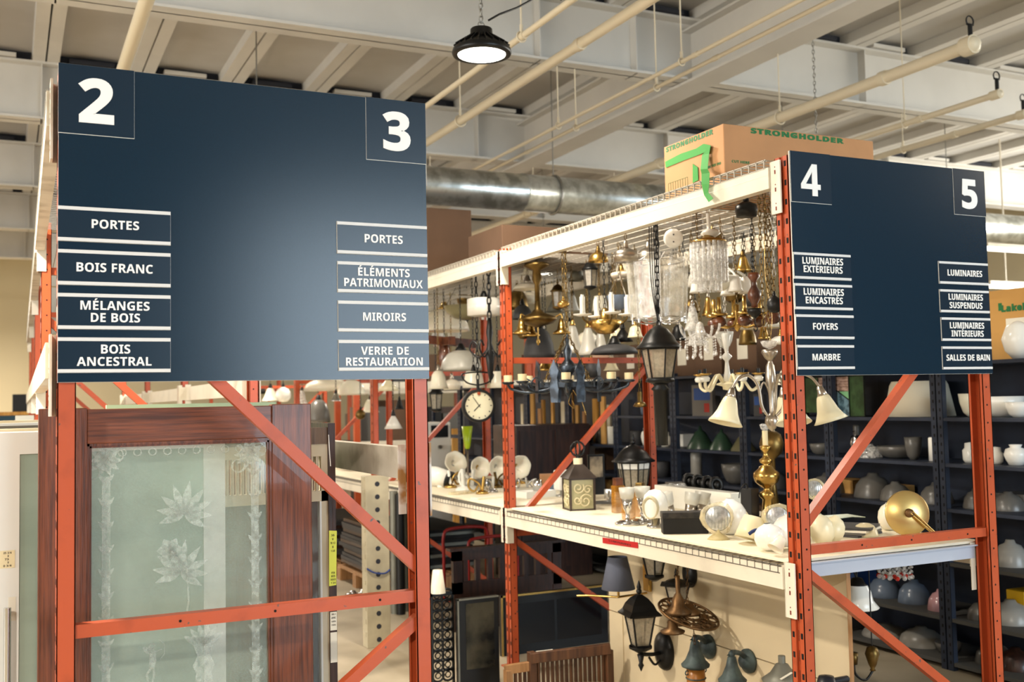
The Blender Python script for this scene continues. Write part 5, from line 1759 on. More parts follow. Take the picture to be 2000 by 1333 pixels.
    # floodlight lens in plastic wrap
    for i, (px, pz, X, s) in enumerate(((1402, 1013, 2.9, 25), (1519, 1012, 3.0, 22), (1590, 955, 3.4, 16))):
        p = P(px, pz, X=X)
        k = mp(p)
        t = thing('wrapped_floodlight', ['round ribbed floodlight in clear wrap, right of the black box', 'ribbed floodlight in clear wrap just left of the perforated post',
                                         'wrapped floodlight high between post and diagonal brace'][i], 'lamp', p, group='wrapped floodlights')
        d = Vector((-.5, -.85, .1)).normalized()
        M = d.to_track_quat('Z', 'Y').to_matrix()
        MB().lathe([(.001, 0), (s*.8*k, 0), (s*k, -2*k), (s*k, -10*k), (s*.5*k, -34*k), (.001, -36*k)], n=26, M=M).build('reflector', GALVD, t)
        g = MB().lathe([(.001, 3*k), (s*.6*k, 2.4*k), (s*.95*k, .5*k)], n=26, M=M)
        for q in range(-3, 4):
            g.bar(M @ Vector((q*s*.25*k, -math.sqrt(1-(q*.25)**2)*s*.85*k, 2.6*k)), M @ Vector((q*s*.25*k, math.sqrt(1-(q*.25)**2)*s*.85*k, 2.6*k)), 1*k, 1.2*k, d)
        g.build('ribbed_lens', RIBG, t)
        MB().lathe([(s*.98*k, 0), (s*1.2*k, 3*k), (s*1.32*k, -10*k), (s*.9*k, -36*k), (s*.3*k, -44*k), (.001, -44*k)], n=14, M=M, wob=lambda q, r, z: 1+.08*math.sin(3*q+z*40)+.05*math.sin(7*q)).build('plastic_wrap', BAG, t)
        zb = SHZ-p.z
        MB().lathe([(.001, zb), (22*k, zb), (16*k, zb+6*k), (4*k, zb+14*k), (3*k, -s*.8*k)], n=16, wob=scal(5, .12)).build('crumpled_foot', mat('crumpled_wrap', (200, 186, 140), .4), t)
    # loose glass shades
    spec = [('glass_globe', 'round white glass globe with neck, behind the wrapped floodlight', 1428, 3.05, 'globe', 64, 70, OPALW, 0),
            ('cream_glass_fitting', 'cream glass shade with folded rim lying beside the globe', 1478, 2.96, 'drum', 66, 44, ALAB, 18),
            ('white_cone_shade', 'white cone-shaped glass shade at the shelf edge left of the post', 1500, 2.84, 'globe', 58, 52, OPALW, -8),
            ('white_pear_shade', 'white pear shaped shade half hidden behind the perforated post', 1542, 2.95, 'globe', 54, 64, OPALW, 12),
            ('scalloped_glass', 'small cream scalloped glass tucked against the perforated post', 1530, 2.82, 'tulip', 34, 30, OPAL, 40),
            ('wrapped_bulb', 'large pear bulb in wrap right of the perforated post', 1600, 3.08, 'globe', 48, 62, ALAB, -14),
            ('wrapped_bulb', 'second pear bulb in wrap under the diagonal brace', 1636, 3.2, 'globe', 44, 52, ALAB, 20),
            ('flat_cream_shade', 'flat cream shade lying behind the loose glass shades', 1450, 3.4, 'dome', 60, 30, ALAB, 0),
            ('clear_glass_shade', 'clear ribbed glass shade left of the brass baluster lamp', 1380, 3.5, 'bell', 40, 34, CRYST, 10),
            ('clear_glass_shade', 'clear ribbed glass shade lying by the long white carton', 1340, 3.66, 'bell', 34, 30, CRYST, 70),
            ('grey_glass_shade', 'smoky glass shade standing behind the speaker box', 1550, 3.6, 'bell', 44, 50, CRYST, 0),
            ('pale_yellow_shade', 'pale yellow glass shade at the brass disc lamp foot', 1690, 3.5, 'dome', 50, 26, ALAB, 0),
            ('glass_globe_small', 'opaque white ball shade against the brass disc lamp', 1738, 3.74, 'globe', 44, 54, OPAL, 0)]
    for nm, lab, px, X, kd, w, h, mt, tilt in spec:
        p = S(px, X)
        k = mp(p)
        M = Matrix.Rotation(R_(tilt), 3, 'Y')
        lift = h*k + abs(math.sin(R_(tilt)))*w*k*.30
        tag(shade_mb(kd, w*k, h*k, (0, 0, lift), M).build(nm, mt, loc=p), lab, 'lamp shade')
    # blue strap
    p = S(1510, 2.9)
    k = mp(p)
    tag(MB().tube(arc([(0, 0, 4*k), (-6*k, 0, 30*k), (-30*k, 10*k, 38*k), (-42*k, 20*k, 30*k)]), 3.4*k, 6).tube(arc([(0, 0, 24*k), (16*k, 10*k, 34*k), (30*k, 20*k, 46*k)]), 3.4*k, 6).build(
        'blue_strap', mat('blue_webbing', (26, 44, 92), .7), loc=p), 'dark blue strap tangled between the glass shades', 'strap')
    # speaker / black box
    p = S(1466, 3.42)
    k = mp(p)
    t = thing('black_speaker', 'narrow upright black box with a cable, left of the brass baluster', 'speaker', p, rz=.3)
    MB().bb(-14*k, 14*k, -12*k, 12*k, 0, 66*k).build('box_body', PLASTB, t, bevel=.002)
    MB().tube(arc([(-4*k, 0, 64*k), (-12*k, 0, 76*k), (-30*k, 0, 66*k), (-36*k, 0, 50*k)]), 1.1*k, 5).build('cable', BLK, t)
    # brass baluster lamp
    p = S(1500, 3.5)
    k = mp(p)
    t = thing('brass_baluster_lamp', 'tall polished brass baluster table lamp with ivory candle on the shelf', 'lamp', p)
    MB().lathe([(.001, 0), (26*k, 0), (27*k, 4*k), (14*k, 12*k), (12*k, 18*k), (10*k, 30*k), (9*k, 44*k), (15*k, 50*k), (16*k, 56*k), (7*k, 62*k), (6*k, 66*k), (13*k, 70*k), (22*k, 78*k), (26*k, 88*k), (25*k, 96*k),
                (15*k, 104*k), (13*k, 108*k), (5*k, 112*k), (12*k, 116*k), (13*k, 121*k), (6*k, 126*k), (4*k, 136*k), (10*k, 142*k), (11*k, 147*k), (5*k, 150*k), (.001, 150*k)], n=32).build('baluster', BRASS, t)
    MB().cyl((0, 0, 149*k), (0, 0, 178*k), 5.4*k, 14).build('candle_sleeve', IVORY, t)
    MB().lathe([(4*k, 178*k), (8*k, 182*k), (10*k, 190*k), (6*k, 192*k), (.001, 192*k)], n=12).build('socket', CRYST, t)
    p2 = S(1512, 3.72)
    k = mp(p2)
    t = thing('round_brass_vase', 'dark brass ball lamp base standing behind the baluster lamp', 'lamp', p2)
    MB().lathe([(.001, 0), (14*k, 0), (6*k, 60*k), (6*k, 110*k), (20*k, 122*k), (24*k, 140*k), (18*k, 158*k), (6*k, 166*k), (.001, 166*k)], n=24).build('body', BRASSD, t)
    # brass disc lamp
    p = S(1775, 3.45)
    q = P(1772, 1003, X=3.5)
    k = mp(q)
    t = thing('brass_disc_lamp', 'brushed brass disc wall lamp with an arm, standing on the shelf', 'lamp', q)
    d = Vector((-.42, -.9, .12)).normalized()
    M = d.to_track_quat('Z', 'Y').to_matrix()
    MB().lathe([(.001, 9*k), (9*k, 9*k), (42*k, 1*k), (44*k, -1*k), (42*k, -3*k), (.001, -3*k)], n=44, M=M).build('disc', mat('brushed_brass_disc', (216, 188, 122), .34, .9), t)
    MB().lathe([(.001, 16*k), (8*k, 16*k), (9*k, 9*k), (8*k, 8*k)], n=18, M=M).build('hub', COPPER, t)
    e = Vector((.62*40*k/.6, -.10, SHZ-q.z+.018))
    MB().tube([M @ Vector((0, 0, 15*k)), (48*k, -.06, SHZ-q.z+.02)], 2.4*k, 8).tube([M @ Vector((4*k, 3*k, 15*k)), (56*k, -.05, SHZ-q.z+.022)], 2.4*k, 8).build('arm', BRASS, t)
    # pale curved sheets and magazines behind
    a = S(1650, 3.55)
    k = mp(a)
    tag(MB().prism([(-60, 0), (-20, 18), (40, 20), (64, 12), (40, 14), (-10, 10), (-50, -4)], a+Vector((0, 0, 14*k)), Vector((1, -.35, 0)).normalized()*k, Vector((.1, 1, .25)).normalized()*k*2.6, .003).build('curved_glass_sheet', mat('pale_green_sheet', (196, 206, 188), .3)),
        'curved pale green sheet lying behind the diagonal brace', 'sheet')
    for i in range(4):
        p = S(1668+i*2, 3.5, SHZ+i*.011)
        tag(MB().bb(-.11, .11, -.08, .08, 0, .010).build('magazine', [DGREY, GREYB, PAPER, DGREY][i], loc=p+Vector((0, 0, .0005)), rz=.3+.1*i), 'magazine %s from the bottom of the grey pile behind the brace' % ORD[i], 'magazine', 'pile of magazines')
    # left part of the shelf (middle bay)
    p = S(862, 2.98)
    k = mp(p)
    t = thing('white_spot_lamp', 'white cylindrical spot lamp with a black mouth lying at the left shelf edge', 'lamp', p+Vector((0, 0, 20*k)))
    M = Vector((.6, -.5, -.25)).normalized().to_track_quat('Z', 'Y').to_matrix()
    MB().lathe([(.001, -30*k), (14*k, -28*k), (17*k, -14*k), (17*k, 12*k), (.001, 12*k)], n=22, M=M).build('housing', OPALW, t)
    MB().lathe([(16.5*k, 12*k), (17*k, 22*k), (14*k, 22*k), (12*k, 13*k), (.001, 13*k)], n=22, M=M).build('mouth', BLK, t)
    MB().lathe([(.001, -20*k), (8*k, -20*k), (9*k, -16*k), (3*k, -13*k)], n=12).build('foot', PORC, t)
    for i, (px, X, w, h) in enumerate(((888, 3.35, 46, 40), (936, 3.3, 42, 44), (972, 3.45, 44, 46), (1012, 3.6, 48, 40))):
        p = S(px, X, SHZ+.085)
        k = mp(p)
        t = thing('rose_shade_lamp', 'petal-shaped frosted wall lamp, %s from the left on the shelf' % ORD[i], 'lamp', (p.x, p.y, SHZ), group='petal shade wall lamps')
        M = Matrix.Rotation(R_(70+10*i), 3, 'X') @ Matrix.Rotation(R_(10*i-20), 3, 'Z')
        MB().lathe([(.001, -16*k), (8*k, -14*k), (16*k, -4*k), (w*.5*k, 8*k), (w*.48*k, 9*k), (14*k, -2*k), (.001, -10*k)], (0, 0, .085+12*k), 40, M, wob=scal(7, .10)).build('petal_shade', OPAL, t)
        MB().lathe([(.001, 0), (16*k, 0), (16*k, 3*k), (6*k, 6*k), (.001, 6*k)], n=18).tube(arc([(0, 0, 5*k), (10*k, 4*k, 18*k), (-2*k, 10*k, 30*k), (0, 6*k, 38*k)]), 2*k, 7).build('brass_arm', BRASS if i % 2 else CHROME, t)
    p = S(914, 3.55)
    k = mp(p)
    t = thing('lime_goblet_lamp', 'tall lime green tapered glass on a thin stem among petal lamps', 'lamp', p)
    MB().lathe([(.001, 0), (12*k, 0), (12*k, 2*k), (2*k, 4*k), (2*k, 60*k), (.001, 60*k)], n=16).build('stem', CHROME, t)
    MB().lathe([(4*k, 56*k), (6*k, 62*k), (11*k, 100*k), (10*k, 100*k), (5*k, 62*k), (.001, 58*k)], n=22).build('glass', LIMEG, t)
    for i, (px, X, mt, s) in enumerate(((880, 3.02, BRASS, 1), (905, 2.98, PORC, 1.3), (922, 3.06, PORC, 1.2), (942, 3.0, BRASS, 1), (962, 3.1, CHROME, .9), (1005, 3.3, CHROME, .8), (1030, 3.4, CHROME, .7), (970, 3.3, BRASSD, .9))):
        p = S(px, X)
        k = mp(p)*s
        t = thing('wall_light_arm', '%s curled wall light arm, %s from the left among the shelf parts' % ('brass' if mt in (BRASS, BRASSD) else 'white' if mt == PORC else 'chrome', ORD[i]), 'lamp part', p, rz=i*.9, group='loose wall light arms')
        MB().lathe([(.001, 0), (13*k, 0), (12*k, 4*k), (4*k, 8*k), (.001, 8*k)], n=18).build('back_plate', mt, t)
        MB().tube(arc([(0, 0, 6*k), (8*k, 3*k, 22*k), (24*k, 5*k, 30*k), (26*k, 6*k, 14*k), (16*k, 3*k, 6*k), (8*k, 0, 16*k)]), 2.2*k, 7).build('curled_arm', mt, t)
        MB().cyl((0, 0, 6*k), (-4*k, 0, 34*k), 3*k, 10).build('candle_tube', [PORC, mt][i % 2], t)
    for i, (px, X, w, d, h, mt) in enumerate(((905, 2.9, .22, .09, .018, PAPER), (950, 2.88, .20, .08, .012, CREAM), (1008, 3.3, .25, .1, .02, PAPER), (960, 3.35, .3, .12, .05, GREYB))):
        p = S(px, X)
        tag(MB().bb(-w/2, w/2, -d/2, d/2, 0, h).build('flat_packet', [BAG, mt][i != 0], loc=p, rz=.5-.3*i, bevel=.002), 'pale flat packet, %s from the left along the middle bay shelf' % ORD[i], 'packet', 'flat packets')
    for i, (px, X, w, h, mt, lab) in enumerate(((1082, 3.66, 52, 26, CARD, 'open brown box behind the diagonal brace'), (1090, 3.58, 40, 16, BLUEG, 'pale blue bundle in front of the open brown box'),
                                                (1108, 3.5, 22, 24, TEAL, 'teal jar beside the blue bundle'), (1322, 3.70, 36, 40, GREYB, 'grey printed leaflet box standing at the shelf back'),
                                                (1190, 3.5, 20, 20, CHROME, 'small chrome can behind the scroll lantern'), (1170, 3.3, 60, 4, GREYB, 'thin grey plate behind the scroll lantern'))):
        p = S(px, X)
        k = mp(p)
        if mt in (TEAL, CHROME):
            m = MB().lathe([(.001, 0), (w/2*k, 0), (w/2*k, h*k), (.001, h*k)], n=20)
        else:
            m = MB().bb(-w/2*k, w/2*k, -.05, .05, 0, h*k)
        tag(m.build(['open_box', 'blue_bundle', 'teal_jar', 'leaflet_box', 'chrome_can', 'grey_plate'][i], mt, loc=p, rz=-.3, bevel=.002), lab, ['box', 'bundle', 'jar', 'box', 'can', 'plate'][i])
    for i, px in enumerate((1348, 1366, 1384, 1400)):
        p = S(px, 3.72)
        k = mp(p)
        t = thing('black_spot_lamp', 'black coiled spot lamp, %s from the left at the back of the shelf' % ORD[i], 'lamp', p, group='black lamps at the shelf back')
        MB().lathe([(.001, 0), (12*k, 0), (12*k, 4*k), (3*k, 6*k), (3*k, 30*k), (.001, 30*k)], n=14).build('foot', BLK, t)
        MB().ring((0, 0, 44*k), 12*k, 5*k, 18, 8, rotm('X', 80)).ball((0, 0, 44*k), 8*k, 10).build('lamp_head', BLK, t)


on_shelf()


# ------------------------------------------------------------------ under the shelf
def under_shelf():
    PX = 3.10
    ya, yb = P(1655, 1200, X=PX).y, P(1190, 1200, X=PX).y
    t = thing('display_panel', 'cream panel under the shelf carrying black and green wall lanterns', 'panel', (PX, ya, 0))
    m = MB().bb(0, .022, 0, yb-ya, 0, .398).bb(0, .022, 0, yb-ya, .404, .90)
    m.build('panel_board', PANEL, t)
    MB().bb(0, .022, -.0015, -.0005, 0, .90).build('raw_edge', WOODP, t)
    MB().bb(-.006, 0, yb-ya-.15, yb-ya-.145, 0, .40).build('seam_strip', PANEL, t)
    # grey lampshade on brass swing arm
    p = P(1206, 1088, X=2.93)
    k = mp(p)
    t = thing('swing_arm_lamp', 'grey-blue fabric lampshade on a brass swing arm at the panel\'s left edge', 'lamp', p)
    MB().lathe([(19*k, 0), (33*k, -62*k), (32*k, -62*k), (18*k, 0)], n=30).build('lamp_shade', FABG, t)
    d = PX-p.x
    MB().cyl((0, 0, -56*k), (0, 0, -78*k), 2.5*k, 10).tube([(0, 0, -78*k), (-.10, .15, -80*k), (-.14, .20, -82*k)], 2.2*k, 7).tube([(0, 0, -78*k), (d-.01, -.03, -74*k)], 2.2*k, 7).build('brass_arm', BRASS, t)
    MB().bb(d-.022, d-.004, -.07, -.01, -.19, -.05).build('wall_mount', BRASS, t, bevel=.003)
    # half hidden oval lantern
    p = P(1278, 1124, X=2.98)
    k = mp(p)
    t = poly_lantern('oval_lantern', 'black banded glass lantern half hidden behind the shelf beam', p, k, 6, 28, 16, 50, 0, 30, 14, BLK, SEED, crown=False)
    MB().cyl((0, 0, 60*k), (0, 0, .94-p.z), .004, 6).build('hook', BLK, t)
    # black lantern with round plate under the beam
    def wall_lantern(lab, px, py, X, s, n, rt, rb, H_, hr, ppx, ppy, pr_, mt, glass, name='wall_lantern', dome=True, body=None):
        p = P(px, py, X=X)
        k = mp(p)*s
        t = poly_lantern(name, lab, p, k, n, rt, rb, H_, 0, rt+12, hr, mt, glass, rot=.6, dome=dome)
        q = P(ppx, ppy, X=PX-.012)-p
        M = rotm('Y', -90)
        MB().lathe([(.001, 10*k), (pr_*.5*k, 9*k), (pr_*.92*k, 4*k), (pr_*k, 0), (pr_*k, -4*k), (.001, -4*k)], q, 26, M, sx=1.25).build('back_plate', mt, t)
        MB().tube(arc([(0, 0, -14*k), q*.5+Vector((0, 0, -10*k)), q+Vector((-.01, 0, -2*k))]), 3.4*k, 8).tube(
            arc([q*.35+Vector((0, 0, -16*k)), q*.6+Vector((0, 0, -26*k)), q*.85+Vector((0, 0, -16*k)), q+Vector((-.006, 0, -10*k))]), 2*k, 6).lathe(
            [(.001, -12*k), (6*k, -14*k), (3*k, -28*k), (5*k, -32*k), (.001, -42*k)], (0, 0, 0), 10).build('bracket', mt, t)
        return t
    wall_lantern('black wall lantern with leaded panes and a big round back plate, lower left', 1251, 1262, 2.93, 1.18, 4, 27, 16, 50, 34, 1296, 1272, 26, BLK, SEED)
    wall_lantern('black wall lantern partly behind the brass bells, close under the beam', 1322, 1178, 2.96, .9, 5, 28, 18, 38, 14, 1346, 1122, 24, BLK, SEED)
    # brass bell pendants on a filigree tray
    p = P(1345, 1200, X=2.90)
    k = mp(p)
    t = thing('brass_bell_fitting', 'antique copper bell fitting on a pierced filigree plate, hanging under the shelf', 'lamp', p)
    m = MB()
    M = Matrix.Rotation(R_(8), 3, 'Y') @ Matrix.Rotation(R_(20), 3, 'X')
    for i in range(14):
        a0 = i*2*PI/14
        m.ring(M @ radial(a0, 48*k, 0), 9*k, 1.8*k, 10, 5, M).ring(M @ radial(a0+.2, 33*k, 0), 7*k, 1.6*k, 10, 5, M)
    m.ring((0, 0, 0), 60*k, 2.6*k, 40, 6, M).ring((0, 0, 0), 24*k, 3*k, 26, 6, M)
    m.build('filigree_plate', COPPER, t)
    for i, (dx, dz, hh) in enumerate(((-24, 8, 70), (6, 2, 20))):
        MB().lathe([(.001, hh*k), (5*k, (hh-2)*k), (4*k, 36*k if hh > 40 else 18*k), (11*k, 24*k if hh > 40 else 16*k), (14*k, 10*k), (26*k, 0), (25*k, -6*k), (.001, -8*k)], (dx*k, i*.03, dz*k), 22).build('bell_canopy', COPPER, t)
        MB().chain((dx*k, i*.03, (dz+hh)*k), (dx*k*.6, 0, .94-p.z), .022, .010, .002).build('chain', COPPER, t)
    for dx, dy in ((-44, -.02), (36, .0), (10, .12)):
        MB().lathe([(.001, -4*k), (9*k, -6*k), (11*k, -20*k), (24*k, -26*k), (22*k, -30*k), (.001, -26*k)], (dx*k, dy, 0), 18, wob=scal(6, .08)).build('socket_cup', COPPER, t)
    MB().chain((10*k, 0, -10*k), (12*k, 0, -60*k), .02, .009, .002).build('end_chain', COPPER, t)
    # verdigris sconces
    def sconce(lab, px, py, ppx, ppy, mt, amber=True):
        p = P(px, py, X=2.95)
        k = mp(p)
        t = thing('verdigris_sconce', lab, 'sconce', p)
        q = P(ppx, ppy, X=PX-.012)-p
        M = rotm('Y', -90)
        MB().lathe([(.001, 16*k), (12*k, 14*k), (16*k, 8*k), (24*k, 2*k), (24*k, -4*k), (.001, -4*k)], q, 26, M).build('back_plate', mt, t)
        MB().tube(arc([(0, 0, 24*k), (0, 0, 36*k), q*.6+Vector((0, 0, 22*k)), q]), 5*k, 8).prism([(-12, 0), (0, 6), (12, 0), (0, -6)], (0, 0, 32*k), (k, 0, 0), (0, .6*k, .8*k), 3*k).build('bracket', mt, t)
        MB().lathe([(.001, 30*k), (8*k, 28*k), (12*k, 10*k), (20*k, -8*k), (28*k, -16*k), (27*k, -20*k), (.001, -18*k)], n=24).build('hood', mt, t)
        MB().lathe([(.001, -20*k), (18*k, -20*k), (18*k, -64*k), (14*k, -70*k), (.001, -70*k)], n=22).build('glass_body', mat('amber_wire_glass', (150, 96, 34), .35) if amber else FROST, t)
        g = MB()
        for z in (-22, -42, -62):
            g.ring((0, 0, z*k), 19*k, 1.4*k, 20, 5)
        for s_ in (-1, 1):
            g.ring((s_*21*k, 0, -30*k), 4*k, 1.2*k, 10, 5, rotm('X', 90))
        g.build('glass_guard', mt, t)
    sconce('green-grey sconce with an amber glass body, middle of the panel', 1358, 1282, 1382, 1264, VERD)
    sconce('green-grey sconce with an upright round back plate, right of the amber one', 1430, 1312, 1460, 1292, VERD, False)
    p = P(1528, 1322, X=2.98)
    k = mp(p)
    t = thing('galvanised_hood_lamp', 'weathered grey metal hood lamp with paper label beside the perforated post foot', 'lamp', p)
    MB().lathe([(.001, 28*k), (12*k, 24*k), (24*k, 6*k), (40*k, -6*k), (38*k, -10*k), (.001, -8*k)], n=26).cyl((0, 0, 26*k), (0, 0, 40*k), 7*k, 12).build('hood', GALVD, t)
    MB().bar((-24*k, -24*k, 3*k), (2*k, -26*k, 13*k), 6*k, 1*k).build('paper_label', PAPER, t)
    p = P(1614, 1334, X=2.98)
    tag(MB().lathe([(.001, .03), (.03, .025), (.045, -.02), (.03, -.06), (.001, -.07)], n=18).cyl((0, 0, 0), (PX-p.x-.01, 0, .0), .014, 10).build('black_ball_sconce', mat('dark_navy_iron', (20, 24, 32), .4), loc=p),
        'dark rounded wall fitting on the panel right of the perforated post', 'sconce')
    # white bell lamp and brass arm behind the panel
    p = P(1674, 1140, X=3.5)
    k = mp(p)
    t = thing('white_bell_lamp', 'white glass bell lamp with a black iron cap hanging right of the panel edge', 'lamp', p)
    MB().lathe([(.001, 12*k), (10*k, 10*k), (16*k, -1*k), (20*k, -6*k), (.001, -6*k)], n=20).tube(arc([(0, 0, 8*k), (-8*k, 0, 24*k), (-18*k, 0, 20*k)]), 2*k, 6).cyl((0, 0, 8*k), (0, 0, .94-p.z), .004, 6).build('iron_cap', BLK, t)
    MB().lathe([(19*k, -3*k), (26*k, -16*k), (29*k, -32*k), (40*k, -46*k), (38*k, -48*k), (27*k, -34*k), (24*k, -16*k)], n=28).build('bell_shade', OPALW, t)
    MB().tube(arc([(-30*k, 0, -40*k), (-24*k, 0, -36*k), (-22*k, 0, -46*k), (-30*k, 0, -50*k)]), 1.8*k, 6).build('iron_scroll', BLK, t)
    p = P(1704, 1292, X=3.45)
    k = mp(p)
    t = thing('brass_candle_sconce', 'hanging brass lamp part with a curved black arm, low behind the diagonal brace', 'lamp', p)
    MB().lathe([(.001, 30*k), (10*k, 26*k), (14*k, 14*k), (8*k, -6*k), (4*k, -14*k), (6*k, -18*k), (.001, -20*k)], n=18).build('brass_body', BRASSD, t)
    MB().tube(arc([(0, 0, -18*k), (-20*k, 0, -34*k), (-44*k, 0, -20*k), (-48*k, 0, 0)]), 2.4*k, 7).cyl((0, 0, 28*k), (0, 0, .94-p.z), .003, 5).build('black_arm', BLK, t)
    MB().lathe([(.001, 0), (7*k, 0), (9*k, 22*k), (.001, 22*k)], (-48*k, 0, 0), 14).build('candle_cup', BRASSD, t)
    # slatted wooden bench in the aisle
    a, b = P(985, 1302, Y=5.28), P(1192, 1262, Y=5.02)
    t = thing('slatted_bench', 'worn brown slatted wooden bench back standing in front of the middle post', 'bench', (a.x, a.y, 0))
    a0 = a.copy(); d = Vector((b.x-a.x, b.y-a.y, 0)); L = d.length; u = d.normalized()
    q = lambda s_, z, o=0: Vector((u.x*s_+u.y*o, u.y*s_-u.x*o, z))
    za, zb = a.z, b.z
    MB().bar(q(0, za-.02), q(L*.26, za+.0), .03, .05).build('low_rail', WOODP, t, bevel=.003)
    MB().bar(q(L*.25, za+.045, .02), q(L, zb-.01, .02), .035, .055).build('top_rail', WOODC, t, bevel=.003)
    MB().bar(q(L*.26, .0), q(L*.26, za+.075), .045, .04, (1, 0, 0)).build('leg', WOODC, t, bevel=.003)
    MB().bar(q(0.02, .0), q(0.02, za-.02), .045, .04, (1, 0, 0)).build('leg', WOODP, t, bevel=.003)
    MB().bar(q(L*.98, .0), q(L*.98, zb-.02), .045, .04, (1, 0, 0)).build('leg', WOODC, t, bevel=.003)
    for i in range(20):
        s_ = .06+(L-.10)*i/19
        if abs(s_-L*.26) < .03:
            continue
        zt = (za-.03) if s_ < L*.26 else za+.03+(zb-za-.03)*(s_-L*.25)/(L*.75)
        MB().bar(q(s_, .06), q(s_, zt), .018, .012, (1, 0, 0)).build('slat', WOODC, t)
    MB().bar(q(L*.30, za+.075, -.0), q(L*.46, za+.085, -.0), .006, .004).build('white_label', PAPER, t)
    # fireplace doors and carved headboard, parallel to the front
    def screen(name, lab, cat, pxl, pxr, pyt, Y, parts, zb=0.0):
        a, b = P(pxl, pyt, Y=Y), P(pxr, pyt, Y=Y)
        t = thing(name, lab, cat, (a.x, Y, zb))
        return t, b.x-a.x, a.z-zb
    t, w, h = screen('brass_trimmed_fire_doors', 'large black fireplace doors with thin brass trim under the middle bay', 'fireplace doors', 978, 1186, 1165, 6.05, 0)
    MB().bb(0, w, 0, .03, 0, h).build('black_frame', BLK, t)
    MB().bb(0, w, -.006, 0, h-.012, h).bb(0, .012, -.006, 0, 0, h).build('brass_trim', BRASS, t)
    MB().bb(.05, w/2-.01, -.003, 0, .06, h-.06).bb(w/2+.01, w-.05, -.003, 0, .06, h-.06).build('dark_glass', mat('dark_fire_glass', (18, 20, 24), .12), t)
    t, w, h = screen('iron_fire_door', 'dark iron door with a glass centre left of the brass trimmed doors', 'fireplace doors', 893, 973, 1172, 5.50, 0)
    MB().bb(0, w, 0, .03, 0, h).build('iron_frame', BLK, t)
    MB().bb(0, .008, -.006, 0, 0, h).bb(0, w*1.0, -.006, 0, h-.008, h).build('pewter_trim', GALVD, t)
    MB().bb(.05, w-.03, -.003, 0, .1, h-.03).build('grey_glass', mat('sooty_glass', (64, 62, 52), .15, c2=(24, 26, 26), scale=6), t)
    t, w, h = screen('carved_headboard', 'dark carved wooden headboard with square openings behind the fireplace doors', 'headboard', 885, 1096, 1078, 6.85, 0)
    m = MB().bb(0, w, 0, .04, h-.07, h).bb(0, w, 0, .04, h-.30, h-.22).bb(0, .07, 0, .04, 0, h).bb(w-.07, w, 0, .04, 0, h).bb(0, w, .01, .03, 0, h-.30).bb(-.03, w+.03, -.02, .06, h, h+.02)
    for i in range(1, 9):
        m.bb(w*i/9-.018, w*i/9+.018, .005, .035, h-.30, h)
    m.build('headboard_frame', WOODD, t)
    for i in (1, 2.4, 4.6, 6.2):
        MB().lathe([(.001, -.01), (.03, -.012), (.05, -.002), (.001, 0)], (w*i/8, 0, h-.40), 14, rotm('X', 90), wob=scal(6, .14)).build('carved_rosette', WOODC, t)
    t, w, h = screen('wicker_screen', 'black openwork iron screen just right of the large red post', 'screen', 842, 886, 1160, 5.60, 0)
    m = MB().bb(0, w, 0, .02, h-.02, h).bb(0, .01, 0, .02, 0, h).bb(w-.01, w, 0, .02, 0, h)
    for i in range(9):
        for j in range(2):
            m.ring((w*(.28+.44*j), .01, .06+i*h/9.4), .034, .007, 12, 5, rotm('X', 90))
            m.ring((w*(.28+.44*j), .01, .06+i*h/9.4), .016, .004, 10, 5, rotm('X', 90))
    m.build('openwork', BLK, t)
    p = P(852, 1158, Y=5.56)
    tag(MB().lathe([(.045, 0), (.028, .13), (.001, .13)], n=20).build('white_shade_on_screen', OPAL, loc=(p.x+.03, 5.61, P(852, 1160, Y=5.6).z)), 'small white shade standing on the black openwork screen', 'lamp shade')
    # red hand trucks
    for i, (pa, pb, py, Y) in enumerate(((866, 952, 1035, 8.02), (914, 1010, 1054, 7.8))):
        a, b = P(pa, py, Y=Y), P(pb, py, Y=Y)
        t = thing('red_hand_truck', 'red tubular hand truck handle, %s of two behind the headboard' % ['left', 'right'][i], 'hand truck', (a.x, Y, 0), group='red hand trucks')
        w = b.x-a.x
        MB().tube(arc([(0, 0, 0), (0, 0, a.z*.6), (0, 0, a.z-.06), (.06, 0, a.z), (w-.06, 0, a.z), (w, 0, a.z-.06), (w, 0, a.z*.6), (w, 0, 0)], 4), .014, 8).build('tube_frame', RED, t)
        MB().bb(0, w, -.15, 0, 0, .01).build('toe_plate', RED, t)
    # cream perforated column in the aisle
    zt = P(735, 930, Y=6.73).z
    t = thing('perforated_column', 'cream perforated steel column standing in the aisle under the worn beam', 'column', (2.14, 6.70, 0))
    m = MB().bb(0, .16, 0, .10, 0, zt, 0)
    z = .05
    while z < zt-.04:
        m.cyl((.08, -.001, z), (.08, .0005, z), .017, 10, 1)
        m.bb(-.004, .0, .02, .08, z+.02, z+.05).bb(.16, .164, .02, .08, z+.02, z+.05)
        z += .085
    m.build('column_body', [CLOTHP, GAP], t, bevel=.004)
    MB().tube(arc([(0, -.004, .52), (.05, -.012, .49), (.12, -.012, .48), (.16, -.004, .5)]), .006, 6).build('blue_cord', mat('blue_cord', (40, 60, 120), .6), t)
    # stacks of dark slabs low in the lamp rack
    n = 0
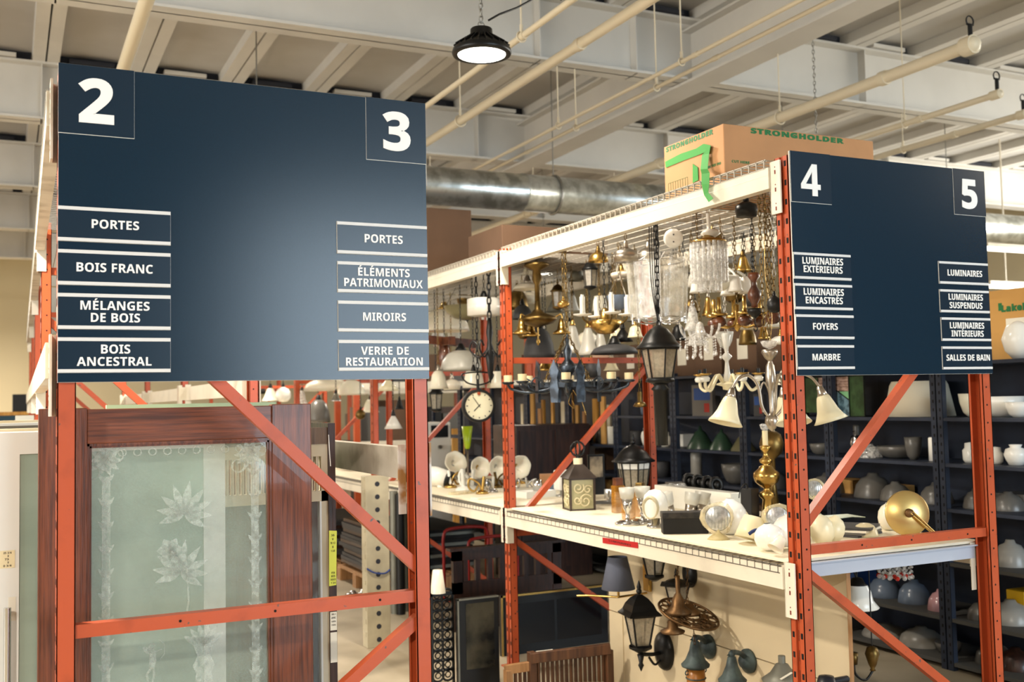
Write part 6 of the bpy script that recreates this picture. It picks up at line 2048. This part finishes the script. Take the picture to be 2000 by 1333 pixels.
    for sx, y, z0, nn, mt in ((2.80, 8.5, .16, 13, DGREY), (3.30, 8.6, .16, 11, BLKM), (2.80, 9.7, .16, 12, DGREY)):
        for i in range(nn):
            n += 1
            tag(MB().bb(0, .44, 0, 1.0, 0, .028).build('flat_slab', [mt, WOODD, GALVD][(i*7+n) % 3 if i % 3 == 0 else 0], loc=(sx+random.uniform(-.02, .02), y+random.uniform(-.02, .02), z0+.0305*i), rz=random.uniform(-.02, .02)),
                'dark flat slab, %s from the bottom of the %s low stack in the lamp rack' % (ORD[i], ['near left', 'near right', 'far'][(sx > 3)+2*(y > 9)]), 'slab', 'stacked dark slabs')
    for i, (x, y) in enumerate(((2.75, 8.42), (3.28, 8.5), (2.75, 9.65))):
        t = thing('wooden_pallet', 'low wooden pallet under the %s slab stack' % ['near left', 'near right', 'far'][i], 'pallet', (x, y, 0), group='wooden pallets')
        for j in range(3):
            MB().bb(0, .5, .02+j*.48, .12+j*.48, 0, .11).build('runner', WOODP, t)
        for j in range(5):
            MB().bb(.01+j*.10, .08+j*.10, 0, 1.1, .11, .13).build('deck_slat', WOODP, t)
    for i, (px, Y, r) in enumerate(((768, 7.7, .03), (780, 7.65, .035), (792, 7.75, .03), (802, 7.7, .028))):
        a = P(px, 960+i*6, Y=Y)
        tag(MB().cyl((0, 0, 0), (0, 0, a.z), r, 14).build('standing_pipe', [GALVD, BLK, GALVD, GALVD][i], loc=(a.x, Y, 0)), 'upright metal pipe, %s from the left behind the large red post' % ORD[i], 'pipe', 'upright pipes')
    for i, (px, py) in enumerate(((682, 1150), (695, 1158), (708, 1148), (716, 1160), (690, 1138))):
        p = P(px, py, Y=8.3)
        tag(MB().lathe([(.001, 0), (.04, 0), (.05, .05), (.02, .08), (.001, .08)], n=14).build('metal_fitting', CHROME, loc=(p.x, 8.3+.09*(i % 2), 0), rz=i), 'shiny metal fitting, %s in the heap on the floor by the pallet' % ORD[i], 'fitting', 'shiny metal fittings')


under_shelf()


# ------------------------------------------------------------------ slotted steel shelving on the far side of the next aisle
SX = 4.9
SH = (.05, .30, .62, .93, 1.19, 1.455, 1.776)
UY = [3.55+.9*i for i in range(11)]


def shelving():
    for i in range(10):
        y = UY[i]
        t = thing('shelving_unit', 'dark blue slotted steel shelving unit, %s from the right along the far aisle' % ORD[i], 'shelving', (SX, y, 0), group='slotted shelving units')
        for xx in (0, .45):
            for yy in (0.004, .896-.04):
                m = MB().bb(xx-.0, xx+.002, yy, yy+.04, 0, 1.80).bb(xx, xx+.035, yy, yy+.002, 0, 1.80)
                if xx == 0:
                    z = .04
                    while z < 1.78:
                        m.bb(-.0008, .0, yy+.014, yy+.024, z, z+.018, 1)
                        z += .05
                m.build('post', [SHELFM, DARK], t)
        for z in SH:
            if i >= 5 and z == 1.455:
                continue
            MB().bb(.002, .448, .005, .895, z-.022, z-.002).build('shelf', SHELFT if z < .9 else SHELFM, t)
        MB().bb(.449, .452, 0, .9, .03, 1.78).build('dark_backing', SHELFM, t)  # added dark sheet standing in for the shade behind open shelves


shelving()
USED = {}


def OS(px, lv, dx=.16):
    """spot on a shelf of the far shelving, under a photograph column"""
    return S(px, SX+dx, SH[lv])


def on_far_shelves():
    VASE = [(.001, 0), (.3, 0), (.42, .25), (.5, .5), (.42, .78), (.22, .86), (.28, 1), (.24, 1), (.18, .88), (.001, .86)]
    JAR = [(.001, 0), (.34, 0), (.44, .15), (.46, .6), (.34, .72), (.32, .95), (.001, 1)]
    BOWL = [(.001, 0), (.2, 0), (.36, .2), (.46, .6), (.5, 1), (.48, 1), (.44, .62), (.33, .24), (.001, .08)]
    LID = [(.5, 0), (.5, .1), (.44, .5), (.3, .78), (.16, .86), (.12, 1), (.001, 1)]
    CYL = [(.001, 0), (.5, 0), (.5, .95), (.44, 1), (.001, 1)]
    HAT = [(.5, 0), (.46, .15), (.2, .7), (.06, .85), (.05, 1), (.001, 1)]
    K = {'vase': VASE, 'jar': JAR, 'bowl': BOWL, 'lid': LID, 'cyl': CYL, 'hat': HAT}
    # kind, px, level, width px, height px, material, colour word, depth
    L = [('jar', 1885, 4, 34, 40, OPALW, 'white'), ('jar', 1945, 4, 32, 34, OPALW, 'white'), ('vase', 1985, 4, 44, 40, OPALW, 'white'), ('cyl', 1828, 4, 26, 46, OPALW, 'white'),
         ('bowl', 1755, 4, 80, 24, GREYB, 'grey'), ('bowl', 1785, 4, 34, 44, GREYB, 'pale grey'), ('lid', 1700, 4, 46, 26, CRYST, 'clear glass'), ('vase', 1655, 4, 26, 50, CHROME, 'chrome'), ('cyl', 1675, 4, 14, 62, GREYB, 'smoky'),
         ('bowl', 1605, 4, 46, 22, GREYB, 'grey glass'), ('hat', 1368, 4, 54, 44, GREENG, 'dark green'), ('hat', 1410, 4, 50, 40, GREENG, 'green'), ('hat', 1452, 4, 50, 36, mat('olive_ware', (92, 88, 60), .4), 'olive'),
         ('jar', 1300, 4, 22, 30, PAPER, 'pale'), ('vase', 1262, 4, 20, 34, OPALW, 'small white'), ('cyl', 1232, 4, 26, 28, DGREY, 'dark'), ('cyl', 1196, 4, 18, 34, PAPER, 'cream'),
         ('cyl', 1172, 4, 18, 26, GREYB, 'grey'), ('jar', 1148, 4, 22, 36, DGREY, 'black'),
         ('bowl', 1955, 5, 90, 40, OPALW, 'wide white'), ('bowl', 1905, 5, 60, 46, OPAL, 'cream'), ('bowl', 1990, 5, 50, 30, OPALW, 'white'),
         ('cyl', 1560, 5, 40, 50, DGREY, 'dark'), ('jar', 1400, 5, 26, 40, GREYB, 'grey'), ('cyl', 1300, 5, 30, 46, DGREY, 'black'), ('jar', 1262, 5, 24, 36, BLUEG, 'blue-grey'),
         ('lid', 1618, 3, 70, 38, GREYB, 'grey'), ('lid', 1690, 3, 74, 46, GREYB, 'grey-green'), ('lid', 1750, 3, 60, 36, GREYB, 'smoky'), ('lid', 1830, 3, 64, 40, GREYB, 'pale grey'), ('lid', 1905, 3, 50, 38, GREYB, 'cream-grey'), ('lid', 1970, 3, 62, 36, GREYB, 'dull grey'),
         ('cyl', 1355, 3, 22, 54, OPAL, 'cream'), ('bowl', 1440, 3, 60, 40, GREYB, 'greyish'), ('lid', 1500, 3, 56, 34, DGREY, 'black'), ('cyl', 1290, 3, 40, 30, DGREY, 'dark'),
         ('lid', 1975, 2, 66, 50, OPALW, 'white'), ('lid', 1690, 2, 60, 34, BLUEG, 'pale blue'), ('bowl', 1640, 2, 50, 30, GREYB, 'grey'), ('lid', 1905, 2, 50, 30, GREYB, 'grey'), ('bowl', 1790, 2, 60, 26, TEAL, 'teal'),
         ('lid', 1728, 1, 64, 40, BLUEG, 'pale blue'), ('lid', 1786, 1, 62, 44, BLUEG, 'blue-grey'), ('lid', 1838, 1, 50, 40, PINKG, 'pale pink'), ('lid', 1905, 1, 60, 36, GREYB, 'grey'), ('lid', 1975, 1, 80, 44, OPAL, 'dim cream'),
         ('lid', 1730, 0, 90, 22, PORC, 'white'), ('lid', 1800, 0, 84, 34, PORC, 'off-white'), ('lid', 1905, 0, 70, 40, GREYB, 'grey'), ('lid', 1985, 0, 70, 40, WOODD, 'brown'), ('bowl', 1860, 0, 50, 22, GREYB, 'grey')]
    nm = {'vase': 'glass_vase', 'jar': 'ceramic_jar', 'bowl': 'glass_bowl', 'lid': 'domed_glass_shade', 'cyl': 'cylinder_shade', 'hat': 'cone_shade'}
    cat = {'vase': 'vase', 'jar': 'jar', 'bowl': 'bowl', 'lid': 'lamp shade', 'cyl': 'lamp shade', 'hat': 'lamp shade'}
    LV = ['bottom', 'second lowest', 'third lowest', 'middle', 'third highest', 'second highest', 'top']
    cnt = {}
    for kd, px, lv, w, h, mt, cw in sorted(L, key=lambda r: (r[2], -r[1])):
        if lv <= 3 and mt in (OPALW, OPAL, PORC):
            mt = DIMW  # shade of the lower shelves goes into the colour
        i = cnt.get((lv, kd), 0)
        cnt[(lv, kd)] = i+1
        p = OS(px, lv, .20 if w > 60 else .15)
        # keep clear of the uprights
        off = (p.y-UY[0]) % .9
        k = mp(p)
        r_ = w*k/2
        if off < r_+.05:
            p.y += r_+.05-off
        elif off > .9-r_-.05:
            p.y -= off-(.9-r_-.05)
        p.x = max(p.x, SX+r_+.012)
        room = ([.23, .30, .29, .24, .24, .30, 9])[lv]
        hh = min(h*k, room)
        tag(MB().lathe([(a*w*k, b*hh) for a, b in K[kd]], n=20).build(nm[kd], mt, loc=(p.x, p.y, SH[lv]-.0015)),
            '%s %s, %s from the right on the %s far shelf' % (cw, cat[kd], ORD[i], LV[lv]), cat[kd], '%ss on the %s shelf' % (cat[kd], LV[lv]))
    # wide white drum shade, stained glass
    p = OS(1793, 5, .24)
    k = mp(p)
    tag(MB().lathe([(50*k, 68*k), (54*k, 60*k), (66*k, 0), (65*k, 0), (53*k, 60*k), (49*k, 67*k)], n=44).build('wide_lamp_shade', SHADEW, loc=(p.x, 4.80, p.z)), 'large cream fabric lamp shade under sign 5 on the far shelving', 'lamp shade')
    a, b = OS(1690, 5, .05), OS(1574, 5, .05)
    k = mp(a)
    t = thing('stained_glass_panel', 'stained glass panel with blue green and pink pieces below sign 4', 'stained glass', (a.x, a.y, a.z), rz=0)
    L_ = b.y-a.y
    hh = .265
    def pane(name, pts, mt):
        MB().prism([(y*L_, z*hh) for y, z in pts], (0, 0, 0), (0, 1, 0), (0, 0, 1), .006).build(name, mt, t)
    pane('blue_pane', [(.24, 0), (.62, 0), (.62, .5), (.5, .68), (.42, .62), (.24, .40)], BLUEPAT)
    pane('blue_pane', [(.62, 0), (.74, .08), (.76, .6), (.62, .5)], BLUEPAT)
    pane('pink_pane', [(.24, .62), (.42, .64), (.5, .70), (.62, .56), (.76, .66), (.76, 1), (.24, 1)], PINKPAT)
    pane('green_pane', [(0, 0), (.24, 0), (.24, 1), (0, 1)], GREENPAT)
    pane('green_pane', [(.76, .1), (1, .1), (1, 1), (.76, 1)], GREENPAT)
    pane('light_green_pane', [(.24, .42), (.42, .62), (.24, .62)], mat('light_green_glass', (130, 190, 140), .3))
    m = MB()
    for y, z0, z1 in ((0, 0, 1), (.24, 0, 1), (.76, 0, 1), (1, .1, 1)):
        m.bar((-.002, y*L_, z0*hh), (-.002, y*L_, z1*hh), .006, .006, (1, 0, 0))
    for pts in ([(.24, .40), (.42, .62), (.5, .69), (.62, .52), (.76, .62)], [(.62, .5), (.60, .3), (.62, 0)], [(0, 1), (1, 1)], [(0, 0), (.76, 0)]):
        m.tube([(-.002, y*L_, z*hh) for y, z in pts], .004, 5)
    m.build('lead_came', BLK, t)
    # boxes on the shelving top
    Bx = [(1382, 66, 96, CARDD, 'plain brown'), (1448, 58, 90, CARDD, 'darker brown'), (1330, 50, 70, CARDD, 'low brown'), (1280, 46, 60, CARD, 'tan'), (1560, 90, 60, CARDD, 'long brown'), (1230, 44, 66, CARDD, 'square brown'), (1650, 70, 40, CARDD, 'flat brown')]
    for px, w, h, mt, cw in Bx:
        p = OS(px, 6, .03)
        k = mp(p)
        t = thing('cardboard_box', '%s cardboard box on top of the far shelving, near the %s' % (cw, {1382: 'porcelain chandelier', 1448: 'bell chandelier', 1330: 'post lantern', 1280: 'rear red post', 1560: 'perforated post', 1230: 'iron chandelier', 1650: 'sign bottom'}[px]), 'box',
                  (SX+.03, p.y-.18, SH[6]), group='boxes on the far shelving')
        MB().bb(0, .38, 0, .36 if w < 80 else .5, -.0015, h*k).build('box_body', mt, t, bevel=.004)
        MB().bb(-.001, 0, .10, .22, h*k*.3, h*k*.75).build('paper_label', PAPER, t)
    # printed carton at the right edge and a ball shade in front
    p = P(1928, 700, X=SX+.19)
    a = SH[6]
    zt = P(1960, 566, X=SX+.19).z
    t = thing('printed_carton', 'ochre carton with green printing and a white label at the right edge', 'box', (SX+.19, p.y-.58, a))
    MB().bb(0, .25, 0, .58, -.0015, zt-a).build('carton_body', CARDO, t, bevel=.005)
    q = P(1948, 600, X=SX+.188)
    U, V = Vector((0, -1, 0)), EZ
    c0 = P(1978, 601, X=SX+.188)-Vector((SX+.19, p.y-.58, a))
    lettering('Lakeland', t, c0+Vector((0, -.055, 0)), U, V, .26, .042, GREENB, .03, .0008, 'green_print')
    c1 = P(1953, 600, X=SX+.188)-Vector((SX+.19, p.y-.58, a))
    MB().bb(-.001, 0, c1.y-.012, c1.y+.012, c1.z-.022, c1.z+.022).build('green_print', GREENB, t)
    MB().bb(-.0015, 0, c0.y-.16, c0.y+.05, c0.z-.20, c0.z-.06).build('paper_label', PAPER, t)
    q = P(1989, 668, X=SX+.093)
    tag(MB().lathe([(.001, 0), (.03, 0), (.07, .045), (.086, .11), (.06, .18), (.02, .205), (.001, .21)], n=28).build('ball_shade', OPALW, loc=(SX+.093, q.y, SH[6]-.0015)),
        'round white ball shade at the right edge before the printed carton', 'lamp shade')
    # poster frame and little things on the left part of the shelving
    for px, lv, w, h, mt, lab, nm_ in ((1372, 5, 66, 62, GREYB, 'pale framed card with blue and white print left of the perforated post', 'framed_card'), (1482, 5, 30, 44, DGREY, 'dark printed box between the bell shades', 'printed_box')):
        p = OS(px, lv, .03)
        k = mp(p)
        t = thing(nm_, lab, 'picture' if lv == 5 and px < 1400 else 'box', (p.x, p.y-w*k*.5, p.z-.0015))
        MB().bb(0, .03, 0, w*k, 0, h*k*.98).build('card_body', mt, t)
        MB().bb(-.001, 0, w*k*.1, w*k*.9, h*k*.5, h*k*.88).build('blue_print', BLUEP, t)
        MB().bb(-.001, 0, w*k*.15, w*k*.4, h*k*.12, h*k*.4).build('red_print', RED, t)
    for i, (px, lv, w, h, mt, cw) in enumerate(((1720, 3, 60, 22, CARDO, 'ochre'), (1640, 3, 60, 26, CARDO, 'orange-brown'), (1966, 3, 70, 30, GREYB, 'printed grey'), (1560, 2, 70, 40, DGREY, 'dark'), (1480, 2, 60, 40, CARDD, 'brown'),
                                               (1665, 1, 60, 40, BLUEP, 'blue'), (1880, 2, 50, 44, DGREY, 'charcoal'), (1170, 3, 44, 40, CARDD, 'brown'), (1210, 3, 40, 32, BLUEP, 'blue'), (1320, 4, 36, 24, OPALW, 'white'),
                                               (1175, 2, 50, 46, CARDO, 'yellow-brown'), (1240, 2, 40, 50, YELLP, 'bright yellow'), (1300, 2, 50, 40, DGREY, 'black'), (1350, 2, 50, 30, CARDD, 'small brown'), (1260, 1, 60, 44, CARD, 'tan'), (1335, 1, 60, 44, DGREY, 'dark'), (1980, 1, 40, 60, YELLP, 'yellow'),
                                               (1420, 1, 60, 40, CARDD, 'low brown'), (1500, 1, 56, 40, DGREY, 'low dark'))):
        p = OS(px, lv, .22)
        k = mp(p)
        ww = w*k
        off = (p.y-UY[0]) % .9
        if off < ww/2+.05:
            p.y += ww/2+.05-off
        elif off > .85-ww/2:
            p.y -= off-(.85-ww/2)
        tag(MB().bb(0, .18, -ww/2, ww/2, 0, min(h*k, .22)).build('storage_box', mt, loc=(SX+.24, p.y, SH[lv]-.0015), bevel=.003),
            '%s box on the %s shelf of the far shelving, behind the glassware' % (cw, LV[lv]), 'box', 'boxes behind the glassware')


on_far_shelves()


# ------------------------------------------------------------------ cartons on top of the racks
def carton(name, lab, x, y, z, w, d, h, mt, rz=0):
    t = thing(name, lab, 'box', (x, y, z), rz, 'cartons on top of the lamp rack')
    MB().bb(0, w, 0, d, 0, h).build('carton_body', mt, t, bevel=.004)
    MB().bb(w*.03, w*.97, d/2-.004, d/2+.004, h, h+.001).build('lid_seam', DARK, t)
    return t


DZ = 2.5405
t = thing('green_printed_carton', 'light brown carton with dark green lettering and loose green tape on the lamp rack', 'box', (2.90, 3.765, DZ), group='cartons on top of the lamp rack')
bw, bd, bh = .90, .475, 2.832-DZ
MB().bb(0, bw, 0, bd, 0, bh).build('carton_body', CARD, t, bevel=.004)
U1 = Vector((0, -1, 0))
lettering('STRONGHOLDER', t, (-.0005, bd*.56, bh-.018), U1, EZ, bd*.80, .026, GREENB, .03, .0006, 'green_lettering')
lettering('STRONGHOLDER', t, (bw*.48, -.0005, bh-.018), EX, EZ, bw*.62, .026, GREENB, .03, .0006, 'green_lettering')
lettering('OPEN THIS END', t, (-.0005, bd*.18, bh*.40), U1, EZ, .12, .012, GREENB, .01, .0006, 'small_print')
lettering('CUT HERE', t, (bw*.10, -.0005, bh*.42), EX, EZ, .10, .012, GREENB, .01, .0006, 'small_print')
m = MB()
ya, yb_, za, zb = bd-.03, bd-.19, bh*.20, bh*.36
for z in (za, zb):
    m.bb(-.001, 0, yb_, ya, z-.001, z+.001)
for i in range(9):
    y = yb_+(ya-yb_)*i/8
    m.bb(-.001, 0, y-.0012, y+.0012, za, zb)
m.build('printed_grid', GREENB, t)
g = MB()
O_ = Vector((2.90, 3.765, DZ))
def tp(px, py, off=.004):
    return P(px, py, X=2.90-off)-O_
def ribbon(pts, w, name='green_tape'):
    m = MB()
    vs = []
    for i, (a, b) in enumerate(pts):
        vs += [a, b]
    n = len(pts)
    fs = [(2*i, 2*i+1, 2*i+3, 2*i+2) for i in range(n-1)]
    m.add(vs, fs)
    o = m.build(name, TAPEG, t)
    s = o.modifiers.new('s', 'SOLIDIFY')
    s.thickness = .001
ribbon([(tp(1299, 316), tp(1300, 328)), (tp(1330, 300), tp(1334, 314)), (tp(1360, 290), tp(1364, 303)), (tp(1374, 281, .012), tp(1380, 296, .012)), (tp(1388, 284, .016), tp(1374, 300, .016)),
        (tp(1385, 300, .016), tp(1371, 303, .016)), (tp(1382, 330, .03), tp(1368, 331, .03)), (tp(1386, 338, .206), tp(1370, 340, .206)), (tp(1385, 360, .212), tp(1370, 360, .212)), (tp(1383, 376, .213), tp(1375, 381, .213)), (tp(1393, 388, .222), tp(1384, 395, .218))], 0)
ribbon([(tp(1353, 320), tp(1363, 327)), (tp(1353, 358), tp(1364, 352))], 0)
carton('plain_carton', 'tall brown carton on top of the lamp rack next to the large sign', 2.80, 7.2, DZ, .36, .45, P(875, 408, Y=7.2).z-DZ, CARDD)
carton('plain_carton', 'low wide brown carton on top of the lamp rack, above the middle post', 2.86, 6.03, DZ, .42, .55, P(975, 438, Y=6.03).z-DZ, CARDD)
carton('plain_carton', 'brown carton partly hidden by the duct, right of the low wide one', 3.34, 6.2, DZ, .40, .5, .19, CARDD, -.05)
p = P(1567, 296, Y=4.3)
tag(MB().lathe([(.001, 0), (.012, 0), (.014, .2), (.008, .23), (.001, .23)], n=14).build('green_bottle', TAPEG, loc=(3.87-.09, 4.45, DZ)), 'green bottle tip showing above sign 4 beside the carton', 'bottle')
p = P(1357, 250, Y=5.0)
tag(MB().lathe([(.05, 0), (.02, .3), (.001, .36)], n=4).build('black_pointed_finial', BLK, loc=(p.x, 5.0, DZ+.01)), 'black pointed top sticking out behind the green printed carton', 'finial')


# ------------------------------------------------------------------ rear of the hall
def rear():
    # planks standing on an upper shelf of the far shelving
    for i in range(13):
        px = (1018, 1030, 1044, 1060, 1074, 1090, 1105, 1122, 1138, 1152, 1168, 1184, 1200)[i]
        q = S(px, SX+.2, SH[4])
        off = (q.y-UY[0]) % .9
        y = q.y+(.06-off if off < .06 else -(off-.84) if off > .84 else 0)
        hh = (.46, .38, .50, .42, .33, .47, .40, .36, .49, .30, .42, .36, .44)[i]
        tag(MB().bb(0, .02, 0, (.12, .08, .15, .10)[i % 4]*.6, 0, hh).build('standing_plank', [WOODY, DOORC, CARDO, WOODY, WOODP][i % 5], loc=(SX+.10+.05*(i % 4), y, SH[4]-.0015)),
            '%s upright board, %s from the left behind the iron chandelier' % (['yellow', 'cream', 'ochre', 'golden', 'pale brown'][i % 5], ORD[i]), 'board', 'upright boards on the far shelving')
    for i in range(6):
        px = 884+i*13
        Y = 12.75+.1*i
        tag(MB().bb(0, .16, 0, .04, 0, P(px, 838+(i*7) % 12, Y=Y).z).build('orange_plank', [WOODY, CARDO][i % 2], loc=(P(px, 840, Y=Y).x, Y, 0)),
            'orange-yellow plank, %s from the left under the round clock' % ORD[i], 'plank', 'planks under the clock')
    a = P(1008, 832, X=4.1)
    t = thing('brown_cabinet', 'dark brown cabinet side standing behind the shelf right of the middle post', 'cabinet', (4.1, a.y, 0))
    MB().bb(0, .75, 0, .5, 0, a.z).build('cabinet_body', WOODD, t, bevel=.004)
    MB().bb(.03, .36, -.012, 0, .1, a.z-.05).build('door', WOODD, t)
    MB().bb(.39, .72, -.012, 0, .1, a.z-.05).build('door', WOODD, t)
    a = P(842, 826, Y=10.4)
    t = thing('white_appliance', 'white enamel appliance with a dark window, right of the large red post', 'appliance', (a.x-.1, 10.4, 0))
    w = P(880, 830, Y=10.4).x-a.x+.1
    MB().bb(0, w, 0, .5, 0, a.z).build('body', OPALW, t, bevel=.01)
    MB().bb(w*.3, w*.9, -.006, 0, a.z-.16, a.z-.03).build('window', BLK, t)
    MB().cyl((w*.6, -.02, a.z-.26), (w*.6, 0, a.z-.26), .02, 12).build('knob', GREYB, t)
    # rear racks across the hall with cartons
    n = 0
    for r, (x0, y) in enumerate(((4.2, 13.6), (6.9, 13.6), (5.9, 19.5), (-6.5, 15.5))):
        t = thing('storage_rack', 'far orange storage rack, %s one in the rear of the hall' % ['centre', 'right', 'rearmost', 'left'][r], 'rack', (x0, y, 0), group='storage racks in the rear')
        for xx in (0, 2.6):
            for yy in (0, .9):
                MB().bb(xx, xx+.08, yy, yy+.06, 0, 2.7).build('post', ORANGE, t)
        for z in (.3, 1.1, 1.9):
            MB().bb(.08, 2.6, 0, .05, z-.1, z).build('beam', CREAM, t)
            MB().bb(.08, 2.6, .05, .95, z-.03, z-.005).build('shelf', DGREY, t)
        for z in (.3, 1.1, 1.9):
            x = .12
            rnd = random.Random(r*10+int(z*10))
            k = 0
            while x < 2.2:
                w = rnd.uniform(.3, .5)
                n += 1
                tag(MB().bb(0, w, 0, .5, 0, rnd.uniform(.3, .6)).build('rear_box', rnd.choice([CARDD, CARDD, DGREY, GREYB, WOODD, BLKM]), loc=(x0+x, y+.1, z-.003)),
                    'box %s from the left on the %s level of the %s far rack' % (ORD[k], {.3: 'lowest', 1.1: 'middle', 1.9: 'upper'}[z], ['centre', 'right', 'rearmost', 'left'][r]), 'box', 'boxes on the far racks')
                x += w+.03
                k += 1
    # workbench row at the far left
    t = thing('blue_counter', 'dark teal counter with a cream top at the far left edge', 'counter', (-2.6, 16.5, 0))
    MB().bb(0, 3.0, 0, .7, 0, 1.55).build('counter_body', mat('teal_counter', (30, 62, 78), .6), t)
    MB().bb(-.02, 3.02, -.02, .72, 1.55, 1.60).build('counter_top', WOODY, t)
    for i, (px, py, w, h, Y, mt, lab) in enumerate(((41, 790, .22, .2, 16.6, BLK, 'small black monitor on the far left counter'), (30, 826, .5, .2, 9.0, GREYB, 'grey crate in the left aisle near the white doors'),
                                                    (60, 812, .22, .16, 9.3, PAPER, 'pale carton left of the red-brown door top'))):
        p = P(px, py, Y=Y)
        z0 = 1.6 if i == 0 else 0
        hh = .25 if i == 0 else p.z
        tag(MB().bb(-w/2, w/2, 0, .3, z0, z0+hh if i == 0 else hh).build(['monitor', 'grey_crate', 'pale_carton'][i], mt, loc=(p.x, Y, 0), bevel=.004), lab, ['monitor', 'crate', 'box'][i])
    # lamps hanging in the rear bays seen between the sign and the doors
    for i, (px, a, b, w, X, kd, mt, cw) in enumerate(((528, 758, 784, 36, 2.95, 'bell', OPAL, 'white bell lamp'), (553, 756, 786, 30, 3.05, 'globe', OPALW, 'white ball lamp'), (640, 738, 764, 96, 3.0, 'flat', OPAL, 'wide glowing white shade'), (686, 742, 772, 56, 3.1, 'dome', OPAL, 'cream dome lamp'),
                                                      (758, 742, 764, 44, 3.2, 'cone', ALAB, 'pale cone shade'), (724, 780, 806, 34, 3.3, 'tulip', OPAL, 'cream tulip lamp'), (768, 812, 838, 36, 3.0, 'cone', OPALW, 'white metal cone lamp'), (622, 780, 826, 46, 3.3, 'dome', GREYB, 'grey dome lamp'),
                                                      (656, 768, 784, 24, 2.9, 'bell', CHROME, 'chrome bell lamp'), (704, 800, 820, 20, 3.1, 'globe', BRASSD, 'brass ball lamp'), (780, 780, 800, 20, 3.4, 'bell', BLK, 'black bell lamp'),
                                                      (500, 752, 770, 40, 3.15, 'flat', DGREY, 'dark flat lamp'), (590, 762, 790, 22, 2.9, 'bell', CRYST, 'clear glass lamp'))):
        pendant('rear_pendant', '%s hanging far back in the lamp rack, seen below the large sign' % cw, px, a, b, w, X, kd, mt, cap=BLK, ch=BLK, group='pendants in the rear bays')


rear()
